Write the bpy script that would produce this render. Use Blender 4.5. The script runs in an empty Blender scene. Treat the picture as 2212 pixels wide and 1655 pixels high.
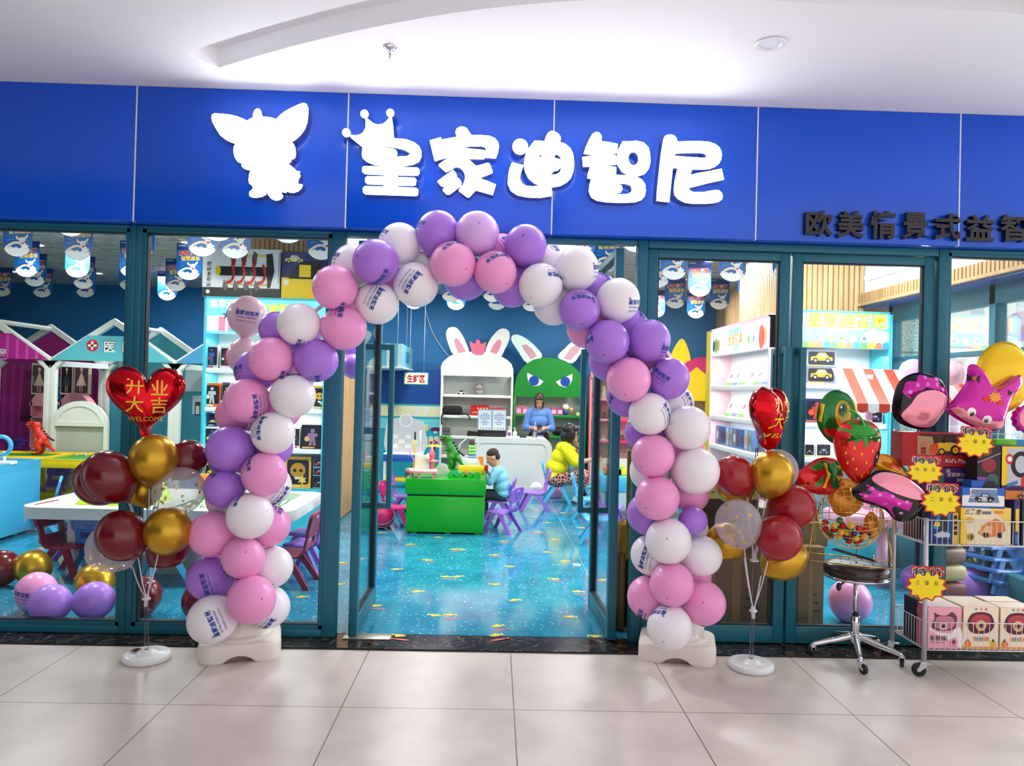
import bpy,bmesh,math,random
from mathutils import Vector,Matrix,Euler
random.seed(7)
SC=bpy.context.scene
COL=SC.collection
PI=math.pi
# ---------------------------------------------------------------- camera
F_PX=1610.0
CAM=Vector((0.0,-4.28,1.496))
YAW,PITCH,ROLL=math.radians(1.3),math.radians(0.62),math.radians(1.43)
_f0=Vector((math.sin(YAW)*math.cos(PITCH),math.cos(YAW)*math.cos(PITCH),math.sin(PITCH)))
_r0=Vector((math.cos(YAW),-math.sin(YAW),0))
_u0=_r0.cross(_f0)
CR=_r0*math.cos(ROLL)+_u0*math.sin(ROLL)
CU=-_r0*math.sin(ROLL)+_u0*math.cos(ROLL)
CF=_f0
cam_data=bpy.data.cameras.new('camera')
cam_data.sensor_fit='HORIZONTAL'
cam_data.sensor_width=36.0
cam_data.lens=36.0*F_PX/2212.0
cam_data.clip_start=0.05
cam_data.clip_end=200
cam=bpy.data.objects.new('camera',cam_data)
COL.objects.link(cam)
_m=Matrix((CR,CU,-CF)).transposed().to_4x4()
_m.translation=CAM
cam.matrix_world=_m
SC.camera=cam
# ---------------------------------------------------------------- view, world, large lights
SC.view_settings.view_transform='Standard'
SC.view_settings.look='None'
SC.view_settings.exposure=0.0
SC.view_settings.gamma=1.0
SC.view_settings.use_curve_mapping=False
world=bpy.data.worlds.new('mall_daylight')
SC.world=world
world.use_nodes=True
_bg=world.node_tree.nodes['Background']
_bg.inputs[0].default_value=(0.93,0.95,1.0,1)
_bg.inputs[1].default_value=1.35
def light(name,kind,loc,power,color=(1,1,1),size=0.3,size_y=None,rot=(0,0,0),spread=None):
 d=bpy.data.lights.new(name,kind)
 d.energy=power
 d.color=color
 if kind=='AREA':
  d.size=size
  if size_y:
   d.shape='RECTANGLE'
   d.size_y=size_y
  if spread:
   d.spread=spread
 elif kind=='POINT':
  d.shadow_soft_size=size
 o=bpy.data.objects.new(name,d)
 o.location=loc
 o.rotation_euler=rot
 COL.objects.link(o)
 return o
 # daylight entering through the glazed wall at the right end of the shop and corridor
light('daylight_lamp','AREA',(6.6,1.5,2.6),420,(0.95,0.98,1.0),4.0,3.0,(0,math.radians(80),0))
_sun=light('sun_lamp','SUN',(6,-6,12),5.0,(1.0,0.97,0.92))
_sun.rotation_euler=Vector((0.35,0.6,-0.72)).to_track_quat('-Z','Y').to_euler()
# shop ceiling lamps
for _x in(-4.9,-2.9,-0.9,1.2,2.6):
 for _y in(1.6,4.0,6.6):
  light('shop_downlight_lamp','AREA',(_x,_y,3.02),44,(1.0,0.98,0.96),0.35)
  # ---------------------------------------------------------------- pixel helpers (photo frame 2212 x 1655)
def ray(px,py):
 return(CF+CR*((px-1106.0)/F_PX)-CU*((py-827.5)/F_PX))
def at(px,py,Y):
 d=ray(px,py)
 return CAM+d*((Y-CAM.y)/d.y)
def atz(px,py,z):
 d=ray(px,py)
 return CAM+d*((z-CAM.z)/d.z)
def atx(px,py,x):
 d=ray(px,py)
 return CAM+d*((x-CAM.x)/d.x)
def ppm(Y):
 return F_PX/(Y-CAM.y)
 # ---------------------------------------------------------------- materials
def lin(c):
 return tuple(((v/255.0)/12.92 if v<=10.31 else(((v/255.0)+0.055)/1.055)**2.4)for v in c)
MATS={}
def mat(name,rgb=None,rough=0.5,metal=0.0,spec=0.5,emit=0.0,emit_rgb=None,coat=0.0,trans=0.0,alpha=1.0,sss=0.0):
 if name in MATS:
  return MATS[name]
 m=bpy.data.materials.new(name)
 m.use_nodes=True
 b=m.node_tree.nodes['Principled BSDF']
 c=lin(rgb)if rgb else(0.8,0.8,0.8)
 b.inputs['Base Color'].default_value=(*c,1)
 b.inputs['Roughness'].default_value=rough
 b.inputs['Metallic'].default_value=metal
 b.inputs['Specular IOR Level'].default_value=spec
 b.inputs['Coat Weight'].default_value=coat
 b.inputs['Transmission Weight'].default_value=trans
 b.inputs['Alpha'].default_value=alpha
 if sss:
  b.inputs['Subsurface Weight'].default_value=sss
  b.inputs['Subsurface Radius'].default_value=(0.05,0.03,0.03)
 if emit:
  e=lin(emit_rgb)if emit_rgb else c
  b.inputs['Emission Color'].default_value=(*e,1)
  b.inputs['Emission Strength'].default_value=emit
 m.diffuse_color=(*c,1)
 MATS[name]=m
 return m
def C(r,g,b,rough=0.45,spec=0.4):
 """plain printed / painted colour"""
 return mat('paint_%02x%02x%02x_%d'%(r,g,b,int(rough*100)),(r,g,b),rough,spec=spec)
def nodes(m):
 return m.node_tree.nodes,m.node_tree.links,m.node_tree.nodes['Principled BSDF']
def glass_mat(name,tint=(1,1,1),gloss=0.55):
 if name in MATS:
  return MATS[name]
 m=bpy.data.materials.new(name)
 m.use_nodes=True
 n,l=m.node_tree.nodes,m.node_tree.links
 n.clear()
 out=n.new('ShaderNodeOutputMaterial')
 mix=n.new('ShaderNodeMixShader')
 tr=n.new('ShaderNodeBsdfTransparent')
 tr.inputs[0].default_value=(*tint,1)
 gl=n.new('ShaderNodeBsdfGlossy')
 gl.inputs['Roughness'].default_value=0.0
 fr=n.new('ShaderNodeFresnel')
 fr.inputs[0].default_value=1.35
 mu=n.new('ShaderNodeMath')
 mu.operation='MULTIPLY'
 mu.inputs[1].default_value=gloss
 l.new(fr.outputs[0],mu.inputs[0])
 l.new(mu.outputs[0],mix.inputs[0])
 l.new(tr.outputs[0],mix.inputs[1])
 l.new(gl.outputs[0],mix.inputs[2])
 l.new(mix.outputs[0],out.inputs[0])
 MATS[name]=m
 return m
 # ---------------------------------------------------------------- mesh builder
_GLYPH={}
def glyphs(text,bold=0.0,res=2):
 k=(text,bold,res)
 if k not in _GLYPH:
  c=bpy.data.curves.new('t','FONT')
  c.body=text
  c.size=1
  c.offset=bold
  c.resolution_u=res
  c.fill_mode='FRONT'
  o=bpy.data.objects.new('t',c)
  COL.objects.link(o)
  dg=bpy.context.evaluated_depsgraph_get()
  me=bpy.data.meshes.new_from_object(o.evaluated_get(dg))
  vs=[(v.co.x,v.co.y)for v in me.vertices]
  fs=[tuple(p.vertices)for p in me.polygons]
  bpy.data.objects.remove(o)
  bpy.data.curves.remove(c)
  bpy.data.meshes.remove(me)
  xs=[v[0]for v in vs]
  ys=[v[1]for v in vs]
  cx,cy=(min(xs)+max(xs))/2,(min(ys)+max(ys))/2
  w,h=max(xs)-min(xs),max(ys)-min(ys)
  # orient all faces upwards
  out=[]
  for f in fs:
   a=sum(vs[f[i]][0]*vs[f[(i+1)%len(f)]][1]-vs[f[(i+1)%len(f)]][0]*vs[f[i]][1]for i in range(len(f)))
   out.append(f if a>0 else tuple(reversed(f)))
  _GLYPH[k]=([(x-cx,y-cy)for x,y in vs],out,w,h)
 return _GLYPH[k]
_FILL={}
def fill2d(loops):
 """triangulate 2-D loops (even-odd, holes allowed) -> verts, faces"""
 c=bpy.data.curves.new('f','CURVE')
 c.dimensions='2D'
 c.fill_mode='FRONT'
 for lp in loops:
  s=c.splines.new('POLY')
  s.points.add(len(lp)-1)
  for i,p in enumerate(lp):
   s.points[i].co=(p[0],p[1],0,1)
  s.use_cyclic_u=True
 o=bpy.data.objects.new('f',c)
 COL.objects.link(o)
 dg=bpy.context.evaluated_depsgraph_get()
 me=bpy.data.meshes.new_from_object(o.evaluated_get(dg))
 vs=[(v.co.x,v.co.y)for v in me.vertices]
 fs=[]
 for p in me.polygons:
  f=tuple(p.vertices)
  a=sum(vs[f[i]][0]*vs[f[(i+1)%len(f)]][1]-vs[f[(i+1)%len(f)]][0]*vs[f[i]][1]for i in range(len(f)))
  fs.append(f if a>0 else tuple(reversed(f)))
 bpy.data.objects.remove(o)
 bpy.data.curves.remove(c)
 bpy.data.meshes.remove(me)
 return vs,fs
def smooth_loop(pts,n=4):
 """closed Catmull-Rom through pts"""
 out=[]
 L=len(pts)
 for i in range(L):
  p0,p1,p2,p3=pts[i-1],pts[i],pts[(i+1)%L],pts[(i+2)%L]
  for k in range(n):
   t=k/n
   out.append(tuple(0.5*((2*p1[d])+(-p0[d]+p2[d])*t+(2*p0[d]-5*p1[d]+4*p2[d]-p3[d])*t*t+(-p0[d]+3*p1[d]-3*p2[d]+p3[d])*t**3)for d in range(len(p1))))
 return out
def smooth_path(pts,n=5):
 out=[]
 L=len(pts)
 for i in range(L-1):
  p0,p1,p2,p3=Vector(pts[max(i-1,0)]),Vector(pts[i]),Vector(pts[i+1]),Vector(pts[min(i+2,L-1)])
  for k in range(n):
   t=k/n
   out.append(0.5*((2*p1)+(-p0+p2)*t+(2*p0-5*p1+4*p2-p3)*t*t+(-p0+3*p1-3*p2+p3)*t**3))
 out.append(Vector(pts[-1]))
 return out
def circ(cx,cy,r,n=20,ry=None,a0=0.0,a1=2*PI):
 ry=r if ry is None else ry
 full=abs(a1-a0-2*PI)<1e-6
 m=n if full else n+1
 return[(cx+r*math.cos(a0+(a1-a0)*i/n),cy+ry*math.sin(a0+(a1-a0)*i/n))for i in range(m)]
def rrect(x0,y0,x1,y1,r,n=4):
 out=[]
 for cx,cy,a in((x1-r,y1-r,0),(x0+r,y1-r,PI/2),(x0+r,y0+r,PI),(x1-r,y0+r,1.5*PI)):
  for i in range(n+1):
   t=a+PI/2*i/n
   out.append((cx+r*math.cos(t),cy+r*math.sin(t)))
 return out
def star(cx,cy,r0,r1,n,sx=1.0,sy=1.0,a0=PI/2):
 return[(cx+sx*(r0 if i%2==0 else r1)*math.cos(a0+PI*i/n),cy+sy*(r0 if i%2==0 else r1)*math.sin(a0+PI*i/n))for i in range(2*n)]
 # local frames: FRONT maps 2-D (x, y) drawn upright onto a plane facing -Y (towards the viewer)
FRONT=Matrix(((1,0,0,0),(0,0,-1,0),(0,1,0,0),(0,0,0,1)))
TOP=Matrix.Identity(4)
def T(x,y,z):
 return Matrix.Translation((x,y,z))
def RZ(a):
 return Matrix.Rotation(a,4,'Z')
def RX(a):
 return Matrix.Rotation(a,4,'X')
def RY(a):
 return Matrix.Rotation(a,4,'Y')
def S(x,y,z):
 return Matrix.Diagonal((x,y,z,1))
class MB:
 def __init__(self):
  self.v,self.f,self.fm,self.fs,self.mats=[],[],[],[],[]
 def mi(self,m):
  if m not in self.mats:
   self.mats.append(m)
  return self.mats.index(m)
 def add(self,vs,fs,m,M=None,smooth=False):
  b=len(self.v)
  k=self.mi(m)
  flip=False
  if M is not None:
   flip=M.determinant()<0
   vs=[M@Vector(v)for v in vs]
  self.v.extend(Vector(v)for v in vs)
  for f in fs:
   f=tuple(b+i for i in f)
   self.f.append(tuple(reversed(f))if flip else f)
   self.fm.append(k)
   self.fs.append(smooth)
  return self
 def box(self,x0,y0,z0,x1,y1,z1,m,M=None,bev=0.0,seg=2):
  if bev<=0:
   vs=[(x0,y0,z0),(x1,y0,z0),(x1,y1,z0),(x0,y1,z0),(x0,y0,z1),(x1,y0,z1),(x1,y1,z1),(x0,y1,z1)]
   fs=[(0,3,2,1),(4,5,6,7),(0,1,5,4),(1,2,6,5),(2,3,7,6),(3,0,4,7)]
   return self.add(vs,fs,m,M)
  bm=bmesh.new()
  bmesh.ops.create_cube(bm,size=1)
  bmesh.ops.scale(bm,vec=(abs(x1-x0),abs(y1-y0),abs(z1-z0)),verts=bm.verts)
  bmesh.ops.translate(bm,vec=((x0+x1)/2,(y0+y1)/2,(z0+z1)/2),verts=bm.verts)
  bev=min(bev,0.49*min(abs(x1-x0),abs(y1-y0),abs(z1-z0)))
  bmesh.ops.bevel(bm,geom=bm.edges[:],offset=bev,segments=seg,profile=0.5,affect='EDGES')
  bm.verts.index_update()
  vs=[v.co.copy()for v in bm.verts]
  fs=[tuple(v.index for v in f.verts)for f in bm.faces]
  bm.free()
  return self.add(vs,fs,m,M,True)
 def prism(self,loops,d0,d1,m,M=None,side=None,smooth_side=False,back=True):
  """extrude 2-D loops (list of loops; holes allowed) from d0 to d1 along +Z local"""
  if loops and not isinstance(loops[0][0],(tuple,list,Vector)):
   loops=[loops]
  vs,fs=fill2d(loops)
  self.add([(x,y,d1)for x,y in vs],fs,m,M)
  if back:
   self.add([(x,y,d0)for x,y in vs],[tuple(reversed(f))for f in fs],side or m,M)
  for k,lp in enumerate(loops):
   a=sum(lp[i][0]*lp[(i+1)%len(lp)][1]-lp[(i+1)%len(lp)][0]*lp[i][1]for i in range(len(lp)))
   want=a>0 if k==0 else a<0
   L=list(lp)if want else list(reversed(lp))
   n=len(L)
   self.add([(p[0],p[1],d0)for p in L]+[(p[0],p[1],d1)for p in L],[(i,(i+1)%n,n+(i+1)%n,n+i)for i in range(n)],side or m,M,smooth_side)
  return self
 def flat(self,loops,z,m,M=None):
  """2-D printed shape at local height z (one-sided print)"""
  if loops and not isinstance(loops[0][0],(tuple,list,Vector)):
   loops=[loops]
  vs,fs=fill2d(loops)if(len(loops)>1 or len(loops[0])>4)else(list(loops[0]),None)
  if fs is None:
   lp=loops[0]
   a=sum(lp[i][0]*lp[(i+1)%len(lp)][1]-lp[(i+1)%len(lp)][0]*lp[i][1]for i in range(len(lp)))
   fs=[tuple(range(len(lp)))if a>0 else tuple(reversed(range(len(lp))))]
  return self.add([(x,y,z)for x,y in vs],fs,m,M)
 def rect(self,x0,y0,x1,y1,z,m,M=None):
  return self.add([(x0,y0,z),(x1,y0,z),(x1,y1,z),(x0,y1,z)],[(0,1,2,3)],m,M)
 def text(self,s,cx,cy,h,z,m,M=None,bold=0.0,w=None,rot=0.0,shear=0.0):
  """h = glyph em height; w = forced total width"""
  vs,fs,tw,th=glyphs(s,bold)
  sx=(w/tw)if w else h
  ca,sa=math.cos(rot),math.sin(rot)
  out=[]
  for x,y in vs:
   x,y=x*sx+y*h*shear,y*h
   out.append((cx+x*ca-y*sa,cy+x*sa+y*ca,z))
  return self.add(out,fs,m,M)
 def lathe(self,prof,m,M=None,n=24,smooth=True,caps=True):
  """prof: list of (r, z)"""
  vs,fs=[],[]
  for r,z in prof:
   for i in range(n):
    a=2*PI*i/n
    vs.append((r*math.cos(a),r*math.sin(a),z))
  for j in range(len(prof)-1):
   for i in range(n):
    fs.append((j*n+i,j*n+(i+1)%n,(j+1)*n+(i+1)%n,(j+1)*n+i))
  if caps:
   fs.append(tuple(reversed(range(n))))
   fs.append(tuple((len(prof)-1)*n+i for i in range(n)))
  return self.add(vs,fs,m,M,smooth)
 def cyl(self,p0,p1,r,m,M=None,n=12,r1=None,smooth=True):
  return self.tube([p0,p1],r,m,M,n,r1=r1,smooth=smooth)
 def tube(self,pts,r,m,M=None,n=8,closed=False,r1=None,smooth=True,radii=None):
  P=[Vector(p)for p in pts]
  L=len(P)
  vs,fs=[],[]
  up=None
  for i in range(L):
   if closed:
    t=(P[(i+1)%L]-P[i-1])
   else:
    t=P[min(i+1,L-1)]-P[max(i-1,0)]
   if t.length<1e-9:
    t=Vector((0,0,1))
   t.normalize()
   if up is None:
    up=Vector((0,0,1))if abs(t.z)<0.9 else Vector((1,0,0))
   a=up-t*up.dot(t)
   if a.length<1e-6:
    a=t.orthogonal()
   a.normalize()
   up=a
   b=t.cross(a)
   rr=radii[i]if radii else(r if r1 is None else r+(r1-r)*i/(L-1))
   for k in range(n):
    w=2*PI*k/n
    vs.append(P[i]+a*(rr*math.cos(w))+b*(rr*math.sin(w)))
  for i in range(L if closed else L-1):
   j=(i+1)%L
   for k in range(n):
    fs.append((i*n+k,i*n+(k+1)%n,j*n+(k+1)%n,j*n+k))
  if not closed:
   fs.append(tuple(reversed(range(n))))
   fs.append(tuple((L-1)*n+k for k in range(n)))
  return self.add(vs,fs,m,M,smooth)
 def ball(self,c,r,m,M=None,n=16,k=10,rx=None,ry=None,rz=None):
  rx,ry,rz=rx or r,ry or r,rz or r
  vs=[(c[0],c[1],c[2]-rz)]
  for j in range(1,k):
   p=-PI/2+PI*j/k
   for i in range(n):
    a=2*PI*i/n
    vs.append((c[0]+rx*math.cos(p)*math.cos(a),c[1]+ry*math.cos(p)*math.sin(a),c[2]+rz*math.sin(p)))
  vs.append((c[0],c[1],c[2]+rz))
  fs=[]
  for i in range(n):
   fs.append((0,1+(i+1)%n,1+i))
   fs.append((len(vs)-1,len(vs)-1-n+i,len(vs)-1-n+(i+1)%n))
  for j in range(k-2):
   for i in range(n):
    a,b=1+j*n+i,1+j*n+(i+1)%n
    fs.append((a,b,b+n,a+n))
  return self.add(vs,fs,m,M,True)
 def mesh(self,name):
  me=bpy.data.meshes.new(name)
  me.from_pydata([tuple(v)for v in self.v],[],self.f)
  for m in self.mats:
   me.materials.append(m)
  me.polygons.foreach_set('material_index',self.fm)
  me.polygons.foreach_set('use_smooth',self.fs)
  me.update()
  return me
 def build(self,name,parent=None,loc=None,sharp=None):
  me=self.mesh(name)
  if sharp is not None:
   me.set_sharp_from_angle(angle=math.radians(sharp))
  o=bpy.data.objects.new(name,me)
  COL.objects.link(o)
  if parent:
   o.parent=parent
  if loc is not None:
   o.location=loc
  return o
  # ---------------------------------------------------------------- object helpers
def tag(o,label=None,cat=None,group=None,kind=None):
 if label:
  o['label']=label
 if cat:
  o['category']=cat
 if group:
  o['group']=group
 if kind:
  o['kind']=kind
 return o
def empty(name,loc=(0,0,0),rz=0.0,label=None,cat=None,group=None):
 o=bpy.data.objects.new(name,None)
 o.empty_display_size=0.1
 o.location=loc
 o.rotation_euler=(0,0,rz)
 COL.objects.link(o)
 return tag(o,label,cat,group)
def copy_tree(o,parent=None):
 c=o.copy()
 COL.objects.link(c)
 if parent:
  c.parent=parent
 for ch in list(o.children):
  copy_tree(ch,c)
 return c
def recolor(o,m,slot=0):
 o.material_slots[slot].link='OBJECT'
 o.material_slots[slot].material=m
def structure(mb,name,parent=None,sharp=None):
 o=mb.build(name,parent,sharp=sharp)
 if not parent:
  o['kind']='structure'
 return o
def remesh(mb,voxel,name,m,parent=None,smooth=3,disp=0.0,loc=None):
 """fuse the builder's pieces into one continuous skin"""
 o=mb.build('tmp_'+name)
 r=o.modifiers.new('r','REMESH')
 r.mode='VOXEL'
 r.voxel_size=voxel
 r.use_smooth_shade=True
 if disp:
  d=o.modifiers.new('d','DISPLACE')
  d.strength=disp
  d.mid_level=0
 s=o.modifiers.new('s','SMOOTH')
 s.factor=0.5
 s.iterations=smooth
 dg=bpy.context.evaluated_depsgraph_get()
 me=bpy.data.meshes.new_from_object(o.evaluated_get(dg))
 me.name=name
 me.materials.clear()
 me.materials.append(m)
 me.polygons.foreach_set('material_index',[0]*len(me.polygons))
 me.polygons.foreach_set('use_smooth',[True]*len(me.polygons))
 bpy.data.objects.remove(o)
 n=bpy.data.objects.new(name,me)
 COL.objects.link(n)
 if parent:
  n.parent=parent
 if loc is not None:
  n.location=loc
 return n
 # ================================================================ SETTING
Z0=0.012
YF=0.17
ZC=3.215
ZS=3.10
# ---- materials of the setting
def tile_mat():
 m=mat('corridor_tile',(222,211,203),0.16,spec=0.5)
 n,l,b=nodes(m)
 tc=n.new('ShaderNodeTexCoord')
 sep=n.new('ShaderNodeSeparateXYZ')
 l.new(tc.outputs['Object'],sep.inputs[0])
 def joint(out,off):
  a=n.new('ShaderNodeMath');a.operation='ADD';a.inputs[1].default_value=off
  d=n.new('ShaderNodeMath');d.operation='DIVIDE';d.inputs[1].default_value=0.8055
  f=n.new('ShaderNodeMath');f.operation='FRACT'
  s=n.new('ShaderNodeMath');s.operation='SUBTRACT';s.inputs[1].default_value=0.5
  ab=n.new('ShaderNodeMath');ab.operation='ABSOLUTE'
  lt=n.new('ShaderNodeMath');lt.operation='LESS_THAN';lt.inputs[1].default_value=0.0035
  l.new(out,a.inputs[0]);l.new(a.outputs[0],d.inputs[0]);l.new(d.outputs[0],f.inputs[0])
  l.new(f.outputs[0],s.inputs[0]);l.new(s.outputs[0],ab.inputs[0]);l.new(ab.outputs[0],lt.inputs[0])
  return lt.outputs[0]
 jx=joint(sep.outputs[0],-0.127+0.8055*20.5)
 jy=joint(sep.outputs[1],0.766+0.8055*20.5)
 mx=n.new('ShaderNodeMath');mx.operation='MAXIMUM'
 l.new(jx,mx.inputs[0]);l.new(jy,mx.inputs[1])
 no=n.new('ShaderNodeTexNoise');no.inputs['Scale'].default_value=3.0;no.inputs['Detail'].default_value=6
 l.new(tc.outputs['Object'],no.inputs['Vector'])
 rp=n.new('ShaderNodeValToRGB')
 rp.color_ramp.elements[0].position=0.35;rp.color_ramp.elements[0].color=(*lin((200,189,181)),1)
 rp.color_ramp.elements[1].position=0.65;rp.color_ramp.elements[1].color=(*lin((216,205,197)),1)
 l.new(no.outputs[0],rp.inputs[0])
 mix=n.new('ShaderNodeMixRGB')
 l.new(mx.outputs[0],mix.inputs[0]);l.new(rp.outputs[0],mix.inputs[1])
 mix.inputs[2].default_value=(*lin((120,108,100)),1)
 l.new(mix.outputs[0],b.inputs['Base Color'])
 mr=n.new('ShaderNodeMapRange')
 mr.inputs[3].default_value=0.26;mr.inputs[4].default_value=0.38
 l.new(no.outputs[0],mr.inputs[0]);l.new(mr.outputs[0],b.inputs['Roughness'])
 return m
def marble_mat():
 m=mat('dark_marble',(30,24,22),0.12,spec=0.5)
 n,l,b=nodes(m)
 tc=n.new('ShaderNodeTexCoord')
 no=n.new('ShaderNodeTexNoise');no.inputs['Scale'].default_value=14;no.inputs['Detail'].default_value=9
 no.inputs['Distortion'].default_value=2.2
 l.new(tc.outputs['Object'],no.inputs['Vector'])
 rp=n.new('ShaderNodeValToRGB')
 e=rp.color_ramp.elements
 e[0].position=0.46;e[0].color=(*lin((26,20,18)),1)
 e[1].position=0.72;e[1].color=(*lin((126,100,84)),1)
 x=e.new(0.56);x.color=(*lin((62,46,40)),1)
 l.new(no.outputs[0],rp.inputs[0]);l.new(rp.outputs[0],b.inputs['Base Color'])
 return m
def vinyl_mat():
 m=mat('blue_vinyl',(38,138,172),0.10,spec=0.6)
 n,l,b=nodes(m)
 tc=n.new('ShaderNodeTexCoord')
 vo=n.new('ShaderNodeTexVoronoi');vo.inputs['Scale'].default_value=26;vo.inputs['Randomness'].default_value=1.0
 no=n.new('ShaderNodeTexNoise');no.inputs['Scale'].default_value=5;no.inputs['Detail'].default_value=5
 n2=n.new('ShaderNodeTexNoise');n2.inputs['Scale'].default_value=60;n2.inputs['Detail'].default_value=3
 for q in(vo,no,n2):
  l.new(tc.outputs['Object'],q.inputs['Vector'])
 rp=n.new('ShaderNodeValToRGB')
 rp.color_ramp.elements[0].position=0.3;rp.color_ramp.elements[0].color=(*lin((28,118,152)),1)
 rp.color_ramp.elements[1].position=0.7;rp.color_ramp.elements[1].color=(*lin((44,148,178)),1)
 l.new(no.outputs[0],rp.inputs[0])
 sp=n.new('ShaderNodeValToRGB')
 sp.color_ramp.elements[0].position=0.14;sp.color_ramp.elements[0].color=(1,1,1,1)
 sp.color_ramp.elements[1].position=0.24;sp.color_ramp.elements[1].color=(0,0,0,1)
 l.new(vo.outputs['Distance'],sp.inputs[0])
 gt=n.new('ShaderNodeMath');gt.operation='GREATER_THAN';gt.inputs[1].default_value=0.47
 l.new(n2.outputs[0],gt.inputs[0])
 mu=n.new('ShaderNodeMath');mu.operation='MULTIPLY'
 l.new(sp.outputs[0],mu.inputs[0]);l.new(gt.outputs[0],mu.inputs[1])
 m2=n.new('ShaderNodeMath');m2.operation='MULTIPLY';m2.inputs[1].default_value=0.8
 l.new(mu.outputs[0],m2.inputs[0])
 mix=n.new('ShaderNodeMixRGB')
 l.new(m2.outputs[0],mix.inputs[0]);l.new(rp.outputs[0],mix.inputs[1])
 mix.inputs[2].default_value=(*lin((190,225,230)),1)
 l.new(mix.outputs[0],b.inputs['Base Color'])
 return m
def wavy_mat():
 m=mat('wavy_ceiling_panel',(226,228,222),0.6)
 n,l,b=nodes(m)
 tc=n.new('ShaderNodeTexCoord')
 mp=n.new('ShaderNodeMapping');mp.inputs['Scale'].default_value=(0.55,2.2,1)
 l.new(tc.outputs['Object'],mp.inputs[0])
 no=n.new('ShaderNodeTexNoise');no.inputs['Scale'].default_value=5.5;no.inputs['Detail'].default_value=1.0
 no.inputs['Distortion'].default_value=0.6
 l.new(mp.outputs[0],no.inputs['Vector'])
 mm=n.new('ShaderNodeMath');mm.operation='MULTIPLY';mm.inputs[1].default_value=34
 si=n.new('ShaderNodeMath');si.operation='SINE'
 l.new(no.outputs[0],mm.inputs[0]);l.new(mm.outputs[0],si.inputs[0])
 bu=n.new('ShaderNodeBump');bu.inputs['Strength'].default_value=1.0;bu.inputs['Distance'].default_value=0.05
 l.new(si.outputs[0],bu.inputs['Height']);l.new(bu.outputs[0],b.inputs['Normal'])
 return m
def wood_mat(name,c0,c1,axis=0,scale=1.0,rough=0.55):
 if name in MATS:
  return MATS[name]
 m=mat(name,c0,rough)
 n,l,b=nodes(m)
 tc=n.new('ShaderNodeTexCoord')
 mp=n.new('ShaderNodeMapping');mp.inputs['Scale'].default_value=(9*scale,9*scale,0.6*scale)
 l.new(tc.outputs['Object'],mp.inputs[0])
 no=n.new('ShaderNodeTexNoise');no.inputs['Scale'].default_value=2.5;no.inputs['Detail'].default_value=5
 l.new(mp.outputs[0],no.inputs['Vector'])
 rp=n.new('ShaderNodeValToRGB')
 rp.color_ramp.elements[0].position=0.35;rp.color_ramp.elements[0].color=(*lin(c0),1)
 rp.color_ramp.elements[1].position=0.65;rp.color_ramp.elements[1].color=(*lin(c1),1)
 l.new(no.outputs[0],rp.inputs[0]);l.new(rp.outputs[0],b.inputs['Base Color'])
 return m
M_TILE,M_MARBLE,M_VINYL,M_WAVY=tile_mat(),marble_mat(),vinyl_mat(),wavy_mat()
M_WHITE=mat('white_plaster',(236,236,240),0.7)
M_BLUEPANEL=mat('blue_gloss_panel',(12,84,214),0.2,spec=0.5)
M_SEAM=mat('white_seam',(225,228,240),0.5)
M_TEAL=mat('teal_aluminium',(22,102,120),0.42,spec=0.45)
M_TEAL_IN=mat('teal_rubber_gasket',(10,26,36),0.6)
M_GLASS=glass_mat('window_glass',(0.96,0.985,0.985),0.5)
M_WALLBLUE=mat('blue_wall_paint',(24,112,168),0.6)
M_WOOD=wood_mat('slatted_oak',(186,146,98),(212,176,128))
M_WOODDARK=wood_mat('dark_oak',(104,82,62),(130,104,80))
M_BLACK=mat('black_plastic',(16,16,18),0.4)
M_CHROME=mat('chrome',(225,225,230),0.08,metal=1.0)
M_LAMP=mat('lamp_diffuser',(255,252,245),0.5,emit=6.0)
M_WHITEGLOSS=mat('white_gloss',(240,240,240),0.25)
# ---- corridor floor, threshold, shop floor
b=MB();b.box(-9,-9,-0.06,9,0.0,0.0,M_TILE)
structure(b,'floor')
b=MB();b.box(-9,0.0,-0.06,9,0.25,0.010,M_MARBLE)
b.box(-9,-0.004,-0.06,9,0.0,0.008,M_BLACK)
structure(b,'trim_1')
b=MB();b.box(-8.6,0.25,-0.06,6.0,8.4,Z0,M_VINYL)
FISH_Y,FISH_R,FISH_D=C(238,205,40),C(205,90,100),C(150,105,40)
fish_px=[(885,1176),(945,1161),(980,1187),(999,1187),(926,1210),(854,1230),(961,1246),(987,1246),(1071,1199),(1103,1224),(1197,1166),(1180,1193),(1218,1213),(1071,1262),(1199,1251),(900,1278),(1246,1278),(1110,1297),(814,1308),(941,1329),(969,1329),(1229,1333),(1073,1353),(1288,1374),(864,1373),(822,1151),(735,1216),(731,1263),(1166,1150),(1183,1129),(1166,1085),(1152,1117),(1215,1108),(1240,1110),(1258,1140),(1303,1254),(90,1184),(650,1290),(140,1152),(1098,1146),(1085,1170),(1300,1330),(1070,1373),(60,1300)]
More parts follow.
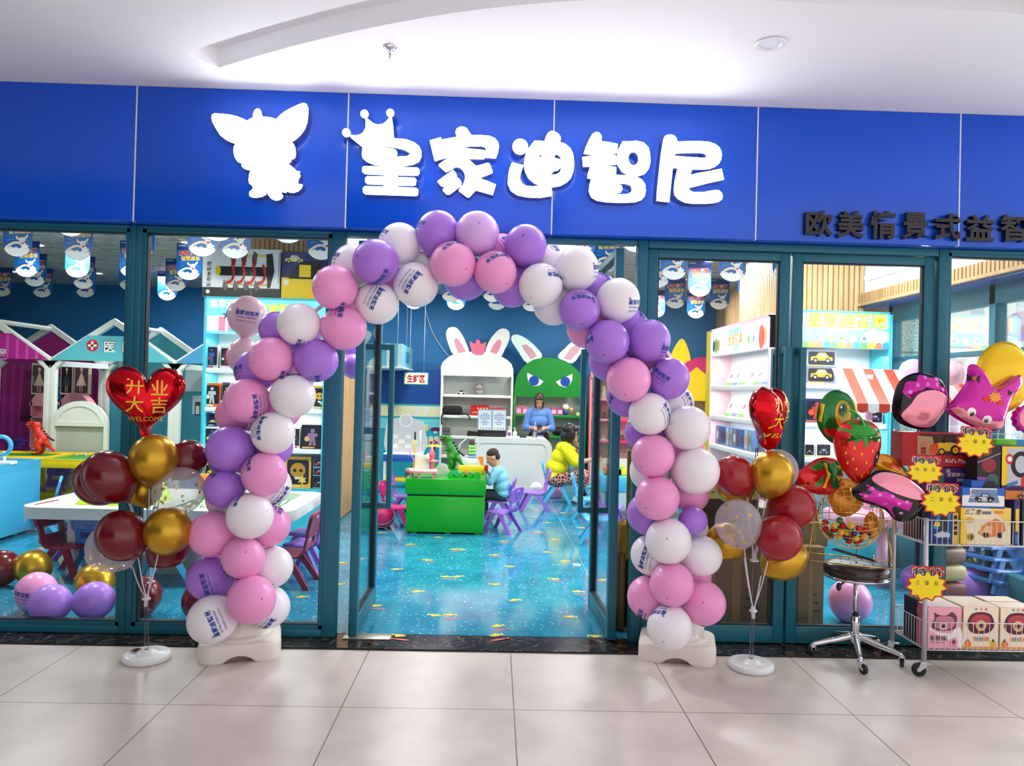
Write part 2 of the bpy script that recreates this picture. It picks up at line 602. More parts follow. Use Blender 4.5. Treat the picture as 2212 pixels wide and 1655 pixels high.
for i,(px,py)in enumerate(fish_px):
 p=atz(px,py,Z0)
 a=(0.2,-0.15,0.5,PI,2.9)[i%5]
 M=T(p.x,p.y,Z0)@RZ(a)@S(0.62,0.70,1)
 b.flat(circ(0,0,0.06,14,0.032),0.0010,FISH_Y,M)
 b.flat([(0.05,0),(0.095,0.032),(0.085,0),(0.095,-0.032)],0.0008,FISH_Y,M)
 b.flat([(-0.02,0.028),(0.03,0.05),(0.035,0.024)],0.0008,FISH_Y,M)
 b.flat([(-0.055,-0.014),(0.045,-0.03),(0.05,-0.02),(-0.04,-0.002)],0.0014,FISH_D,M)
 b.flat(circ(-0.035,0.008,0.006,8),0.0016,C(30,30,30),M)
 if i%2==0:
  M2=T(p.x+0.02,p.y-0.075,Z0)@RZ(a)
  b.flat(circ(0,0,0.05,12,0.012),0.0010,FISH_R,M2)
  b.flat([(0.045,0),(0.07,0.014),(0.07,-0.014)],0.0010,FISH_R,M2)
for k in range(90):
 x,y=random.uniform(-6,3),random.uniform(0.4,6.4)
 r=random.uniform(0.012,0.028)
 lp=[circ(x,y,r,12,r*0.7),circ(x,y,r*0.75,12,r*0.5)]
 b.flat(lp,Z0+0.0006,C(120,190,205))
b.rect(0.795,0.25,0.800,8.3,Z0+0.0005,C(120,160,175))
structure(b,'floor_shop')
# ---- corridor ceiling with its curved cove slot
far_px=[(473,146),(576,115),(688,85.5),(800,60),(912,39),(1000,25),(1120,11),(1240,2),(1400,-5),(1560,-4),(1720,5),(1900,14),(2050,21),(2180,28),(2260,46)]
near_px=[(401,116),(450,97),(548,66),(688,26.6),(786,3),(900,-20),(1050,-42),(1250,-62),(1500,-74),(1750,-70),(1980,-50),(2200,-30),(2400,0)]
far=[atz(x,y,ZC)for x,y in far_px]
near=[atz(x,y,ZC)for x,y in near_px]
slot=smooth_path([(p.x,p.y)for p in far],3)+list(reversed(smooth_path([(p.x,p.y)for p in near],3)))
slot=[(p[0],p[1])for p in slot]
b=MB()
vs,fs=fill2d([[(-9,-5.6),(9,-5.6),(9,0.30),(-9,0.30)],slot])
b.add([(x,y,ZC)for x,y in vs],[tuple(reversed(f))for f in fs],M_WHITE)
n=len(slot)
b.add([(x,y,ZC)for x,y in slot]+[(x,y,ZC+0.10)for x,y in slot],[(i,(i+1)%n,n+(i+1)%n,n+i)for i in range(n)],M_WHITE)
vs,fs=fill2d([slot])
b.add([(x,y,ZC+0.10)for x,y in vs],[tuple(reversed(f))for f in fs],M_WHITE)
b.box(-9,-5.6,ZC+0.101,9,0.3,ZC+0.2,M_WHITE)
structure(b,'ceiling')
# unseen dark walls added behind and left of the camera, blocking light
b=MB();b.box(-16,-9.6,0,-2.2,-9.0,6,C(44,44,52));b.box(-6.9,-9,0,-6.5,-1.2,4,C(64,64,76))
structure(b,'wall_light_blocker')
# ---- fascia: six glossy blue panels with white seams
fa=empty('wall_front',(0,0,0));fa['kind']='structure'
SEAMS=[-4.55,-3.335,-2.12,-0.897,0.308,1.516,2.732,3.945]
ZB=2.425
for i in range(len(SEAMS)-1):
 b=MB()
 b.box(SEAMS[i]+0.004,0.08,ZB,SEAMS[i+1]-0.004,0.115,ZC-0.001,M_BLUEPANEL,bev=0.002)
 b.box(SEAMS[i]+0.004,0.115,ZB,SEAMS[i+1]-0.004,YF+0.06,ZB+0.012,M_BLUEPANEL)
 b.build('panel',fa)
for x in SEAMS[1:-1]:
 b=MB()
 b.box(x-0.0038,0.078,ZB+0.0,x+0.0038,0.11,ZC-0.002,M_SEAM)
 b.build('seam',fa)
b=MB();b.box(-4.55,YF+0.061,ZB+0.015,3.945,YF+0.09,3.3,M_WHITE)
b.build('backing',fa)
# ---- frames and glass of the shop front
def member(b,x0,z0,x1,z1,d0=YF,d1=YF+0.09,m=None):
 b.box(x0,d0,z0,x1,d1,z1,m or M_TEAL,bev=0.004)
def bead(b,x0,z0,x1,z1,w=0.022,y0=YF+0.012,y1=YF+0.07):
 """glazing bead stepping back from the member to the pane"""
 for q in((x0,z0,x0+w,z1),(x1-w,z0,x1,z1),(x0,z0,x1,z0+w),(x0,z1-w,x1,z1)):
  b.box(q[0],y0,q[1],q[2],y1,q[3],M_TEAL)
 g=0.006
 for q in((x0+w,z0+w,x0+w+g,z1-w),(x1-w-g,z0+w,x1-w,z1-w),(x0+w,z0+w,x1-w,z0+w+g),(x0+w,z1-w-g,x1-w,z1-w)):
  b.box(q[0],y0+0.01,q[1],q[2],y1-0.005,q[3],M_TEAL_IN)
def pane(x0,z0,x1,z1,parent,y=YF+0.045):
 p=MB();p.box(x0,y,z0,x1,y+0.008,z1,M_GLASS)
 return p.build('glass',parent)
ZT=2.404
def window(name,x0,x1,left=0.045,right=0.045):
 o=empty(name,(0,0,0));o['kind']='structure'
 b=MB()
 member(b,x0-left,0.011,x0,ZB-0.002)
 member(b,x1,0.011,x1+right,ZB-0.002)
 member(b,x0,0.011,x1,0.055)
 member(b,x0,ZT,x1,ZB-0.002)
 bead(b,x0,0.055,x1,ZT)
 b.build('frame',o)
 pane(x0+0.02,0.07,x1-0.02,ZT-0.02,o)
 return o
window('window_1',-4.50,-2.182,0.04,0.036)
window('window_2',-2.110,-0.992,0.034,0.078)
window('window_3',2.735,3.56,0.062,0.04)
# header and posts around the open doorway
o=empty('door_frame',(0,0,0));o['kind']='structure'
b=MB()
member(b,-0.912,2.396,0.835,ZB-0.002)
member(b,0.84,0.011,0.90,ZB-0.002)
member(b,0.902,2.378,2.67,ZB-0.002)
b.build('frame',o)
# ---- doors
def door_leaf(root,w,hinge_dir,handle=True):
 """leaf in local coords: hinge edge at x=0, runs to x=w*hinge_dir, thickness 0.05 in y"""
 s=hinge_dir
 H0,H1=0.016,2.375
 def bx(b,x0,z0,x1,z1,y0=-0.025,y1=0.025,m=M_TEAL,bev=0.003):
  xa,xb=sorted((x0*s,x1*s))
  b.box(xa,y0,z0,xb,y1,z1,m,bev=bev)
 b=MB()
 st=0.062
 bx(b,0,H0,st,H1);bx(b,w-st,H0,w,H1)
 bx(b,st,H0,w-st,H0+0.10);bx(b,st,H1-0.05,w-st,H1)
 g=0.008
 for q in((st,H0+0.10,st+g,H1-0.05),(w-st-g,H0+0.10,w-st,H1-0.05),(st,H0+0.10,w-st,H0+0.10+g),(st,H1-0.05-g,w-st,H1-0.05)):
  bx(b,*q,y0=-0.014,y1=0.014,m=M_TEAL_IN,bev=0)
 b.build('leaf_frame',root)
 p=MB();bx(p,st,H0+0.1,w-st,H1-0.05,-0.004,0.004,M_GLASS,0)
 p.build('glass',root)
 if handle:
  for sy in(-1,1):
   h=MB()
   x0,x1=w-0.056,w-0.018
   y0,y1=sy*0.025,sy*0.105
   def hb(z0,z1,ya,yb):
    xa,xb=sorted((x0*s,x1*s))
    h.box(xa,min(ya,yb),z0,xb,max(ya,yb),z1,M_TEAL,bev=0.003)
   hb(0.66,1.80,sy*0.083,sy*0.118)
   hb(0.66,0.70,y0,sy*0.09)
   hb(1.76,1.80,y0,sy*0.09)
   h.build('handle',root)
d=empty('door_1',(-0.812,YF+0.02,0),math.radians(90.6));d['kind']='structure'
door_leaf(d,0.77,1)
d=empty('door_2',(0.735,YF+0.02,0),math.radians(-88.5));d['kind']='structure'
door_leaf(d,0.77,-1)
d=empty('door_3',(0.906,YF+0.05,0),0);d['kind']='structure'
door_leaf(d,0.868,1)
d=empty('door_4',(2.662,YF+0.05,0),0);d['kind']='structure'
door_leaf(d,0.872,-1)
# floor spring plate under the left leaf
tag(MB().box(-0.86,0.14,0.010,-0.58,0.245,0.0165,mat('worn_steel',(150,148,140),0.35,metal=0.7),bev=0.002).build('door_closer_plate'),'worn steel floor plate let into the threshold under the open left door','floor plate')
# door closer brace above the right leaf
b=MB()
b.box(-0.02,-0.02,0,0.02,0.02,0.56,M_TEAL,T(0.715,0.22,2.12)@RX(0)@RY(math.radians(-48))@T(0,0,-0.3),bev=0.003)
structure(b,'trim_2')
# ---- shop shell
b=MB();b.box(-8.6,8.32,0,6.0,8.45,ZS+0.2,M_WALLBLUE)
structure(b,'wall_back')
b=MB();b.box(-8.6,0.26,ZS,6.0,8.4,ZS+0.1,M_WAVY)
for k in range(7):
 b.box(-8.6,1.3+k*1.2-0.006,ZS-0.003,6.0,1.3+k*1.2+0.006,ZS,C(150,150,146))
for k in range(12):
 b.box(-8.4+k*1.2-0.006,0.26,ZS-0.003,-8.4+k*1.2+0.006,8.3,ZS,C(150,150,146))
structure(b,'ceiling_shop')
b=MB();b.box(-8.75,0.26,0,-8.6,8.45,ZS+0.2,M_WOODDARK)
b.box(-8.6,7.7,0,-8.05,8.32,2.45,M_WOODDARK)
structure(b,'wall_left')
def slats(b,x0,x1,z0,z1,y,m,pitch=0.05,w=0.036,d=0.018,M=None):
 """vertical slats standing proud of a face at y (facing -y)"""
 k=int((x1-x0)/pitch)
 for i in range(k):
  x=x0+(i+0.5)*(x1-x0)/k
  b.box(x-w/2,y-d,z0,x+w/2,y,z1,m,M)
  # wood-clad pillar behind the left shelf
b=MB();b.box(-2.66,3.62,Z0,-1.70,5.4,ZS,M_WOOD)
slats(b,-2.66,-1.70,Z0+0.05,ZS-0.02,3.62,M_WOOD)
slats(b,0,1.78,Z0+0.02,ZS-0.02,0,M_WOOD,M=T(-1.70,3.62,0)@RZ(PI/2))
structure(b,'wall_pillar_left')
# wood-clad pillar and wall at the right
b=MB();b.box(2.86,2.68,Z0,3.46,4.4,ZS,M_WOOD)
slats(b,2.86,3.46,Z0+0.05,ZS-0.02,2.68,M_WOOD)
slats(b,-1.72,0,Z0+0.05,ZS-0.02,0,M_WOOD,M=T(2.86,2.68,0)@RZ(-PI/2))
structure(b,'wall_pillar_right')
L=math.hypot(0.6,3.9);A=math.atan2(0.6,3.9)
Mw=T(3.15,4.4,0)@RZ(-PI/2-A)@S(-1,1,1)
b=MB();b.box(0,0,Z0,L,0.12,ZS,M_WOOD,Mw)
slats(b,0,L,Z0+0.05,ZS-0.02,0,M_WOOD,M=Mw)
structure(b,'wall_right')
# ---- glazed right wall: teal posts, header, sill, panes, with a slatted bulkhead above
XR=3.62
w4=empty('window_4',(0,0,0));w4['kind']='structure'
b=MB()
for y in(0.30,1.05,2.45):
 b.box(XR,y,0,XR+0.09,y+0.07,2.4,M_TEAL,bev=0.004)
b.box(XR,0.30,2.22,XR+0.09,2.52,2.40,M_TEAL,bev=0.004)
b.box(XR,0.30,0,XR+0.09,2.52,0.30,M_TEAL,bev=0.004)
b.box(XR+0.02,0.30,1.85,XR+0.07,2.52,1.89,M_TEAL,bev=0.004)
b.build('frame',w4)
p=MB();p.box(XR+0.04,0.3,0.3,XR+0.048,2.5,2.25,M_GLASS);p.build('glass',w4)
b=MB()
b.box(3.44,0.26,2.36,XR+0.1,2.68,2.38,C(60,100,170,0.2))
b.box(3.46,0.26,2.50,XR+0.1,2.68,ZS,M_WHITE)
b.box(3.44,0.26,2.38,XR+0.1,2.68,2.50,M_WOOD)
slats(b,0,2.4,2.40,2.495,0,M_WOOD,pitch=0.045,w=0.03,M=T(3.44,0.27,0)@RZ(PI/2)@S(1,1,1)@S(1,-1,1))
b.box(3.40,0.26,2.375,3.47,2.68,2.40,M_WOOD)
structure(b,'wall_right_bulkhead')
for zz,nm in((2.62,'lower'),(2.86,'upper')):
 b=MB();b.box(3.42,0.5,zz,3.455,2.6,zz+0.03,mat('tube_glow',(250,252,255),emit=7),bev=0.008)
 b.box(3.45,0.5,zz-0.01,3.46,2.6,zz+0.04,M_WHITE)
 tag(b.build('tube_light'),f'{nm} of two glowing tube lights on the white bulkhead over the right windows','lamp')
 light('tube_lamp','AREA',(3.40,1.55,zz),22,(1,1,1),2.0,0.04,(0,math.radians(90),0))
 # what is seen through the right glazing: paving, a stone pillar and a pale building across the way
b=MB();b.box(3.75,0.0,-0.1,14,12,-0.02,C(190,188,184));structure(b,'ground_outside')
sm=mat('speckled_stone',(170,162,146),0.7)
n_,l_,b_=nodes(sm)
tc=n_.new('ShaderNodeTexCoord');no=n_.new('ShaderNodeTexNoise');no.inputs['Scale'].default_value=60
rp=n_.new('ShaderNodeValToRGB');rp.color_ramp.elements[0].position=0.4;rp.color_ramp.elements[0].color=(*lin((120,112,96)),1)
rp.color_ramp.elements[1].position=0.6;rp.color_ramp.elements[1].color=(*lin((206,200,186)),1)
l_.new(tc.outputs['Object'],no.inputs['Vector']);l_.new(no.outputs[0],rp.inputs[0]);l_.new(rp.outputs[0],b_.inputs['Base Color'])
b=MB();b.box(3.8,2.75,0,4.35,3.4,3.2,sm,bev=0.01);b.box(3.795,2.745,1.95,4.355,3.405,1.97,C(70,70,70))
structure(b,'wall_outside_pillar')
bl=empty('building',(9,9,0),0,'pale tiled building across the street seen through the right windows','building')
b=MB();b.box(-1.5,0,0,6,0.4,7,C(236,234,228));b.build('wall',bl)
for i in range(4):
 for j in range(3):
  w=MB();w.box(-1.2+i*1.6,-0.03,0.9+j*1.6,-0.2+i*1.6,0.0,2.0+j*1.6,C(196,206,210,0.2));w.build('window',bl)
for j in range(3):
 w=MB();w.box(-1.5,-0.2,0.55+j*1.6,6,0.0,0.72+j*1.6,C(222,218,210));w.build('ledge',bl)
 # ---- ceiling fixtures of the corridor
sp=at(843,110,0.0)
p=atz(843,101,ZC)
s=empty('fire_sprinkler',(p.x,p.y,ZC),0,'chrome fire sprinkler head hanging from the white corridor ceiling','sprinkler')
MB().lathe([(0.036,0.0),(0.036,-0.004),(0.024,-0.010),(0.022,-0.016),(0.008,-0.018)],M_CHROME).build('rosette',s)
b=MB();b.lathe([(0.008,-0.016),(0.009,-0.034),(0.006,-0.036)],M_CHROME)
for sx in(-1,1):
 b.tube([(0,0,-0.034),(sx*0.011,0,-0.042),(sx*0.010,0,-0.054),(0,0,-0.062)],0.002,M_CHROME,n=6)
b.cyl((0,0,-0.036),(0,0,-0.06),0.0025,mat('sprinkler_bulb',(190,40,40),0.2))
b.build('body',s)
b=MB()
for k in range(10):
 a=2*PI*k/10
 b.box(0.004,-0.0025,-0.066,0.016,0.0025,-0.064,M_CHROME,RZ(a))
b.lathe([(0.008,-0.066),(0.008,-0.062)],M_CHROME,n=12)
b.build('deflector',s)
p=atz(1663,94,ZC)
s=empty('downlight',(p.x,p.y,ZC),0,'round white recessed downlight in the corridor ceiling','lamp')
b=MB();b.lathe([(0.072,-0.0005),(0.076,-0.004),(0.072,-0.008),(0.056,-0.009),(0.050,-0.002)],M_WHITEGLOSS,n=32,caps=False);b.build('rim',s)
MB().lathe([(0.001,-0.0015),(0.051,-0.0015)],mat('frosted_diffuser',(232,234,240),0.3),n=32,caps=False).build('diffuser',s)
# ================================================================ BALLOONS
LATEX={'P':mat('latex_pink',(248,160,214),0.32,spec=0.45),'V':mat('latex_violet',(176,122,226),0.32,spec=0.45),'W':mat('latex_white',(248,242,247),0.32,spec=0.45),'L':mat('latex_lilac',(222,178,240),0.32,spec=0.45),'B':mat('latex_blush',(244,190,208),0.25,spec=0.5),'M':mat('latex_maroon',(112,10,24),0.2,spec=0.6),'R':mat('latex_red',(158,16,32),0.24,spec=0.6),'G':mat('latex_gold',(206,158,44),0.3,metal=0.75,spec=0.6)}
NUB={'P':mat('latex_pink_nub',(236,80,170),0.4),'V':mat('latex_violet_nub',(110,60,160),0.4),'W':mat('latex_white_nub',(200,188,196),0.4),'L':mat('latex_lilac_nub',(170,110,210),0.4),'B':mat('latex_blush_nub',(214,60,90),0.4),'M':mat('latex_maroon_nub',(60,6,14),0.4),'R':mat('latex_red_nub',(96,10,20),0.4),'G':mat('latex_gold_nub',(150,106,30),0.4,metal=0.5)}
CNAME={'P':'pink','V':'purple','W':'white','L':'lilac','B':'pale pink','M':'dark maroon','R':'red','G':'gold'}
INK=mat('printed_navy',(38,66,150),0.45)
INK2=mat('printed_grey',(150,138,164),0.5)
def b_radius(ct):
 """balloon profile: radius factor at angle th from the crown (ct = cos th)"""
 th=math.acos(max(-1,min(1,ct)))
 return 1.0+0.025*ct*ct+0.02*(1-ct)/2+0.13*math.exp(-((PI-th)/0.30)**2)
def balloon_mesh():
 b=MB()
 A,Bm=LATEX['W'],NUB['W']
 n,ths=28,[0.0,0.05,0.10]+[0.10+(PI-0.10)*i/20 for i in range(1,20)]+[PI-0.06]
 vs,fs,fm=[(0,0,b_radius(1))],[],[]
 for th in ths[1:]:
  r=b_radius(math.cos(th))
  for i in range(n):
   a=2*PI*i/n
   vs.append((r*math.sin(th)*math.cos(a),r*math.sin(th)*math.sin(a),r*math.cos(th)))
 b.add(vs,[(0,1+i,1+(i+1)%n)for i in range(n)],Bm,None,True)
 body=[]
 for j in range(len(ths)-2):
  for i in range(n):
   p,q=1+j*n+i,1+j*n+(i+1)%n
   body.append((p,p+n,q+n,q))
 base=len(vs)-n
 body.append(tuple(base+i for i in reversed(range(n))))
 k=b.mi(A)
 for f in body:
  b.f.append(f);b.fm.append(k);b.fs.append(True)
 b.mats=[Bm,A]
 return b.mesh('balloon')
def knot_mesh():
 b=MB()
 b.lathe([(0.03,-1.13),(0.045,-1.17),(0.03,-1.19),(0.035,-1.21),(0.075,-1.25),(0.06,-1.255)],NUB['W'],n=10)
 return b.mesh('knot')
BALLOON_ME,KNOT_ME=balloon_mesh(),knot_mesh()
def basis(axis):
 z=Vector(axis).normalized()
 x=z.orthogonal().normalized()
 y=z.cross(x)
 return Matrix((x,y,z)).transposed()
def print_mesh(center,r,axis,tdir,up,M3inv):
 """lettering laid on the balloon's surface, in the balloon's local unit space"""
 t=tdir.normalized()
 up=(up-t*up.dot(t)).normalized()
 rt=up.cross(t)
 b=MB()
 ax=axis.normalized()
 def put(vs,fs,s,oy,m,w=None,ox=0.0):
  out=[]
  for x,y in vs:
   al,be=x*s+ox,y*s+oy
   d=t*(math.cos(al)*math.cos(be))+rt*(math.sin(al)*math.cos(be))+up*math.sin(be)
   out.append(M3inv@(d*(b_radius(d.dot(ax))+0.012)))
  b.add(out,fs,m)
 D=math.radians
 vs,fs,w,h=glyphs('皇家迪智尼',0.028,1)
 put(vs,fs,D(70)/w,D(5),INK)
 cr=[(-2.42,0.52),(-2.55,0.86),(-2.25,0.62),(-2.12,0.9),(-2.0,0.52)]
 vs2,fs2=fill2d([cr]);put(vs2,fs2,D(70)/w,D(5),INK)
 vs,fs,w,h=glyphs('ROYAL DEEDSNY',0.012,1)
 put(vs,fs,D(60)/w,D(-8),INK)
 vs,fs,w,h=glyphs('欧美情景式益智玩具',0.0,1)
 put(vs,fs,D(60)/w,D(-19),INK2)
 return b.mesh('printed_lettering')
VIEW={}
def place_balloon(px,py,r_px,col,Y=None,pole=None,text=None,axis=None,z=None,stretch=1.0,r_w=None):
 """px,py,r_px measured in the photo; Y = distance plane (or z = height of centre). text=(tx, ty, reading angle deg)"""
 c=at(px,py,Y)if z is None else atz(px,py,z)
 depth=(c-CAM).dot(CF)
 r=r_w or r_px*depth/F_PX
 vdir=(CAM-c).normalized()
 rt=(CR-vdir*CR.dot(vdir)).normalized()
 dn=rt.cross(vdir)*1.0
 dn=-(vdir.cross(rt))
 rr=r_px
 def pdir(x,y):
  nx,ny=(x-px)/rr,(y-py)/rr
  d=math.hypot(nx,ny)
  if d<1e-6:
   return vdir.copy()
  pol=math.asin(d)if d<=0.98 else math.radians(78+(d-0.98)*70)
  return vdir*math.cos(pol)+(rt*(nx/d)+dn*(ny/d))*math.sin(pol)
 tdir=up=None
 if text:
  tdir=pdir(text[0],text[1])
  if pole and len(text)<3:
   up=pdir(*pole)
  else:
   a=math.radians(text[2])
   rd=rt*math.cos(a)+dn*math.sin(a)
   up=rt*math.sin(a)-dn*math.cos(a)
   up=up-tdir*up.dot(tdir)
   if up.length<0.2:
    up=tdir.cross(rd)*-1
   up.normalize()
 if pole:
  ax=pdir(*pole)
 elif up is not None:
  ax=up
 else:
  ax=axis or Vector((0,0,1))
 M3=basis(ax)
 o=bpy.data.objects.new('balloon',BALLOON_ME)
 COL.objects.link(o)
 o.matrix_world=Matrix.Translation(c)@M3.to_4x4()@Matrix.Diagonal((r,r,r*stretch,1))
 recolor(o,NUB[col],0)
 recolor(o,LATEX[col],1)
 k=bpy.data.objects.new('knot',KNOT_ME)
 COL.objects.link(k)
 k.parent=o
 recolor(k,NUB[col],0)
 if text:
  me=print_mesh(c,r,ax,tdir,up,M3.inverted())
  p=bpy.data.objects.new('printed_lettering',me)
  COL.objects.link(p)
  p.parent=o
 return o
 # ---- the arch.  (crop, cx, cy, r, colour, layer 0 front .. 1 back, pole, text), measured in enlarged crops of the photo
_K=400.0/2207.0
_CROP={'A':(380,620),'B':(380,880),'C':(380,1150),'D':(680,450),'E':(1020,450),'F':(1200,620),'G':(1280,880),'H':(1280,1160)}
ARCH=[('A',1210,510,215,'V',.8,None,None),('A',1480,560,240,'V',.9,None,None),('A',1465,445,250,'W',.05,(1278,470),(1460,690,-35)),('D',345,1430,264,'P',.15,(600,1470),(310,1195)),('A',1672,875,255,'V',.1,(1905,905),(1672,1125,55)),('A',1135,860,260,'P',.05,(945,897),(1225,1095)),('A',950,1000,245,'V',.6,None,(720,1000,-35)),('A',840,1358,262,'P',.1,(622,1440),(968,1430,-90)),('A',1395,1295,262,'W',.05,(1625,1290),(1390,1040,175)),('A',1500,1010,195,'W',.9,None,None),('B',725,90,243,'P',.85,None,None),('B',1250,20,240,'P',.9,None,None),('B',1160,305,252,'W',.0,(1330,265),(985,240,100)),('B',645,495,272,'V',.2,(420,635),None),('B',1150,470,235,'V',.75,None,None),('B',610,640,205,'V',.9,None,None),('B',575,965,232,'V',.25,(370,1065),(420,770)),('B',1055,795,260,'P',.05,(1230,745),(870,640,108)),('B',1130,930,240,'W',.7,None,(1245,1065,128)),('B',885,1295,268,'W',.0,None,(745,1075,135)),('B',1110,1410,245,'P',.5,None,(1215,1195,98)),('B',430,1512,270,'P',.3,None,None),('B',600,1090,235,'W',.95,None,None),('C',800,310,252,'P',.1,(825,240),(650,515)),('C',410,540,270,'V',.45,None,(385,640,-112)),('C',1140,410,245,'W',.6,None,(1090,670,120)),('C',1105,890,245,'W',.65,None,(1080,1105,140)),('C',900,805,282,'P',.0,(1010,795),None),('C',430,1040,280,'W',.4,None,(465,1085,-118)),('C',640,700,200,'P',.9,None,None),('D',1465,288,255,'V',.35,None,(1235,185,0)),('D',1935,300,262,'L',.3,(1960,180),None),('D',1010,430,252,'W',.5,None,(795,285,0)),('D',460,685,255,'W',.5,None,(222,560,0)),('D',725,640,268,'V',.05,(520,575),(790,850)),('D',240,945,264,'P',.05,(40,935),(270,1200)),('D',430,1060,200,'P',.9,None,None),('D',860,930,190,'P',.9,None,None),('D',745,1130,252,'W',.3,None,(712,1060,118)),('D',1205,915,262,'W',.3,None,(1137,867,125)),('D',1650,665,267,'P',.05,(1800,718),(1640,415)),('D',1350,720,222,'W',.95,None,None),('D',1800,835,260,'V',.7,None,None),('E',280,765,250,'P',.1,(405,893),(285,560)),('E',635,445,250,'V',.3,(610,330),None),('E',350,540,235,'P',.85,None,(430,450,60)),('E',815,920,258,'W',.1,(700,1060),(1010,785,205)),('E',960,690,240,'W',.75,None,(955,450,30)),('E',1250,715,255,'W',.3,None,(1515,725,-8)),('E',975,1150,245,'W',.6,None,None),('E',1278,1215,244,'V',.05,(1310,1373),(1325,1040)),('E',1500,1010,240,'V',.8,None,(1610,860,60)),('E',1738,1095,257,'W',.3,None,(1965,1140,-5)),('E',480,930,250,'V',.65,None,None),('F',618,655,259,'V',.05,(575,805),(370,640,125)),('F',1115,640,250,'V',.3,None,(1330,752,0)),('F',880,500,240,'V',.85,None,(1090,420,60)),('F',370,500,232,'P',.6,None,None),('F',640,880,243,'V',.6,None,None),('F',872,1105,261,'P',.0,(830,1273),None),('F',1352,1090,242,'V',.3,None,(1235,1045,38)),('F',1160,900,228,'P',.8,None,(1310,840,55)),('F',850,1310,240,'V',.6,None,(690,1270,130)),('G',680,80,248,'W',.05,(632,253),(900,95,80)),('F',1400,1400,245,'W',.7,None,(1600,1400,80)),('G',1135,245,262,'W',.2,None,None),('G',620,300,235,'V',.7,None,None),('G',718,578,252,'P',.05,(585,710),None),('G',1120,560,230,'P',.85,None,None),('G',1230,760,275,'W',.15,None,None),('G',690,760,245,'W',.75,None,None),('G',770,1083,259,'P',.05,(642,1195),None),('G',1160,1030,225,'P',.85,None,None),('G',1198,1353,166,'V',.25,None,None),('G',660,1270,248,'V',.6,None,None),('H',903,48,269,'W',.0,None,None),('G',1200,1450,175,'W',.9,None,None),('H',1295,228,240,'W',.35,None,None),('H',700,215,240,'W',.65,None,(620,255,-73)),('H',943,565,257,'P',.05,(885,720),None),('H',675,720,255,'P',.6,None,(575,945,-80)),('H',1200,480,208,'P',.95,None,None),('H',1320,790,262,'P',.3,None,(1440,1060,150)),('H',917,1083,265,'W',.0,(840,1235),(770,890,172)),('H',1130,970,208,'W',.95,None,None),]
AXIS_PX=[(517,1370),(508,1200),(512,1040),(540,900),(590,780),(660,690),(760,610),(860,560),(960,540),(1060,550),(1160,590),(1250,660),(1330,750),(1390,850),(1425,970),(1442,1100),(1450,1250),(1455,1390)]
Y_ARCH=-0.17
AXIS3=[at(x,y,Y_ARCH)for x,y in smooth_path([(x,y,0)for x,y in AXIS_PX],4)for x,y in[(x,y)]]if False else[at(p[0],p[1],Y_ARCH)for p in smooth_path([(x,y,0)for x,y in AXIS_PX],4)]
arch_items=[]
for(cr,cx,cy,r,col,lay,pole,text)in ARCH:
 ox,oy=_CROP[cr]
 cv=lambda q:(ox+q[0]*_K,oy+q[1]*_K)+tuple(q[2:])
 x,y=cv((cx,cy))
 arch_items.append(dict(px=x,py=y,r=r*_K,col=col,lay=lay,Y=-0.30+0.25*lay,pole=cv(pole)if pole else None,text=cv(text)if text else None))
 # ease the depths apart so neighbouring balloons only press lightly into one another
for it in range(80):
 for i,a in enumerate(arch_items):
  for j in range(i):
   c=arch_items[j]
   ca,cc=at(a['px'],a['py'],a['Y']),at(c['px'],c['py'],c['Y'])
   ra,rc=a['r']*(a['Y']+4.28)/F_PX,c['r']*(c['Y']+4.28)/F_PX
   gap=(ra+rc)*0.93-(ca-cc).length
   if gap>0:
    s=0.25*gap*(1 if a['lay']>=c['lay']else-1)
    a['Y']=min(max(a['Y']+s,-0.42),0.02)
    c['Y']=min(max(c['Y']-s,-0.42),0.02)
for a in arch_items:
 c=at(a['px'],a['py'],a['Y'])
 q=min(AXIS3,key=lambda v:(v-c).length)
 a['obj']=place_balloon(a['px'],a['py'],a['r'],a['col'],Y=a['Y'],pole=a['pole'],text=a['text'],axis=(c-q))
ORD=['first','second','third','fourth','fifth','sixth','seventh','eighth','ninth','tenth','eleventh','twelfth','thirteenth','fourteenth','fifteenth']
def arch_labels():
 segs={}
 for a in arch_items:
  seg='left leg' if a['px']<640 and a['py']>800 else 'right leg' if a['px']>1330 and a['py']>800 else 'left shoulder' if a['px']<800 else 'right shoulder' if a['px']>1215 else 'crown'
  vis='front' if a['lay']<0.5 else 'rear'
  segs.setdefault((seg,a['col'],vis),[]).append(a)
 for(seg,col,vis),L in segs.items():
  leg='leg' in seg or 'shoulder' in seg
  L.sort(key=(lambda a:-a['py'])if leg else(lambda a:a['px']))
  for i,a in enumerate(L):
   where=f"{'front' if vis == 'front' else 'rear'} {CNAME[col]} ones on the arch's {seg}"
   if len(L)>1:
    lab=f"{CNAME[col]} balloon, {ORD[i]} from the {'bottom' if leg else 'left'} of the {where}"
   else:
    lab=f"the single {CNAME[col]} balloon at the {vis} of the arch's {seg}"
   tag(a['obj'],lab,'balloon','balloons of the entrance arch')
arch_labels()
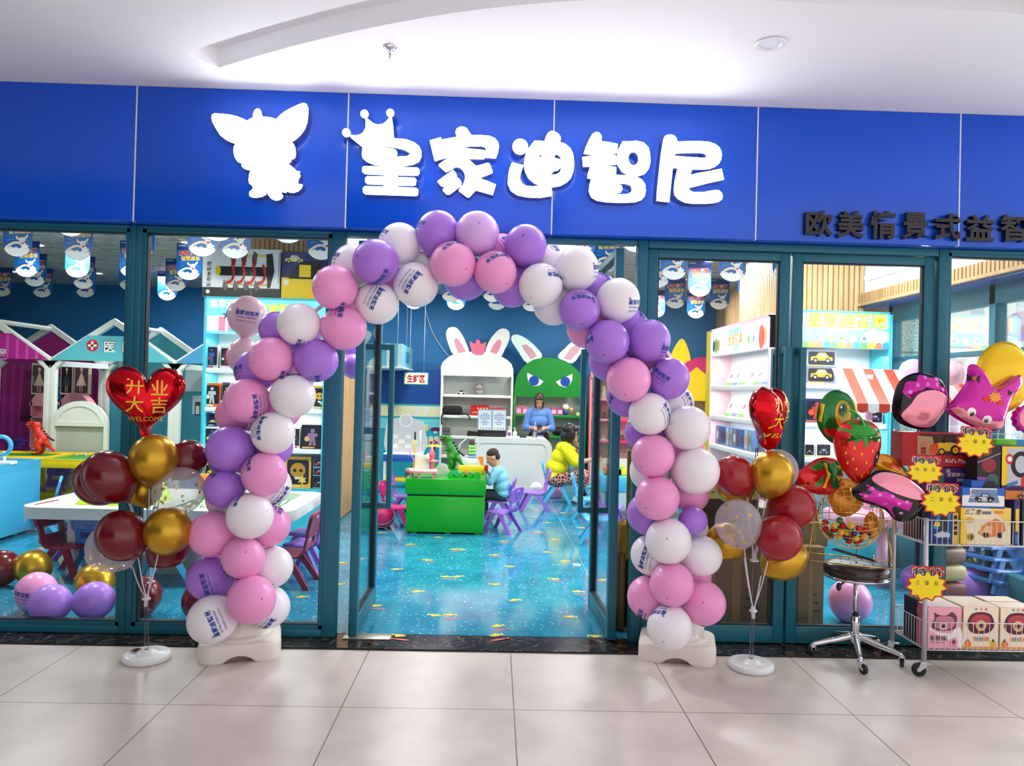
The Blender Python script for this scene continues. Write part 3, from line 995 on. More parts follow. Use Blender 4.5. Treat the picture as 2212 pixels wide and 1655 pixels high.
# ---- the arch's pole and its two water-filled bases
b=MB()
b.tube([v+Vector((0,0.02,0))for v in AXIS3],0.011,mat('arch_tube',(206,200,208),0.35,metal=0.3),n=8)
tag(b.build('arch_pole'),'thin grey tube bent into an arch, carrying the pink white and purple balloons','balloon arch frame')
M_BASE=mat('cream_plastic',(240,230,220),0.38)
def arch_base(px,py,rz,label,cap):
 p=atz(px,py,0)
 o=empty('arch_stand',(p.x,p.y,0),rz,label,'stand base','water-filled feet of the balloon arch')
 b=MB()
 w,d,h=0.215,0.185,0.098
 out=rrect(-w,-d,w,d,0.075,6)
 # tray with arched cut-outs under each side
 n=len(out)
 rings=[]
 for(z,s)in((0.0,0.985),(0.012,1.0),(h-0.022,1.0),(h-0.006,0.985),(h,0.95),(h+0.004,0.86)):
  rings.append([(x*s,y*s,z)for x,y in out])
 for q in rings[0:2]:
  for i,(x,y,z)in enumerate(q):
   lift=0.0
   if abs(y)>d*0.9 and abs(x)<0.07:
    lift=0.036*math.cos(x/0.07*PI/2)
   q[i]=(x,y,z+lift)
   # extra points along the long edges for the cut-out
 dense=[]
 for i in range(n):
  a,c=out[i],out[(i+1)%n]
  k=10 if math.hypot(a[0]-c[0],a[1]-c[1])>0.1 else 1
  for j in range(k):
   dense.append((a[0]+(c[0]-a[0])*j/k,a[1]+(c[1]-a[1])*j/k))
 n=len(dense)
 vs=[]
 prof=((0.0,0.985),(0.012,1.0),(h-0.022,1.0),(h-0.006,0.985),(h,0.95),(h+0.004,0.86))
 for z,s in prof:
  for x,y in dense:
   lift=0
   if z<0.02:
    if abs(y)>d*0.95 and abs(x)<0.085:
     lift=0.036*math.cos(x/0.085*PI/2)**0.7
    if abs(x)>w*0.95 and abs(y)<0.07:
     lift=0.036*math.cos(y/0.07*PI/2)**0.7
   vs.append((x*s,y*s,z+lift))
 fs=[(j*n+i,j*n+(i+1)%n,(j+1)*n+(i+1)%n,(j+1)*n+i)for j in range(len(prof)-1)for i in range(n)]
 fs.append(tuple(reversed(range(n))));fs.append(tuple((len(prof)-1)*n+i for i in range(n)))
 b.add(vs,fs,M_BASE,None,True)
 b.build('tray',o,sharp=60)
 b=MB()
 b.lathe([(0.172,h),(0.170,h+0.012),(0.155,h+0.020),(0.142,h+0.022),(0.140,h+0.030),(0.128,h+0.060),(0.098,h+0.088),(0.060,h+0.104),(0.036,h+0.110)],M_BASE,n=40)
 for k in range(3):
  a=math.radians(-90+36*(k-1))-rz
  b.tube([(0.13*math.cos(a),0.13*math.sin(a),h+0.052),(0.085*math.cos(a),0.085*math.sin(a),h+0.098),(0.045*math.cos(a),0.045*math.sin(a),h+0.112)],0.008,M_BASE,n=8)
 b.build('dome',o)
 b=MB();b.lathe([(0.036,h+0.105),(0.030,h+0.135),(0.024,h+0.165),(0.022,h+0.19)],M_BASE,n=20,caps=False);b.build('neck',o)
 a=math.radians(-104)-rz
 b=MB()
 Mx=T(0.118*math.cos(a),0.118*math.sin(a),h+0.058)@RZ(a+PI/2)@RX(math.radians(38))
 b.lathe([(0.012,-0.06),(0.030,-0.03),(0.034,0.0),(0.034,0.018),(0.026,0.018),(0.024,0.004)],M_BASE,Mx,n=16)
 b.build('spout',o)
 if cap:
  b=MB();b.lathe([(0.05,0),(0.05,0.05),(0.047,0.056),(0.03,0.058)],M_BASE,T(0.10,-0.02,h+0.03),n=20)
  b.box(0.12,-0.03,h+0.085,0.17,-0.01,h+0.092,M_BASE)
  b.build('filler_cap',o)
 return o
arch_base(520,1407,math.radians(16),'cream plastic water base under the arch\'s left leg, spout and dome showing',False)
arch_base(1462,1412,math.radians(-14),'cream plastic water base under the arch\'s right leg beside the balloon stand',True)
# ---- balloon stands
CLEAR=glass_mat('clear_acrylic',(0.90,0.90,0.93),0.9)
MILKY=mat('milky_plastic',(232,228,236),0.3,trans=0.0)
def confetti_mat():
 m=glass_mat('clear_latex',(0.93,0.91,0.94),0.5)
 n,l=m.node_tree.nodes,m.node_tree.links
 out=[q for q in n if q.type=='OUTPUT_MATERIAL'][0]
 old=out.inputs[0].links[0].from_socket
 mix=n.new('ShaderNodeMixShader');mix.inputs[0].default_value=0.3
 df=n.new('ShaderNodeBsdfDiffuse');df.inputs[0].default_value=(*lin((236,230,236)),1)
 l.new(old,mix.inputs[1]);l.new(df.outputs[0],mix.inputs[2]);l.new(mix.outputs[0],out.inputs[0])
 return m
M_CONF=confetti_mat()
LATEX['C']=M_CONF
NUB['C']=mat('clear_latex_nub',(210,190,200),0.4)
CNAME['C']='clear confetti'
M_CONFETTI=mat('gold_confetti',(226,184,84),0.3,metal=0.6)
def confetti(o,seed):
 rr=random.Random(seed)
 b=MB()
 for k in range(46):
  if k<26:
   th,a=rr.uniform(1.9,2.7),rr.uniform(0,2*PI)
  else:
   th,a=rr.uniform(0.3,2.9),rr.uniform(0,2*PI)
  d=Vector((math.sin(th)*math.cos(a),math.sin(th)*math.sin(a),math.cos(th)))
  q=d*(b_radius(d.z)+0.006)
  M3=basis(d).to_4x4()
  s=rr.uniform(0.05,0.075)
  b.add([(x,y,0)for x,y in circ(0,0,s,10)],[tuple(range(10))],M_CONFETTI,Matrix.Translation(q)@M3)
 b.build('confetti',o)
def stand(base_px,cup_px,data,side,heart_box,yaw,leaf):
 p=atz(*base_px,0.015)
 Y=p.y
 base=empty('balloon_stand',(p.x,p.y,0),0,f'clear balloon stand with white disc foot {side}','balloon stand','table-style balloon stands beside the arch')
 b=MB()
 b.lathe([(0.118,0.0),(0.124,0.006),(0.124,0.026),(0.118,0.034),(0.10,0.036),(0.055,0.036),(0.045,0.046),(0.03,0.052)],M_WHITEGLOSS,n=40)
 b.build('foot',base)
 cup=at(*cup_px,Y)
 top=None
 b=MB();b.tube([(0,0,0.05),(cup.x-p.x,0,cup.z)],0.0105,CLEAR,n=12);b.build('lower_pole',base)
 b=MB();b.lathe([(0.011,-0.035),(0.011,0),(0.022,0.002),(0.022,0.010),(0.013,0.012),(0.012,0.03)],MILKY,T(cup.x-p.x,0,cup.z),n=16);b.build('connector',base)
 objs=[]
 cx=cup.x-p.x
 hb=heart_box
 hz=at((hb[0]+hb[2])/2,hb[3],Y).z
 upper=cup.z+0.28
 b=MB();b.tube([(cx,0,cup.z),(cx,0,hz+0.02)],0.009,CLEAR,n=10);b.build('upper_pole',base)
 b=MB();b.lathe([(0.024,0.0),(0.024,0.008),(0.013,0.010),(0.013,0.06)],MILKY,T(cx,0,upper),n=14);b.build('connector',base)
 for k,(x,y,r,col,dY,kn,st)in enumerate(data):
  c=at(x,y,Y+dY)
  kp=at(kn[0],kn[1],Y+dY*0.6)
  o=place_balloon(x,y,r,col,Y=Y+dY,axis=(c-kp),stretch=st)
  o['row']=k
  objs.append((o,x,y,col))
  if col=='C':
   confetti(o,k+int(x))
  z0=cup.z if y>base_px[1]-330 else upper
  a=Vector((cx,0,z0+0.01))
  e=kp-Vector((p.x,p.y,0))
  mid=a.lerp(e,0.5)+Vector((0,0,-0.02))
  b=MB();b.tube(smooth_path([a,mid,e],4),0.0032,MILKY,n=6);b.build('stick',base)
 del_key=[o.pop('row')for o,*_ in objs]
 return base,objs,Y
M_FOIL_RED=mat('red_foil',(206,10,28),0.12,metal=0.85,spec=0.6)
M_FOIL_GOLDINK=mat('gold_ink',(246,206,60),0.3,metal=0.2)
def foil_shape(loop,thick,m,name,M,parent=None,power=0.5,puckers=26,n_in=9,back=None):
 """inflated foil cushion from an outline: rings shrink to the centroid while the depth swells"""
 b=MB()
 lp=list(loop)
 n=len(lp)
 cx,cy=sum(p[0]for p in lp)/n,sum(p[1]for p in lp)/n
 vs=[]
 L=n_in
 for sgn in(1,-1):
  base=len(vs)
  for k in range(L):
   t=1-k/L
   for i,(x,y)in enumerate(lp):
    dz=thick*(1-t**2.2)**power
    pk=0.02*math.sin(i*2*PI*puckers/n)*thick*4*(t**6)*(1-t)*4
    vs.append((cx+(x-cx)*t,cy+(y-cy)*t,sgn*(dz+pk)))
  vs.append((cx,cy,sgn*thick))
 per=L*n+1
 for s_,mm in((0,m),(1,back or m)):
  fs=[]
  o0=s_*per
  for k in range(L-1):
   for i in range(n):
    q=(o0+k*n+i,o0+k*n+(i+1)%n,o0+(k+1)*n+(i+1)%n,o0+(k+1)*n+i)
    fs.append(q if s_==0 else tuple(reversed(q)))
  for i in range(n):
   q=(o0+(L-1)*n+i,o0+(L-1)*n+(i+1)%n,o0+per-1)
   fs.append(q if s_==0 else tuple(reversed(q)))
  k0=b.mi(mm)
  if s_==0:
   b.v.extend(M@Vector(v)for v in vs)
  for f in fs:
   b.f.append(f);b.fm.append(k0);b.fs.append(True)
 return b.build(name,parent)
def foil_z(loop,thick,x,y,power=0.5):
 """depth of the cushion's front at (x, y)"""
 n=len(loop)
 cx,cy=sum(p[0]for p in loop)/n,sum(p[1]for p in loop)/n
 dx,dy=x-cx,y-cy
 d=math.hypot(dx,dy)
 if d<1e-6:
  return thick
 best=1e9
 for i in range(n):
  ax,ay=loop[i][0]-cx,loop[i][1]-cy
  bx,by=loop[(i+1)%n][0]-cx,loop[(i+1)%n][1]-cy
  den=dx*(by-ay)-dy*(bx-ax)
  if abs(den)<1e-12:
   continue
  t=(ax*(by-ay)-ay*(bx-ax))/den
  u=(ax*dy-ay*dx)/den
  if t>0 and-1e-6<=u<=1+1e-6:
   best=min(best,t)
 t=min(1.0,1.0/best)if best<1e8 else 1.0
 return thick*max(0.0,1-t**2.2)**power
def heart_loop(w,h):
 out=[]
 for i in range(56):
  t=2*PI*i/56
  x=16*math.sin(t)**3
  y=13*math.cos(t)-5*math.cos(2*t)-2*math.cos(3*t)-math.cos(4*t)
  out.append((-x/16*w/2,(y+2.5)/29*h))
 return out
def foil_text(lp,th,s,cx,cy,h,m,M,w=None,bold=0.0,power=0.5):
 vs,fs,tw,thh=glyphs(s,bold,2)
 sx=(w/tw)if w else h
 out=[]
 for x,y in vs:
  X,Yy=cx+x*sx,cy+y*h
  out.append((X,Yy,foil_z(lp,th,X,Yy,power)+0.004))
 b=MB();b.add(out,fs,m,M)
 return b
def heart(box,Y,yaw,label,width):
 c=at((box[0]+box[2])/2,(box[1]+box[3])/2,Y)
 h=(box[3]-box[1])/ppm(Y)
 lp=heart_loop(width,h*1.04)
 th=0.085
 root=empty('heart_balloon',tuple(c),0,label,'foil balloon','red foil heart balloons')
 M=RZ(yaw)@FRONT
 foil_shape(lp,th,M_FOIL_RED,'foil',M,root,puckers=40)
 for s,x,y in(('开',-0.055,0.085),('业',0.06,0.08),('大',-0.055,-0.01),('吉',0.06,-0.015)):
  foil_text(lp,th,s,x*width/0.38,y,0.092,M_FOIL_GOLDINK,M,bold=0.008).build('gold_lettering',root)
 foil_text(lp,th,'WELCOME',0.0,-0.088,0.036,M_FOIL_GOLDINK,M,w=0.165*width/0.38).build('gold_lettering',root)
 b=MB()
 b.prism([(-0.028,-0.5*h+0.035),(0.028,-0.5*h+0.035),(0.012,-0.5*h-0.012),(-0.012,-0.5*h-0.012)],-0.003,0.003,M_FOIL_RED,M)
 b.build('neck_tab',root)
 return root
left_data=[(332,992,50,'G',-0.05,(323,1050),1.06),(404,993,41,'M',0.08,(345,1075),1.05),(236,1030,53,'M',-0.10,(276,1080),1.08),(214,1040,50,'M',0.06,(282,1086),1.06),(310,1055,38,'G',0.12,(318,1098),1.02),(387,1061,51,'C',-0.02,(330,1100),1.06),(363,1147,50,'G',-0.10,(342,1196),1.0),(263,1157,52,'M',-0.13,(298,1200),1.04),(241,1183,51,'C',0.03,(287,1228),1.0),(366,1178,46,'M',0.08,(330,1216),1.05)]
right_data=[(1667,1024,46,'G',-0.08,(1655,1076),1.05),(1677,1016,45,'C',0.08,(1640,1062),1.0),(1587,1027,41,'R',-0.03,(1614,1070),1.08),(1586,1046,43,'G',0.10,(1612,1085),1.0),(1595,1131,49,'C',-0.10,(1608,1188),1.06),(1567,1170,40,'G',0.08,(1607,1202),1.0),(1710,1095,48,'R',0.02,(1652,1120),1.06),(1683,1162,48,'R',-0.14,(1660,1208),1.0),(1694,1206,45,'G',0.06,(1644,1244),1.12)]
sl,ol,YL=stand((317,1418),(316,1296),left_data,'left of the arch, dry leaf on it',(245,796,386,945),0,True)
sr,orr,YR=stand((1622,1437),(1627,1322),right_data,'right of the arch beside the swivel stool',(1609,838,1713,976),0,False)
LLAB=['topmost gold balloon under the left heart','dark maroon balloon behind the top gold one at right','large dark maroon balloon at the upper left, in front','dark maroon balloon half hidden at the far upper left','dull gold balloon hidden behind the left pole','clear balloon with gold confetti at the upper right','gold balloon at the lower right beside the arch','dark maroon balloon at the lower front','clear balloon with gold confetti at the lower left','dark maroon balloon tucked under the lower gold one']
for(o,*_),s in zip(ol,LLAB):
 tag(o,s+', left stand','balloon','balloons on the left stand')
RLAB=['gold balloon directly under the right heart','pale clear balloon peeping out behind the top gold one','dark red balloon at the upper left beside the arch','dull gold balloon behind the upper left red one','clear balloon with gold confetti at centre','gold balloon behind the confetti one at lower left','red balloon at the right above the stool','red balloon at the lower front','gold balloon at the bottom right behind the red one']
for(o,*_),s in zip(orr,RLAB):
 tag(o,s+', right stand','balloon','balloons on the right stand')
heart((245,796,386,942),YL,math.radians(26),'shiny red heart balloon with gold writing facing the viewer, atop left stand',0.39)
heart((1609,838,1713,972),YR,math.radians(48),'shiny red heart balloon turned sideways on the right balloon stand',0.37)
# dried leaf lying on the left foot
p=atz(300,1408,0.036)
b=MB()
lf=[(-0.05,0,0.006),(-0.02,0.02,0.016),(0.03,0.024,0.006),(0.055,0.004,0.014),(0.02,-0.012,0.004),(-0.02,-0.02,0.012)]
b.add(lf+[(0,0,0.018)],[(i,(i+1)%6,6)for i in range(6)]+[((i+1)%6,i,6)for i in range(6)],C(110,82,36))
tag(b.build('dried_leaf',loc=(p.x,p.y,0.034)),'curled brown dry leaf lying on the left balloon stand\'s foot','leaf')
# ---- loose balloons inside the shop
LOOSE=[(4,1227,42,'M',(20,1262),None,'dark maroon balloon on the floor at the far left behind the glass'),(72,1226,39,'G',(110,1240),None,'gold balloon on the floor between maroon chair and far-left balloon'),(78,1279,46,'P',None,(52,1290,12),'pink printed balloon on the floor behind the left window'),(206,1257,40,'G',(240,1262),None,'gold balloon on the floor behind the right-hand purple one'),(305,1287,43,'M',(300,1246),None,'maroon balloon on the floor just right of the window post'),(437,1298,42,'M',(445,1262),None,'maroon balloon on the floor behind the arch\'s left leg'),]
for(x,y,r,col,pole,text,lab)in LOOSE:
 o=place_balloon(x,y,r,col,z=0.135,pole=pole,text=text,r_w=0.122)
 tag(o,lab,'balloon','loose balloons on the shop floor')
for(x,y,r,kn,text,lab)in((109,1304,43,(165,1306),(106,1268,0),'left of two purple balloons tied together behind the left window'),(204,1298,45,(152,1306),(212,1330,-20),'right of two purple balloons tied together behind the left window')):
 c=atz(x,y,0.128)
 o=place_balloon(x,y,r,'V',z=0.128,axis=c-atz(kn[0],kn[1],0.12),text=None,r_w=0.116)
 tag(o,lab,'balloon','loose balloons on the shop floor')
 # pair hanging knot to knot inside the glass, and the others seen inside
c1,c2=at(534.5,683,0.52),at(527,769,0.52)
o=place_balloon(534.5,682,41,'B',Y=0.52,text=(534,680,9),stretch=1.03)
rb_=MB().tube([tuple(o.matrix_world.inverted()@Vector(q))for q in(c1+Vector((0.0,0.05,0)),Vector((c1.x,0.62,ZS)))],0.012,CLEAR,n=5).build('ribbon',o)
tag(o,'pale pink printed balloon, upper of a pair hung inside the second window','balloon','balloons hung inside the shop')
o=place_balloon(527,770,36,'B',Y=0.52,axis=Vector((0,0,-1)),stretch=1.03)
tag(o,'pale pink balloon, lower of a pair hung inside the second window','balloon','balloons hung inside the shop')
INNER=[(763,791,26,'V',1.3,'purple balloon seen in the gap beside the left door leaf'),(760,748,22,'V',1.5,'small purple balloon above another in the gap beside the left door'),(1158.5,1054,12.5,'W',6.28,'small white balloon on the floor against the white counter'),(1197,1062,19,'P',6.2,'pink balloon on the floor behind the light-blue chair'),(2203,706,31,'B',1.9,'pink balloon highest in the right window'),(2165,760,36,'B',1.7,'pink printed balloon behind the yellow foil one'),(2062,806,26,'B',1.6,'pale pink balloon left of the yellow foil one in the right window'),(1972,803,27,'L',1.9,'lilac balloon over the striped awning'),(1836,1298,43,'P',None,'pink balloon on the floor behind the swivel stool'),(2095,1266,44,'V',None,'purple balloon on the floor behind the wire rack'),(1978,1252,30,'V',1.6,'purple balloon partly hidden by the third-prize tag')]
for(x,y,r,col,Y,lab)in INNER:
 if Y is None:
  o=place_balloon(x,y,r,col,z=0.15,r_w=0.137)
 else:
  o=place_balloon(x,y,r,col,Y=Y,axis=Vector((0.2,-0.5,0.8)))
 tag(o,lab,'balloon','loose balloons inside the shop')
 # ================================================================ SIGN LETTERS ON THE FASCIA
M_GLOW=mat('lit_acrylic',(255,255,255),0.4,emit=9.0)
M_RETURN=mat('letter_return',(70,84,150),0.2,spec=0.6)
Y_L=0.0
def px_loops(loops,ox,oy,k):
 out=[]
 for lp in loops:
  q=[]
  for x,y in lp:
   p=at(ox+x*k,oy+y*k,Y_L)
   q.append((p.x,p.z))
  out.append(q)
 return out
def glow_letter(name,groups,label,cat,group=None):
 """groups: list of loop lists (outline + holes) in world x,z"""
 allp=[p for g in groups for lp in g for p in lp]
 cx=sum(p[0]for p in allp)/len(allp)
 cz=sum(p[1]for p in allp)/len(allp)
 root=empty(name,(cx,0.079,cz),0,label,cat,group)
 f,r=MB(),MB()
 for g in groups:
  loc=[[(x-cx,z-cz)for x,z in lp]for lp in g]
  f.prism(loc,0.066,0.079-Y_L,M_GLOW,FRONT)
  r.prism(loc,0.0,0.066,M_RETURN,FRONT,smooth_side=False)
 f.build('lit_face',root)
 r.build('return_edge',root)
 return root
LOGO=[(160,240),(250,245),(400,260),(500,285),(590,320),(643,350),(690,322),(732,302),(735,250),(755,195),(790,168),(825,168),(848,200),(858,255),(880,285),(960,295),(1030,308),(1080,327),(1130,275),(1200,215),(1300,160),(1420,105),(1490,82),(1530,100),(1552,160),(1550,250),(1535,370),(1500,465),(1440,550),(1370,615),(1305,655),(1340,700),(1358,760),(1365,840),(1355,890),(1325,915),(1308,905),(1290,955),(1250,980),(1225,955),(1222,985),(1280,1005),(1330,1045),(1385,1100),(1430,1105),(1418,1140),(1437,1165),(1405,1210),(1397,1290),(1468,1300),(1450,1350),(1400,1395),(1330,1418),(1270,1412),(1230,1392),(1218,1418),(1150,1405),(1095,1388),(1140,1405),(1170,1450),(1165,1495),(1120,1525),(1060,1533),(1000,1505),(955,1450),(940,1395),(935,1360),(908,1360),(928,1400),(920,1440),(860,1475),(780,1490),(710,1485),(678,1465),(680,1410),(735,1360),(722,1315),(680,1285),(668,1240),(675,1160),(700,1080),(640,1075),(585,1050),(560,1015),(565,1000),(595,998),(525,965),(500,955),(460,890),(442,800),(450,730),(480,685),(400,665),(330,630),(250,570),(190,480),(130,370),(115,300),(125,260)]
HUANG=[[[(160,455),(180,437),(240,445),(300,430),(345,390),(368,330),(368,270),(362,230),(385,215),(420,245),(470,285),(530,300),(590,292),(640,260),(680,205),(712,205),(725,290),(740,465),(685,490),(760,485),(900,495),(1010,535),(1080,590),(1105,650),(1105,720),(1075,785),(1000,825),(900,842),(760,850),(600,848),(480,830),(380,790),(325,740),(318,690),(328,600),(165,465)],[(590,592),(660,588),(780,605),(880,630),(945,665),(955,695),(920,720),(780,728),(640,720),(510,708),(505,692),(640,702),(770,712),(785,690),(785,660),(765,635),(720,618),(600,604)]],[circ(350,155,52,24)],[circ(693,143,51,24)],[circ(110,405,54,24)],[[(345,852),(1050,872),(1076,890),(1080,945),(1055,972),(790,970),(790,1000),(1015,1005),(1037,1025),(1030,1095),(1000,1107),(790,1104),(790,1130),(1035,1140),(1062,1160),(1058,1230),(1035,1244),(360,1222),(330,1195),(333,1140),(360,1118),(608,1124),(608,1096),(385,1086),(360,1060),(362,1005),(390,985),(610,990),(610,962),(350,952),(322,925),(322,875)]]]
JIA=[[[(1218,512),(1365,470),(1380,500),(1480,480),(1578,465),(1560,405),(1575,355),(1620,328),(1670,328),(1710,350),(1740,395),(1775,443),(1900,442),(2010,450),(2080,480),(2125,530),(2138,590),(2125,660),(2095,745),(1950,732),(1940,752),(1725,750),(1830,850),(1900,835),(1985,808),(2010,815),(2055,925),(2045,940),(1868,1010),(1960,1040),(2095,1095),(2055,1232),(1960,1205),(1830,1170),(1740,1262),(1715,1262),(1605,1180),(1605,1165),(1665,1090),(1688,1020),(1685,960),(1660,905),(1615,868),(1568,855),(1510,885),(1435,930),(1420,920),(1335,840),(1340,828),(1480,728),(1430,735),(1290,778),(1280,775)],[(1615,602),(1760,582),(1900,580),(1950,595),(1965,620),(1955,690),(1945,640),(1880,632),(1740,620)]],[[(1525,902),(1565,940),(1580,1000),(1620,1030),(1640,1070),(1630,1110),(1480,1225),(1440,1225),(1390,1170),(1395,1155),(1440,1110),(1400,1120),(1370,1115),(1322,1060),(1325,1050)]]]
DI=[[circ(285,300,108,28)],[[(485,220),(628,225),(645,165),(675,110),(720,82),(760,85),(820,120),(850,160),(855,200),(840,237),(920,265),(990,325),(1030,410),(1043,530),(1035,640),(1000,740),(940,800),(850,850),(722,872),(732,990),(560,1018),(380,1010),(240,980),(150,915),(110,820),(115,720),(135,610),(170,525),(330,565),(290,680),(280,750),(310,820),(370,855),(450,862),(580,855),(480,810),(400,740),(350,640),(338,540),(350,440),(390,340)],[(545,435),(570,410),(590,412),(580,450),(540,450)],[(770,405),(820,410),(855,450),(865,520),(862,600),(845,660),(790,695),(700,700),(620,685),(550,650),(520,610),(550,608),(570,660),(640,690),(710,685),(770,635),(820,630),(855,590),(858,530),(840,480),(765,460)]]]
ZHI=[[[(1180,390),(1210,300),(1250,210),(1300,125),(1350,97),(1395,105),(1430,150),(1430,190),(1420,225),(1530,240),(1655,265),(1645,390),(1530,395),(1525,412),(1630,420),(1640,550),(1470,558),(1480,570),(1635,590),(1630,688),(1420,685),(1420,698),(1760,705),(1900,720),(1990,760),(2040,830),(2050,920),(2035,1000),(1990,1050),(1900,1080),(1720,1088),(1500,1080),(1360,1055),(1285,1010),(1252,930),(1260,840),(1285,750),(1230,740),(1232,700),(1270,578),(1172,580),(1160,450),(1330,428),(1355,375),(1325,418),(1200,398)],[(1560,828),(1660,830),(1710,850),(1722,900),(1700,945),(1640,955),(1520,960),(1680,975),(1800,970),(1850,935),(1860,890),(1840,840),(1760,818),(1650,815)]],[[(1725,228),(1800,230),(1920,220),(2020,245),(2085,310),(2110,400),(2115,520),(2095,610),(2040,680),(1960,710),(1890,715),(1800,700),(1720,650),(1660,560),(1645,460),(1665,340)],circ(1878,468,73,24,97)]]
NI=[[[(495,270),(520,220),(570,195),(640,188),(700,205),(740,245),(768,328),(1000,322),(1250,322),(1400,335),(1520,375),(1600,440),(1640,520),(1648,600),(1635,690),(1590,770),(1520,820),(1430,858),(1300,875),(1065,868),(1020,995),(1150,960),(1400,915),(1645,868),(1693,1078),(1400,1140),(980,1245),(1010,1290),(1060,1325),(1150,1335),(1300,1330),(1420,1305),(1530,1290),(1600,1300),(1650,1350),(1668,1420),(1650,1480),(1590,1520),(1480,1545),(1300,1555),(1080,1555),(920,1530),(800,1470),(720,1385),(705,1280),(720,1120),(778,850),(675,840),(640,1180),(605,1525),(360,1497),(365,1350),(410,900),(450,550)],[(735,555),(900,545),(1230,540),(1310,555),(1355,600),(1345,640),(1280,652),(1000,635),(708,612)]]]
def rnd(groups):
 """round the traced corners slightly"""
 out=[]
 for g in groups:
  h=[]
  for lp in g:
   q=[]
   L=len(lp)
   for i in range(L):
    a,b_,c=lp[i-1],lp[i],lp[(i+1)%L]
    q.append((b_[0]*0.72+a[0]*0.28,b_[1]*0.72+a[1]*0.28))
    q.append((b_[0]*0.9+(a[0]+c[0])*0.05,b_[1]*0.9+(a[1]+c[1])*0.05))
    q.append((b_[0]*0.72+c[0]*0.28,b_[1]*0.72+c[1]*0.28))
   h.append(q)
  out.append(h)
 return out
SG='glowing white letters of the shop sign'
glow_letter('sign_emblem',[px_loops(g,440,210,320/2207)for g in[[LOGO]]],'glowing white big-eared animal emblem at the left end of the shop sign','sign emblem')
for g,k,ox,oy,lab in((HUANG,360/2212,730,220,'glowing white first character of the shop sign, wearing a crown'),(JIA,360/2212,730,220,'glowing white second character of the shop sign'),(DI,340/2212,1080,270,'glowing white third character of the shop sign, with a smiling face'),(ZHI,340/2212,1080,270,'glowing white fourth character of the shop sign'),(NI,220/2023,1380,270,'glowing white fifth, rightmost character of the shop sign')):
 glow_letter('sign_letter',[px_loops(q,ox,oy,k)for q in g],lab,'sign letter',SG)
 # black unlit characters low on the right fascia
M_BLK=mat('black_acrylic',(26,26,30),0.14,spec=0.6)
CH=[('欧',1740,1800,454,510),('美',1809,1868,454,514),('情',1880,1938,455,516),('景',1950,2006,458,517),('式',2020,2077,461,519),('益',2088,2149,463,521),('智',2161,2222,463,522),('玩',2233,2294,467,526),('具',2306,2366,469,528)]
for i,(ch,x0,x1,y0,y1)in enumerate(CH[:7]):
 p=at((x0+x1)/2,(y0+y1)/2,0.04)
 w=(x1-x0)/ppm(0.04);h=(y1-y0)/ppm(0.04)
 vs,fs,tw,th=glyphs(ch,0.026,2)
 b=MB()
 V2=[(x*w/tw,y*h/th)for x,y in vs]
 b.add([(x,y,0.039)for x,y in V2],fs,M_BLK,FRONT)
 # edges of the glyph's outline
 ed={}
 for f in fs:
  for a in range(len(f)):
   e=(f[a],f[(a+1)%len(f)])
   ed[e]=True
 vmap={}
 for(a,c)in[e for e in ed if(e[1],e[0])not in ed]:
  b.add([(*V2[a],0.0),(*V2[c],0.0),(*V2[c],0.039),(*V2[a],0.039)],[(0,1,2,3)],M_BLK,FRONT)
 tag(b.build('sign_letter',loc=(p.x,0.079,p.z)),f'{ORD[i]} from the left of the small black characters low on the fascia','sign letter','black characters on the fascia')
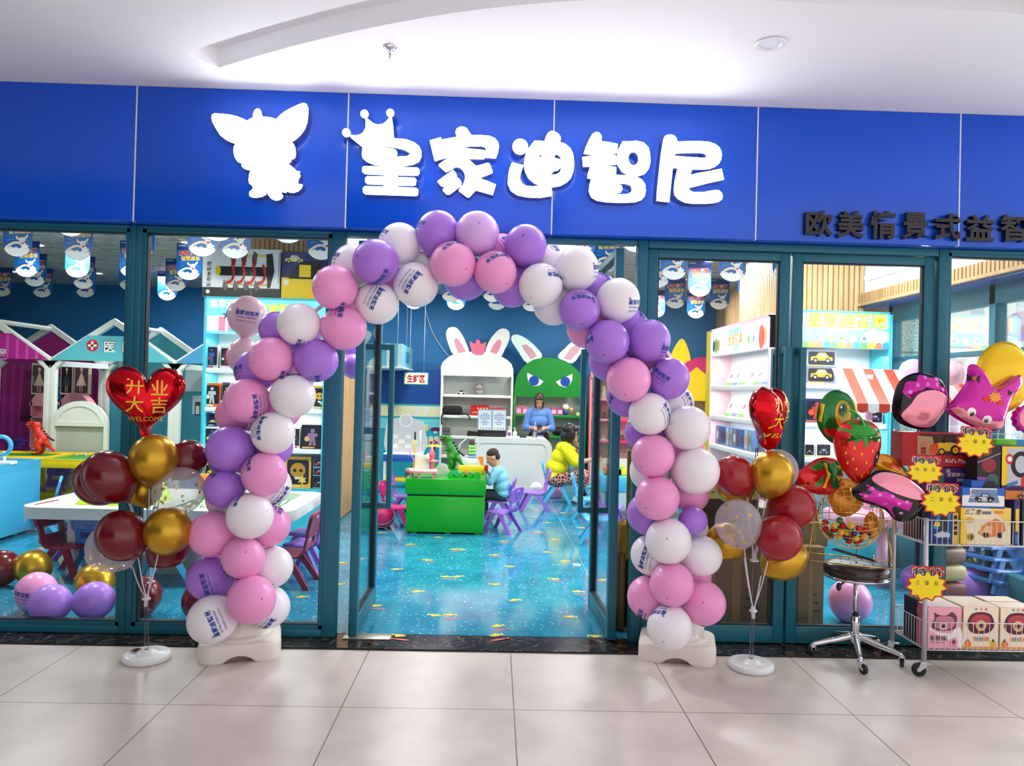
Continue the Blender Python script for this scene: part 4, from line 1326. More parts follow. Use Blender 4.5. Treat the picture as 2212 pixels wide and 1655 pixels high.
 # ================================================================ HANGING FLAGS
def flag_mesh():
 b=MB()
 W,H=0.14,0.42
 shape=[(-W,0),(W,0),(W,-0.30)]+[(W*math.cos(a),-0.30-0.12*math.sin(a))for a in[PI*i/16 for i in range(1,16)]]+[(-W,-0.30)]
 BL=C(16,92,168,0.4)
 b.prism(shape,-0.002,0.0,BL,FRONT)
 z=0.0008
 RAY=C(42,128,200,0.4)
 for k in range(9):
  a0=-0.2+k*0.42;a1=a0+0.18
  b.flat([(0.0,-0.245),(0.105*math.cos(a0),-0.245+0.105*math.sin(a0)),(0.105*math.cos(a1),-0.245+0.105*math.sin(a1))],z,RAY,FRONT)
 b.rect(-W,-0.075,W,0,z,C(10,62,140,0.4),FRONT)
 WH,CR_,GD,RD=C(238,240,236,0.5),C(240,222,196,0.5),C(244,200,40,0.5),C(206,32,40,0.5)
 # cloud band at the rounded tip
 cl=[(-0.125,-0.345),(-0.11,-0.318),(-0.085,-0.33),(-0.06,-0.318),(-0.04,-0.334),(-0.01,-0.322),(0.015,-0.338),(0.045,-0.328),(0.07,-0.34),(0.105,-0.335),(0.118,-0.352)]+[(W*0.97*math.cos(a),-0.30-0.117*math.sin(a))for a in[0.55+(PI-1.1)*i/14 for i in range(15)]]
 b.flat(cl,z*2,WH,FRONT)
 # pale arc over the cloud
 arc=[(-0.12+0.24*t,-0.345+0.075*math.sin(PI*(0.08+0.92*t)))for t in[i/12 for i in range(13)]]
 arc2=[(x*0.9,y-0.022)for x,y in reversed(arc)]
 b.flat(arc+arc2,z*2.5,CR_,FRONT)
 # small white animal
 b.flat(circ(0.045,-0.255,0.030,14,0.026),z*4,WH,FRONT)
 b.flat([(0.02,-0.24),(-0.02,-0.205),(-0.012,-0.245),(0.018,-0.258)],z*3.5,CR_,FRONT)
 b.flat([(0.06,-0.235),(0.10,-0.19),(0.098,-0.225),(0.072,-0.25)],z*3.5,CR_,FRONT)
 b.flat(circ(0.062,-0.31,0.026,12,0.030),z*3.6,WH,FRONT)
 b.flat(circ(0.09,-0.315,0.018,10,0.013),z*3.4,WH,FRONT)
 b.flat([(0.035,-0.278),(0.062,-0.276),(0.056,-0.298),(0.044,-0.298)],z*4.4,RD,FRONT)
 for x in(0.034,0.056):
  b.flat(circ(x,-0.256,0.0042,8),z*5,C(40,34,36),FRONT)
  # two lines of lettering with pale outlines
 b.text('益智体验',0.0,-0.105,0.062,z*2,C(246,238,226,0.5),FRONT,bold=0.045,w=0.235,rot=0.06)
 b.text('益智体验',0.0,-0.105,0.060,z*3,RD,FRONT,bold=0.02,w=0.225,rot=0.06)
 b.text('智慧成长',0.018,-0.168,0.056,z*2,C(246,238,226,0.5),FRONT,bold=0.045,w=0.215,rot=0.06)
 b.text('智慧成长',0.018,-0.168,0.054,z*3,GD,FRONT,bold=0.02,w=0.205,rot=0.06)
 b.text('皇家迪智尼',-0.085,-0.022,0.016,z*2,WH,FRONT,bold=0.02)
 return b.mesh('pennant')
FLAG_ME=flag_mesh()
FLAGS={'first window from the left':[(37,555),(57,599),(75,619.5),(91,643),(4,641),(153.5,511),(168,562),(166.5,600),(180,624.5),(184.5,643),(279,628),(284,600)],'second window':[(302,560),(407,605.5),(380,629.5),(361,649.5),(437,555),(472,521.5),(508,559),(622,526),(694,562),(533,592)],'open doorway':[(985,670),(1073,670),(1147,673),(894,668),(975,653),(1064,653),(1310,588),(1213,548),(1251,562),(1374,545),(800,560),(762,534),(1120,600)],'glazed door just right of the arch':[(1455,605),(1458,667),(1510.5,641),(1581.5,608.7),(1503,688),(1553,669),(1618.5,645),(1417,686),(1698,603),(1420,622)],}
for place,L in FLAGS.items():
 L=sorted(L)
 for i,(px,py)in enumerate(L):
  hy=844+0.025*(px-1070)
  # the pennants hang from the ceiling: their lowest point is 0.42 m below it
  p=atz(px,py,ZS-0.425)
  o=bpy.data.objects.new('pennant',FLAG_ME)
  o.location=(p.x,max(p.y,0.35),ZS-0.005)
  o.rotation_euler=(0,0,random.uniform(-0.06,0.06))
  COL.objects.link(o)
  nm=ORD[i]if i<len(ORD)else str(i+1)+'th'
  tag(o,f'blue paper pennant, {nm} from the left in the {place}','pennant','blue pennants hung from the shop ceiling')
  # shop downlights
for(px,py)in((84,530),(29,587),(213,591),(402,524),(1533,564),(1512,574),(1475,604)):
 p=atz(px,py,ZS-0.004)
 o=empty('shop_downlight',(p.x,p.y,ZS-0.004),0,f'glowing round ceiling lamp seen through the {"left" if px < 1000 else "right"} glass near {"the pale pennant" if px in (84, 402, 1533) else "the hanging pennants"}, {ORD[(84, 29, 213, 402, 1533, 1512, 1475).index(px)]} of seven','lamp','downlights in the shop ceiling')
 MB().lathe([(0.05,0),(0.07,-0.004),(0.075,0.0)],M_WHITEGLOSS,n=20,caps=False).build('rim',o)
 MB().lathe([(0.001,-0.002),(0.052,-0.002)],M_LAMP,n=20,caps=False).build('diffuser',o)
 # ================================================================ SWIVEL STOOL, LOTTERY CAGE, WIRE RACK
M_LEATHER=mat('dark_brown_leather',(44,26,24),0.28,spec=0.6)
M_GOLDWIRE=mat('gold_wire',(232,190,110),0.22,metal=0.9)
M_TYRE=mat('black_tyre',(22,22,24),0.5)
M_WIREWHITE=mat('white_coated_wire',(232,232,236),0.35)
M_ALU=mat('grey_post',(200,200,208),0.3,metal=0.4)
def caster(parent,x,y,z,a,r=0.026,forkm=None,brake=False):
 """caster hanging from (x,y,z), rolling on the floor"""
 forkm=forkm or M_CHROME
 M=T(x,y,0)@RZ(a)
 f=MB()
 f.lathe([(0.012,z),(0.012,z-0.012),(0.016,z-0.014),(0.016,z-0.02),(0.008,z-0.022)],forkm,M,n=14)
 for s in(-1,1):
  f.prism([(-0.012,2*r+0.006),(0.016,2*r+0.006),(0.034,r*0.85),(0.022,r*0.8),(-0.012,r*1.6)],-0.0015,0.0015,forkm,M@T(0,s*0.013,0)@RX(PI/2))
 f.box(-0.014,-0.013,2*r+0.004,0.018,0.013,2*r+0.010,forkm,M)
 if brake:
  f.box(-0.05,-0.012,2*r-0.004,-0.008,0.012,2*r+0.002,forkm,M@RY(0.15),bev=0.002)
 fo=f.build('caster',parent)
 w=MB()
 w.lathe([(r*0.3,-0.010),(r*0.9,-0.010),(r,-0.006),(r,0.006),(r*0.9,0.010),(r*0.3,0.010)],M_TYRE,M@T(0.024,0,r)@RX(PI/2),n=24)
 w.lathe([(r*0.32,-0.011),(r*0.32,0.011)],forkm,M@T(0.024,0,r)@RX(PI/2),n=12)
 w.build('wheel',fo)
sp=atz(1846,1421,0)
stool=empty('swivel_stool',(sp.x,sp.y,0),0,'dark brown padded swivel stool on five chrome casters, left of the wire rack','stool')
seat_z=at(1842,1226,sp.y).z
b=MB()
R0=0.178
b.lathe([(0.10,seat_z-0.045),(R0-0.01,seat_z-0.043),(R0,seat_z-0.025),(R0,seat_z+0.005),(R0-0.02,seat_z+0.026),(R0-0.06,seat_z+0.034),(0.03,seat_z+0.030),(0.002,seat_z+0.026)],M_LEATHER,n=40)
for k in range(9):
 a=2*PI*k/8
 rr=0.09 if k<8 else 0
 b.ball((rr*math.cos(a),rr*math.sin(a),seat_z+0.031),0.006,M_LEATHER,n=8,k=6)
b.build('seat',stool)
MB().lathe([(0.05,seat_z-0.06),(R0-0.006,seat_z-0.058),(R0+0.002,seat_z-0.050),(R0+0.002,seat_z-0.044),(0.1,seat_z-0.044)],M_CHROME,n=40).build('seat_plate',stool)
z1=at(1845,1330,sp.y).z
MB().lathe([(0.0135,z1-0.02),(0.0135,seat_z-0.055)],M_CHROME,n=18).build('piston',stool)
b=MB();b.lathe([(0.026,0.10),(0.0245,z1-0.004),(0.022,z1)],M_CHROME,n=20);b.lathe([(0.019,z1),(0.019,z1+0.012),(0.014,z1+0.013)],M_BLACK,n=16);b.build('column',stool)
hub=MB();hub.lathe([(0.03,0.085),(0.036,0.10),(0.034,0.135),(0.027,0.15)],M_CHROME,n=20);hub.build('hub',stool)
tips=[atz(1757,1425,0.02),atz(1861,1452,0.02),atz(1936,1440,0.02),atz(1779,1392,0.02),atz(1893,1395,0.02)]
ang=[math.atan2(t.y-sp.y,t.x-sp.x)for t in tips]
a0=ang[1]
for k in range(5):
 a=a0+2*PI*k/5
 L=0.245
 b=MB()
 b.tube(smooth_path([(0.02,0,0.125),(0.10,0,0.105),(0.19,0,0.085),(L,0,0.072)],4),0.02,M_CHROME,RZ(a),n=10,radii=[0.020-0.007*i/12 for i in range(13)])
 b.build('leg',stool)
 caster(stool,L*math.cos(a),L*math.sin(a),0.076,a+0.6+k*1.1,0.027)
b=MB();b.tube([(-0.02,0,seat_z-0.065),(-0.09,-0.05,seat_z-0.068),(-0.13,-0.07,seat_z-0.09)],0.006,M_BLACK,n=8);b.ball((-0.135,-0.073,seat_z-0.095),0.014,M_BLACK,rz=0.024);b.build('lever',stool)
# ---- gold wire lottery cage standing on the stool
top=seat_z+0.036
cc=at(1836,1118,sp.y)
cage=empty('lottery_cage',(sp.x,sp.y,top),0,'round gold wire lottery cage full of coloured balls, standing on the brown stool','lottery cage')
cz=cc.z-top
cxo=cc.x-sp.x
yaw_c=math.radians(-24)
RC=0.178
b=MB()
Mc=T(cxo,0,cz)@RZ(yaw_c)
for k in range(22):
 a=2*PI*k/22
 pts=[]
 for i in range(15):
  th=0.22+(PI-0.44)*i/14
  pts.append((-RC*math.cos(th),RC*math.sin(th)*math.cos(a),RC*math.sin(th)*math.sin(a)))
 b.tube(pts,0.0019,M_GOLDWIRE,Mc,n=5)
for s in(-1,1):
 pts=[]
 for i in range(60):
  a=i*0.45
  rr=0.012+0.0016*i
  x=s*math.sqrt(max(RC*RC-rr*rr,0))
  pts.append((x,rr*math.cos(a),rr*math.sin(a)))
 b.tube(pts,0.0019,M_GOLDWIRE,Mc,n=5)
for th in(0.9,PI/2,PI-0.9):
 b.tube([(-RC*math.cos(th),RC*math.sin(th)*math.cos(a),RC*math.sin(th)*math.sin(a))for a in[2*PI*i/36 for i in range(36)]],0.0016,M_GOLDWIRE,Mc,n=5,closed=True)
b.build('wire_ball',cage)
b=MB()
for s in(-1,1):
 hx=s*(RC+0.012)
 for q in(-1,1):
  b.tube([(hx,0,cz),(hx+s*0.03,q*0.10,0.008)],0.0036,M_GOLDWIRE,T(cxo,0,0)@RZ(yaw_c),n=8)
 b.tube([(hx+s*0.03,-0.13,0.006),(hx+s*0.03,0.13,0.006)],0.0036,M_GOLDWIRE,T(cxo,0,0)@RZ(yaw_c),n=8)
 b.tube([(s*(RC-0.01),0,cz),(hx+s*0.004,0,cz)],0.004,M_GOLDWIRE,T(cxo,0,0)@RZ(yaw_c),n=8)
for y in(-0.13,0.10):
 b.tube([(-RC-0.04,y,0.006),(RC+0.04,y,0.006)],0.0036,M_GOLDWIRE,T(cxo,0,0)@RZ(yaw_c),n=8)
b.build('stand',cage)
b=MB()
b.tube(smooth_path([(RC+0.016,0,cz),(RC+0.05,0,cz),(RC+0.052,0,cz-0.07),(RC+0.075,0,cz-0.072)],4),0.0036,M_GOLDWIRE,T(cxo,0,0)@RZ(yaw_c),n=8)
b.build('crank',cage)
b=MB()
for k in range(7):
 b.tube([(-0.10+0.004*k,-0.03+0.01*k,cz-RC-0.012),(0.14,-0.06+0.01*k,0.02)],0.0013,M_BLACK,T(cxo,0,0)@RZ(yaw_c),n=5)
b.tube([(0.13,-0.07+0.14*math.sin(PI*t/8)*0.5,0.02+0.03*math.sin(PI*t/8))for t in range(9)],0.0025,M_GOLDWIRE,T(cxo,0,0)@RZ(yaw_c),n=6)
b.build('ball_run',cage)
BC={'r':mat('ball_red',(200,30,26),0.2),'y':mat('ball_yellow',(232,188,60),0.2),'g':mat('ball_green',(20,110,44),0.2),'v':mat('ball_violet',(52,24,92),0.2)}
BN={'r':'red','y':'yellow','g':'green','v':'dark violet'}
ball_px=[(355,210,'r'),(490,190,'g'),(440,240,'y'),(520,240,'r'),(595,240,'y'),(670,265,'r'),(735,280,'r'),(360,270,'r'),(440,275,'r'),(395,305,'g'),(505,300,'y'),(560,305,'y'),(600,285,'g'),(540,272,'g'),(485,272,'g'),(620,310,'v'),(485,340,'y'),(550,345,'v'),(575,380,'r'),(640,355,'y'),(680,365,'r'),(725,345,'y'),(755,330,'v'),(650,395,'r'),(410,330,'r'),(700,300,'r'),(610,345,'r')]
bm_=MB();bm_.ball((0,0,0),0.0195,BC['r'],n=18,k=12);BALL_ME=bm_.mesh('lottery_ball')
placed,byc=[],{}
for(u,v,c)in ball_px:
 px,py=1700+u*0.232,1080+v*0.232
 best=None
 for dy in[x*0.01 for x in range(-15,16)]:
  p=at(px,py,sp.y+dy)
  d=(p-Vector((cc.x,sp.y,cc.z))).length
  if d<RC-0.022 and all((p-q).length>0.037 for q in placed):
   best=p
   break
 if best is None:
  best=at(px,py,sp.y)
 placed.append(best)
 o=bpy.data.objects.new('lottery_ball',BALL_ME);COL.objects.link(o);o.location=best
 recolor(o,BC[c]);byc.setdefault(c,[]).append((px,o))
for c,L in byc.items():
 L.sort(key=lambda q:q[0])
 for i,(_,o)in enumerate(L):
  tag(o,f'{BN[c]} lottery ball, {ORD[i]} from the left of the {BN[c]} ones in the cage','ball','coloured balls in the lottery cage')
  # ---- foil balloons -------------------------------------------------------
def foil(name,col,rough=0.16):
 return mat('foil_'+name,col,rough,metal=0.35,spec=0.6)
FG,FR,FY,FM,FK,FB,FO=foil('green',(24,116,42)),foil('red',(216,28,26)),foil('yellow',(248,200,12)),foil('magenta',(204,24,158)),foil('pink',(244,150,168)),foil('black',(22,20,24)),foil('orange',(232,150,30))
FW=foil('white',(244,236,240));FDG=foil('leaf',(46,150,50));FLM=foil('mauve',(236,120,214))
def foil_balloon(px,py,Y,w_px,h_px,loop,th,mats,label,tilt=0.0,yaw=0.0,deco=None,stick=None,name='foil_balloon',puckers=30):
 c=at(px,py,Y)
 s=1.0/ppm(Y)
 root=empty(name,tuple(c),0,label,'foil balloon','foil balloons by the wire rack')
 M=RZ(yaw)@RY(tilt)@FRONT
 lp=[(x*w_px*s,y*h_px*s)for x,y in loop]
 foil_shape(lp,th,mats[0],'foil',M,root,puckers=puckers,back=mats[1]if len(mats)>1 else None)
 if deco:
  for nm,m,shapes in deco:
   few=len(shapes)<=3
   b=MB()
   for k,shp in enumerate(shapes):
    if few:
     b=MB()
    q=[(x*w_px*s,y*h_px*s)for x,y in shp]
    vs,fs=fill2d([q])
    # subdivide towards the cushion's surface by adding a centre ring
    cx,cy=sum(p[0]for p in q)/len(q),sum(p[1]for p in q)/len(q)
    n=len(q)
    V,Fc=[],[]
    for r_ in range(6):
     t=1-r_/6
     for(x,y)in q:
      X,Y_=cx+(x-cx)*t,cy+(y-cy)*t
      V.append((X,Y_,foil_z(lp,th,X,Y_)+0.0025))
    V.append((cx,cy,foil_z(lp,th,cx,cy)+0.0025))
    ar=sum(q[i][0]*q[(i+1)%n][1]-q[(i+1)%n][0]*q[i][1]for i in range(n))
    for r_ in range(5):
     for i in range(n):
      f=(r_*n+i,r_*n+(i+1)%n,(r_+1)*n+(i+1)%n,(r_+1)*n+i)
      Fc.append(f if ar>0 else tuple(reversed(f)))
    for i in range(n):
     f=(5*n+i,5*n+(i+1)%n,6*n)
     Fc.append(f if ar>0 else tuple(reversed(f)))
    b.add(V,Fc,m,M,True)
    if few:
     b.build(nm,root)
   if not few:
    b.build(nm,root)
 if stick:
  e=at(stick[0],stick[1],stick[2])-c
  b=MB();b.tube([(0,0,-h_px*s*0.42),tuple(e)],0.0028,MILKY,n=6);b.build('stick',root)
 return root
def el(cx,cy,rx,ry,n=20,rot=0.0):
 return[(cx+rx*math.cos(2*PI*i/n)*math.cos(rot)-ry*math.sin(2*PI*i/n)*math.sin(rot),cy+rx*math.cos(2*PI*i/n)*math.sin(rot)+ry*math.sin(2*PI*i/n)*math.cos(rot))for i in range(n)]
oval=circ(0,0,0.5,48)
YB=-0.02
foil_balloon(1809,901,YB+0.05,100,118,smooth_loop([(0.5,-0.05),(0.4,0.28),(0.1,0.48),(-0.25,0.45),(-0.47,0.2),(-0.48,-0.12),(-0.3,-0.36),(0.0,-0.5),(0.3,-0.42)],5),0.05,[FG,FG],'green foil balloon with one round eye, behind the strawberry one',0.12,0.15,[('yellow_edge_print',FY,[[(-0.46,0.2),(-0.40,0.2),(-0.42,-0.14),(-0.47,-0.12)],[(0.22,0.38),(0.30,0.34),(0.40,0.12),(0.36,0.08),(0.28,0.22)]]),('red_base_print',FR,[[(-0.36,-0.26),(-0.1,-0.22),(0.2,-0.26),(0.42,-0.1),(0.44,-0.22),(0.28,-0.4),(0.0,-0.47),(-0.28,-0.35)]]),('orange_ring_print',FO,[el(0.0,0.06,0.19,0.25,20,0.2)]),('green_ring_print',FDG,[el(0.0,0.09,0.15,0.20,20,0.2)]),('eye_print',FB,[el(-0.02,0.12,0.105,0.12)]),('eye_glint_print',FW,[el(-0.06,0.18,0.022,0.024)])],(1836,1040,YB+0.05))
foil_balloon(1852,975,YB-0.16,104,136,smooth_loop([(0.5,0.12),(0.46,0.36),(0.25,0.5),(-0.2,0.5),(-0.44,0.36),(-0.5,0.08),(-0.36,-0.26),(-0.08,-0.5),(0.12,-0.48),(0.38,-0.2)],5),0.085,[FR,FR],'red strawberry foil balloon with green leaves and one eye, above the lottery cage',-0.06,0.1,[('leaf_cap_print',FDG,[[(-0.44,0.38),(-0.2,0.49),(0.2,0.49),(0.44,0.38),(0.46,0.18),(0.36,0.24),(0.26,0.14),(0.16,0.24),(0.0,0.06),(-0.06,0.22),(-0.22,0.14),(-0.28,0.26),(-0.42,0.16)]]),('seeds_print',FY,[el(x,y,0.014,0.028,8)for x,y in((-0.38,0.0),(-0.26,-0.1),(-0.1,-0.02),(-0.34,-0.16),(-0.18,-0.26),(0.0,-0.16),(0.06,-0.32),(-0.06,-0.38),(-0.24,0.08),(0.14,0.02),(0.42,0.06),(0.4,-0.1))]),('eye_outline_print',FB,[el(0.29,-0.12,0.085,0.135,18,-0.25)]),('eye_print',foil('navy',(40,60,120)),[el(0.30,-0.15,0.062,0.09,18,-0.25)]),('eye_glint_print',FW,[el(0.27,-0.08,0.02,0.026),el(0.31,-0.2,0.014,0.018)])],(1846,1085,YB-0.1))
c=at(1850,915,YB-0.16)
st=MB();st.tube(smooth_path([(0.02,-0.05,-0.02),(0.0,-0.05,0.03),(-0.04,-0.05,0.065),(-0.062,-0.05,0.07)],4),0.008,FDG,n=8,r1=0.006)
_straw=[o for o in bpy.data.objects if o.get('label','').startswith('red strawberry')][0]
s_=st.build('stalk',_straw);s_.location=c-Vector(_straw.location)
foil_balloon(1770,1026,YB+0.02,118,86,smooth_loop([(0.5,0.2),(0.3,0.45),(-0.05,0.42),(-0.35,0.15),(-0.5,-0.05),(-0.42,-0.3),(-0.2,-0.45),(0.15,-0.5),(0.42,-0.35),(0.5,-0.05)],5),0.045,[FR,FR],'red and green patterned foil fish balloon at the left of the lottery cage',0.1,0.25,[('green_back_print',FG,[[(0.46,0.2),(0.3,0.40),(0.0,0.38),(-0.2,0.26),(0.05,0.16),(0.14,-0.06),(0.2,-0.3),(0.4,-0.3)]]),('yellow_chain_print',FY,[[(-0.02,0.34),(0.05,0.32),(0.13,0.05),(0.07,-0.3),(0.0,-0.3),(0.06,0.04)],[(0.25,0.3),(0.38,0.28),(0.34,0.18)],[(0.24,0.05),(0.42,0.02),(0.34,-0.1)]]),('green_fin_print',FDG,[[(-0.3,0.16),(-0.1,0.28),(-0.06,0.14),(-0.2,0.1)],[(-0.2,-0.28),(-0.02,0.02),(-0.02,-0.2),(-0.1,-0.3)]]),('eye_print',FB,[el(-0.3,-0.24,0.03,0.035)]),('mouth_print',FO,[el(-0.36,-0.3,0.05,0.02)])],(1800,1100,YB))
foil_balloon(1930,1010,YB+0.03,90,60,smooth_loop([(-0.5,0.3),(-0.2,0.45),(0.15,0.2),(0.5,-0.3),(0.4,-0.48),(0.0,-0.4),(-0.4,-0.3)],5),0.03,[FO,FO],'orange striped foil wing sticking out behind the strawberry balloon',0.1,0.0,[('red_patch_print',FR,[[(-0.1,0.22),(0.1,0.05),(0.12,-0.06),(-0.16,0.1)]]),('green_stripe_print',FDG,[[(0.14,0.1),(0.38,-0.22),(0.4,-0.34),(0.2,-0.1)]]),('yellow_stripe_print',FY,[[(-0.44,0.1),(0.1,-0.16),(0.06,-0.24),(-0.42,-0.08)]])],(1900,1080,YB))
foil_balloon(1826,1075,YB+0.12,78,84,smooth_loop([(0.45,0.3),(0.1,0.5),(-0.3,0.4),(-0.5,0.0),(-0.3,-0.4),(0.05,-0.5),(0.42,-0.3),(0.5,0.0)],5),0.04,[FO,FO],'golden pineapple-like foil balloon behind the top of the lottery cage',0.0,0.0,[('yellow_net_print',FY,[[(-0.4+0.2*k,0.3),(-0.36+0.2*k,0.32),(-0.16+0.2*k,-0.3),(-0.2+0.2*k,-0.3)]for k in range(3)])],(1830,1125,YB+0.1))
foil_balloon(1882,1135,YB+0.10,34,60,oval,0.03,[FO,FO],'small golden foil shape behind the right side of the lottery cage',0.0,0.0,None,(1884,1175,YB+0.1))
def dotted(cx,cy,pts,r=0.045):
 out=[]
 for(x,y)in pts:
  out.append(el(cx+x,cy+y,r,r*1.1,12))
 return out
foil_balloon(1986,866,YB+0.02,118,122,smooth_loop([(0.48,-0.1),(0.5,0.2),(0.3,0.46),(-0.1,0.5),(-0.42,0.3),(-0.5,-0.08),(-0.42,-0.38),(-0.1,-0.5),(0.25,-0.46)],5),0.06,[FB,FB],'round pink and black foil balloon with purple dotted band, upper of two',0.12,0.0,[('pink_front_print',FK,[smooth_loop([(0.46,-0.05),(0.42,0.14),(0.18,0.22),(-0.12,0.12),(-0.24,-0.08),(-0.36,-0.32),(-0.08,-0.46),(0.24,-0.43),(0.42,-0.25)],4)]),('purple_band_print',FM,[[(-0.40,0.1),(-0.36,0.28),(-0.1,0.46),(0.24,0.45),(0.42,0.28),(0.42,0.18),(0.14,0.26),(-0.12,0.16),(-0.28,0.0)]]),('pale_dot_print',FLM,dotted(0,0,[(-0.28,0.12),(-0.16,0.26),(0.02,0.30),(0.2,0.32),(0.33,0.25),(-0.02,0.42),(0.2,0.42)],0.034))],(1990,960,YB+0.1))
foil_balloon(1922,1070,YB-0.22,168,108,smooth_loop([(0.5,0.0),(0.4,0.25),(0.1,0.46),(-0.2,0.46),(-0.36,0.22),(-0.5,-0.05),(-0.38,-0.22),(-0.05,-0.3),(0.15,-0.48),(0.35,-0.4)],5),0.06,[FB,FB],'pink and black foil balloon with purple dotted band, lower of two, above the trolley corner',0.16,0.0,[('pink_front_print',FK,[smooth_loop([(0.44,0.06),(0.36,0.25),(0.1,0.43),(-0.18,0.43),(-0.3,0.24),(-0.1,0.1),(0.1,0.04),(0.28,0.02)],4)]),('purple_band_print',FM,[[(-0.36,0.14),(-0.1,0.06),(0.24,-0.06),(0.22,-0.22),(0.1,-0.44),(-0.05,-0.26),(-0.36,-0.18),(-0.44,-0.08)]]),('pale_dot_print',FLM,dotted(0,0,[(-0.3,0.08),(-0.36,-0.1),(-0.2,-0.02),(-0.1,-0.18),(-0.04,0.0),(0.06,-0.12),(0.16,-0.06),(0.12,-0.3)],0.026))],(1960,1130,YB-0.1))
foil_balloon(2126,860,YB+0.0,164,142,smooth_loop([(0.5,0.28),(0.44,0.42),(0.22,0.20),(0.05,0.2),(-0.06,0.4),(-0.16,0.5),(-0.26,0.46),(-0.28,0.2),(-0.42,-0.08),(-0.5,-0.22),(-0.36,-0.36),(0.0,-0.5),(0.25,-0.46),(0.3,-0.3),(0.36,0.0),(0.40,0.1)],5),0.06,[FM,FM],'magenta foil balloon with two ears and small bows, behind the first-prize tag',0.08,0.0,[('pale_muzzle_print',FK,[smooth_loop([(-0.47,-0.22),(-0.34,-0.2),(-0.14,-0.38),(0.1,-0.40),(0.28,-0.32),(0.24,-0.43),(0.0,-0.47),(-0.3,-0.36)],3)]),('eye_white_print',FW,[el(-0.22,-0.24,0.055,0.07,16,0.3),el(0.0,-0.33,0.06,0.065,16,0.3)]),('pupil_print',FB,[el(-0.21,-0.27,0.03,0.04),el(-0.01,-0.35,0.032,0.036)]),('bow_print',FB,[[(-0.28,0.34),(-0.22,0.28),(-0.27,0.22)],[(-0.15,0.34),(-0.21,0.28),(-0.16,0.2)],[(0.22,0.16),(0.3,0.12),(0.24,0.06)],[(0.42,0.14),(0.32,0.1),(0.38,0.04)]]),('bow_knot_print',FO,[el(-0.215,0.28,0.02,0.03),el(0.31,0.1,0.02,0.026)]),('sunburst_print',FO,[star(0.05,0.02,0.10,0.06,10)]),('red_print',FR,[el(-0.06,-0.02,0.05,0.04),el(0.14,-0.06,0.06,0.03)])],(2110,975,YB+0.1))
foil_balloon(2166,815,YB+0.10,128,158,oval,0.07,[FY,FY],'large plain yellow foil balloon behind the magenta eared one',0.1,0.0,None,(2150,980,YB+0.12))
foil_balloon(2212,905,YB+0.06,60,62,smooth_loop(star(0,0,0.5,0.44,12),2),0.035,[FM,FM],'pink and magenta frilled foil balloon cut by the right edge',0.0,0.0,[('pink_front_print',FK,[el(0.06,0.03,0.36,0.38)])],(2205,990,YB+0.1))
# ---- white wire rack on casters -------------------------------------------
fl=atz(1993,1462,0)
YRF=fl.y
YRB=0.06
XL=at(1998,1300,YRF).x
rack=empty('wire_rack',(XL,YRF,0),0,'white wire trolley rack on casters, stacked with toy boxes, at the right edge','rack')
W,D=1.02,YRB-YRF
zb,zbt,zm,zmt=0.145,0.295,0.715,0.850
b=MB();b.cyl((0,0,0.085),(0,0,at(1998,1119,YRF).z),0.0125,M_ALU,n=14);b.build('post',rack)
b=MB();b.cyl((0,D,0.085),(0,D,1.33),0.0125,M_ALU,n=14);b.build('post',rack)
b=MB();b.cyl((W,D,0.085),(W,D,1.33),0.0125,M_ALU,n=14);b.build('post',rack)
b=MB();b.cyl((W,0,0.085),(W,0,0.86),0.0125,M_ALU,n=14);b.build('post',rack)
for(x,y,a)in((0,0,PI*0.9),(0,D,PI*0.85),(W,D,0.3),(W,0,0.3)):
 caster(rack,x,y,0.09,a,0.036,mat('zinc',(205,205,205),0.3,metal=0.6),True)
def basket(z0,z1):
 b=MB()
 r=0.0019
 for z in(z0,z1):
  rr=0.003
  b.tube([(0.006,0,z),(W,0,z),(W,D,z),(0.006,D,z)],rr,M_WIREWHITE,n=6,closed=True)
 n=34
 for i in range(1,n):
  x=W*i/n
  b.tube([(x,0,z1),(x,0,z0),(x,D,z0),(x,D,z1)],r,M_WIREWHITE,n=5)
 m=12
 for i in range(1,m):
  y=D*i/m
  b.tube([(0.006,y,z1),(0.006,y,z0),(W,y,z0),(W,y,z1)],r,M_WIREWHITE,n=5)
 b.build('basket',rack)
basket(zb,zbt)
basket(zm,zmt)
b=MB()
for i in range(26):
 x=W*i/25
 b.tube([(x,D,zmt),(x,D,1.315)],0.0017,M_WIREWHITE,n=5)
for z in(0.95,1.06,1.17,1.28,1.315):
 b.tube([(0,D,z),(W,D,z)],0.002,M_WIREWHITE,n=5)
b.build('back_grid',rack)
# ---- boxes -----------------------------------------------------------------
def face_box(name,x0,x1,z0,z1,y,depth,base,front,label,cat='toy box',group=None,side=None,top=None,rz=0.0,parts=None):
 """box whose front face (facing -y) is at y; front(b, w, h, M) prints its picture in metres from the lower-left corner"""
 w,h=x1-x0,z1-z0
 root=MB()
 root.box(0,0,0,w,depth,h,base)
 e=0.0008
 if side:
  root.add([(-e,0,0),(-e,0,h),(-e,depth,h),(-e,depth,0)],[(0,1,2,3)],side)
 if top:
  root.add([(0,0,h+e),(w,0,h+e),(w,depth,h+e),(0,depth,h+e)],[(0,1,2,3)],top)
 M=T(0,-e,0)@FRONT
 if front:
  front(root,w,h,M)
 o=root.build(name,loc=(x0,y,z0))
 o.rotation_euler=(0,0,rz)
 tag(o,label,cat,group)
 return o
def pxbox(name,px0,py0,px1,py1,Y,depth,base,front,label,**kw):
 a,c=at(px0,py1,Y),at(px1,py0,Y)
 z0=kw.pop('z0',None)
 return face_box(name,a.x,c.x,a.z if z0 is None else z0,c.z,Y,depth,base,front,label,**kw)
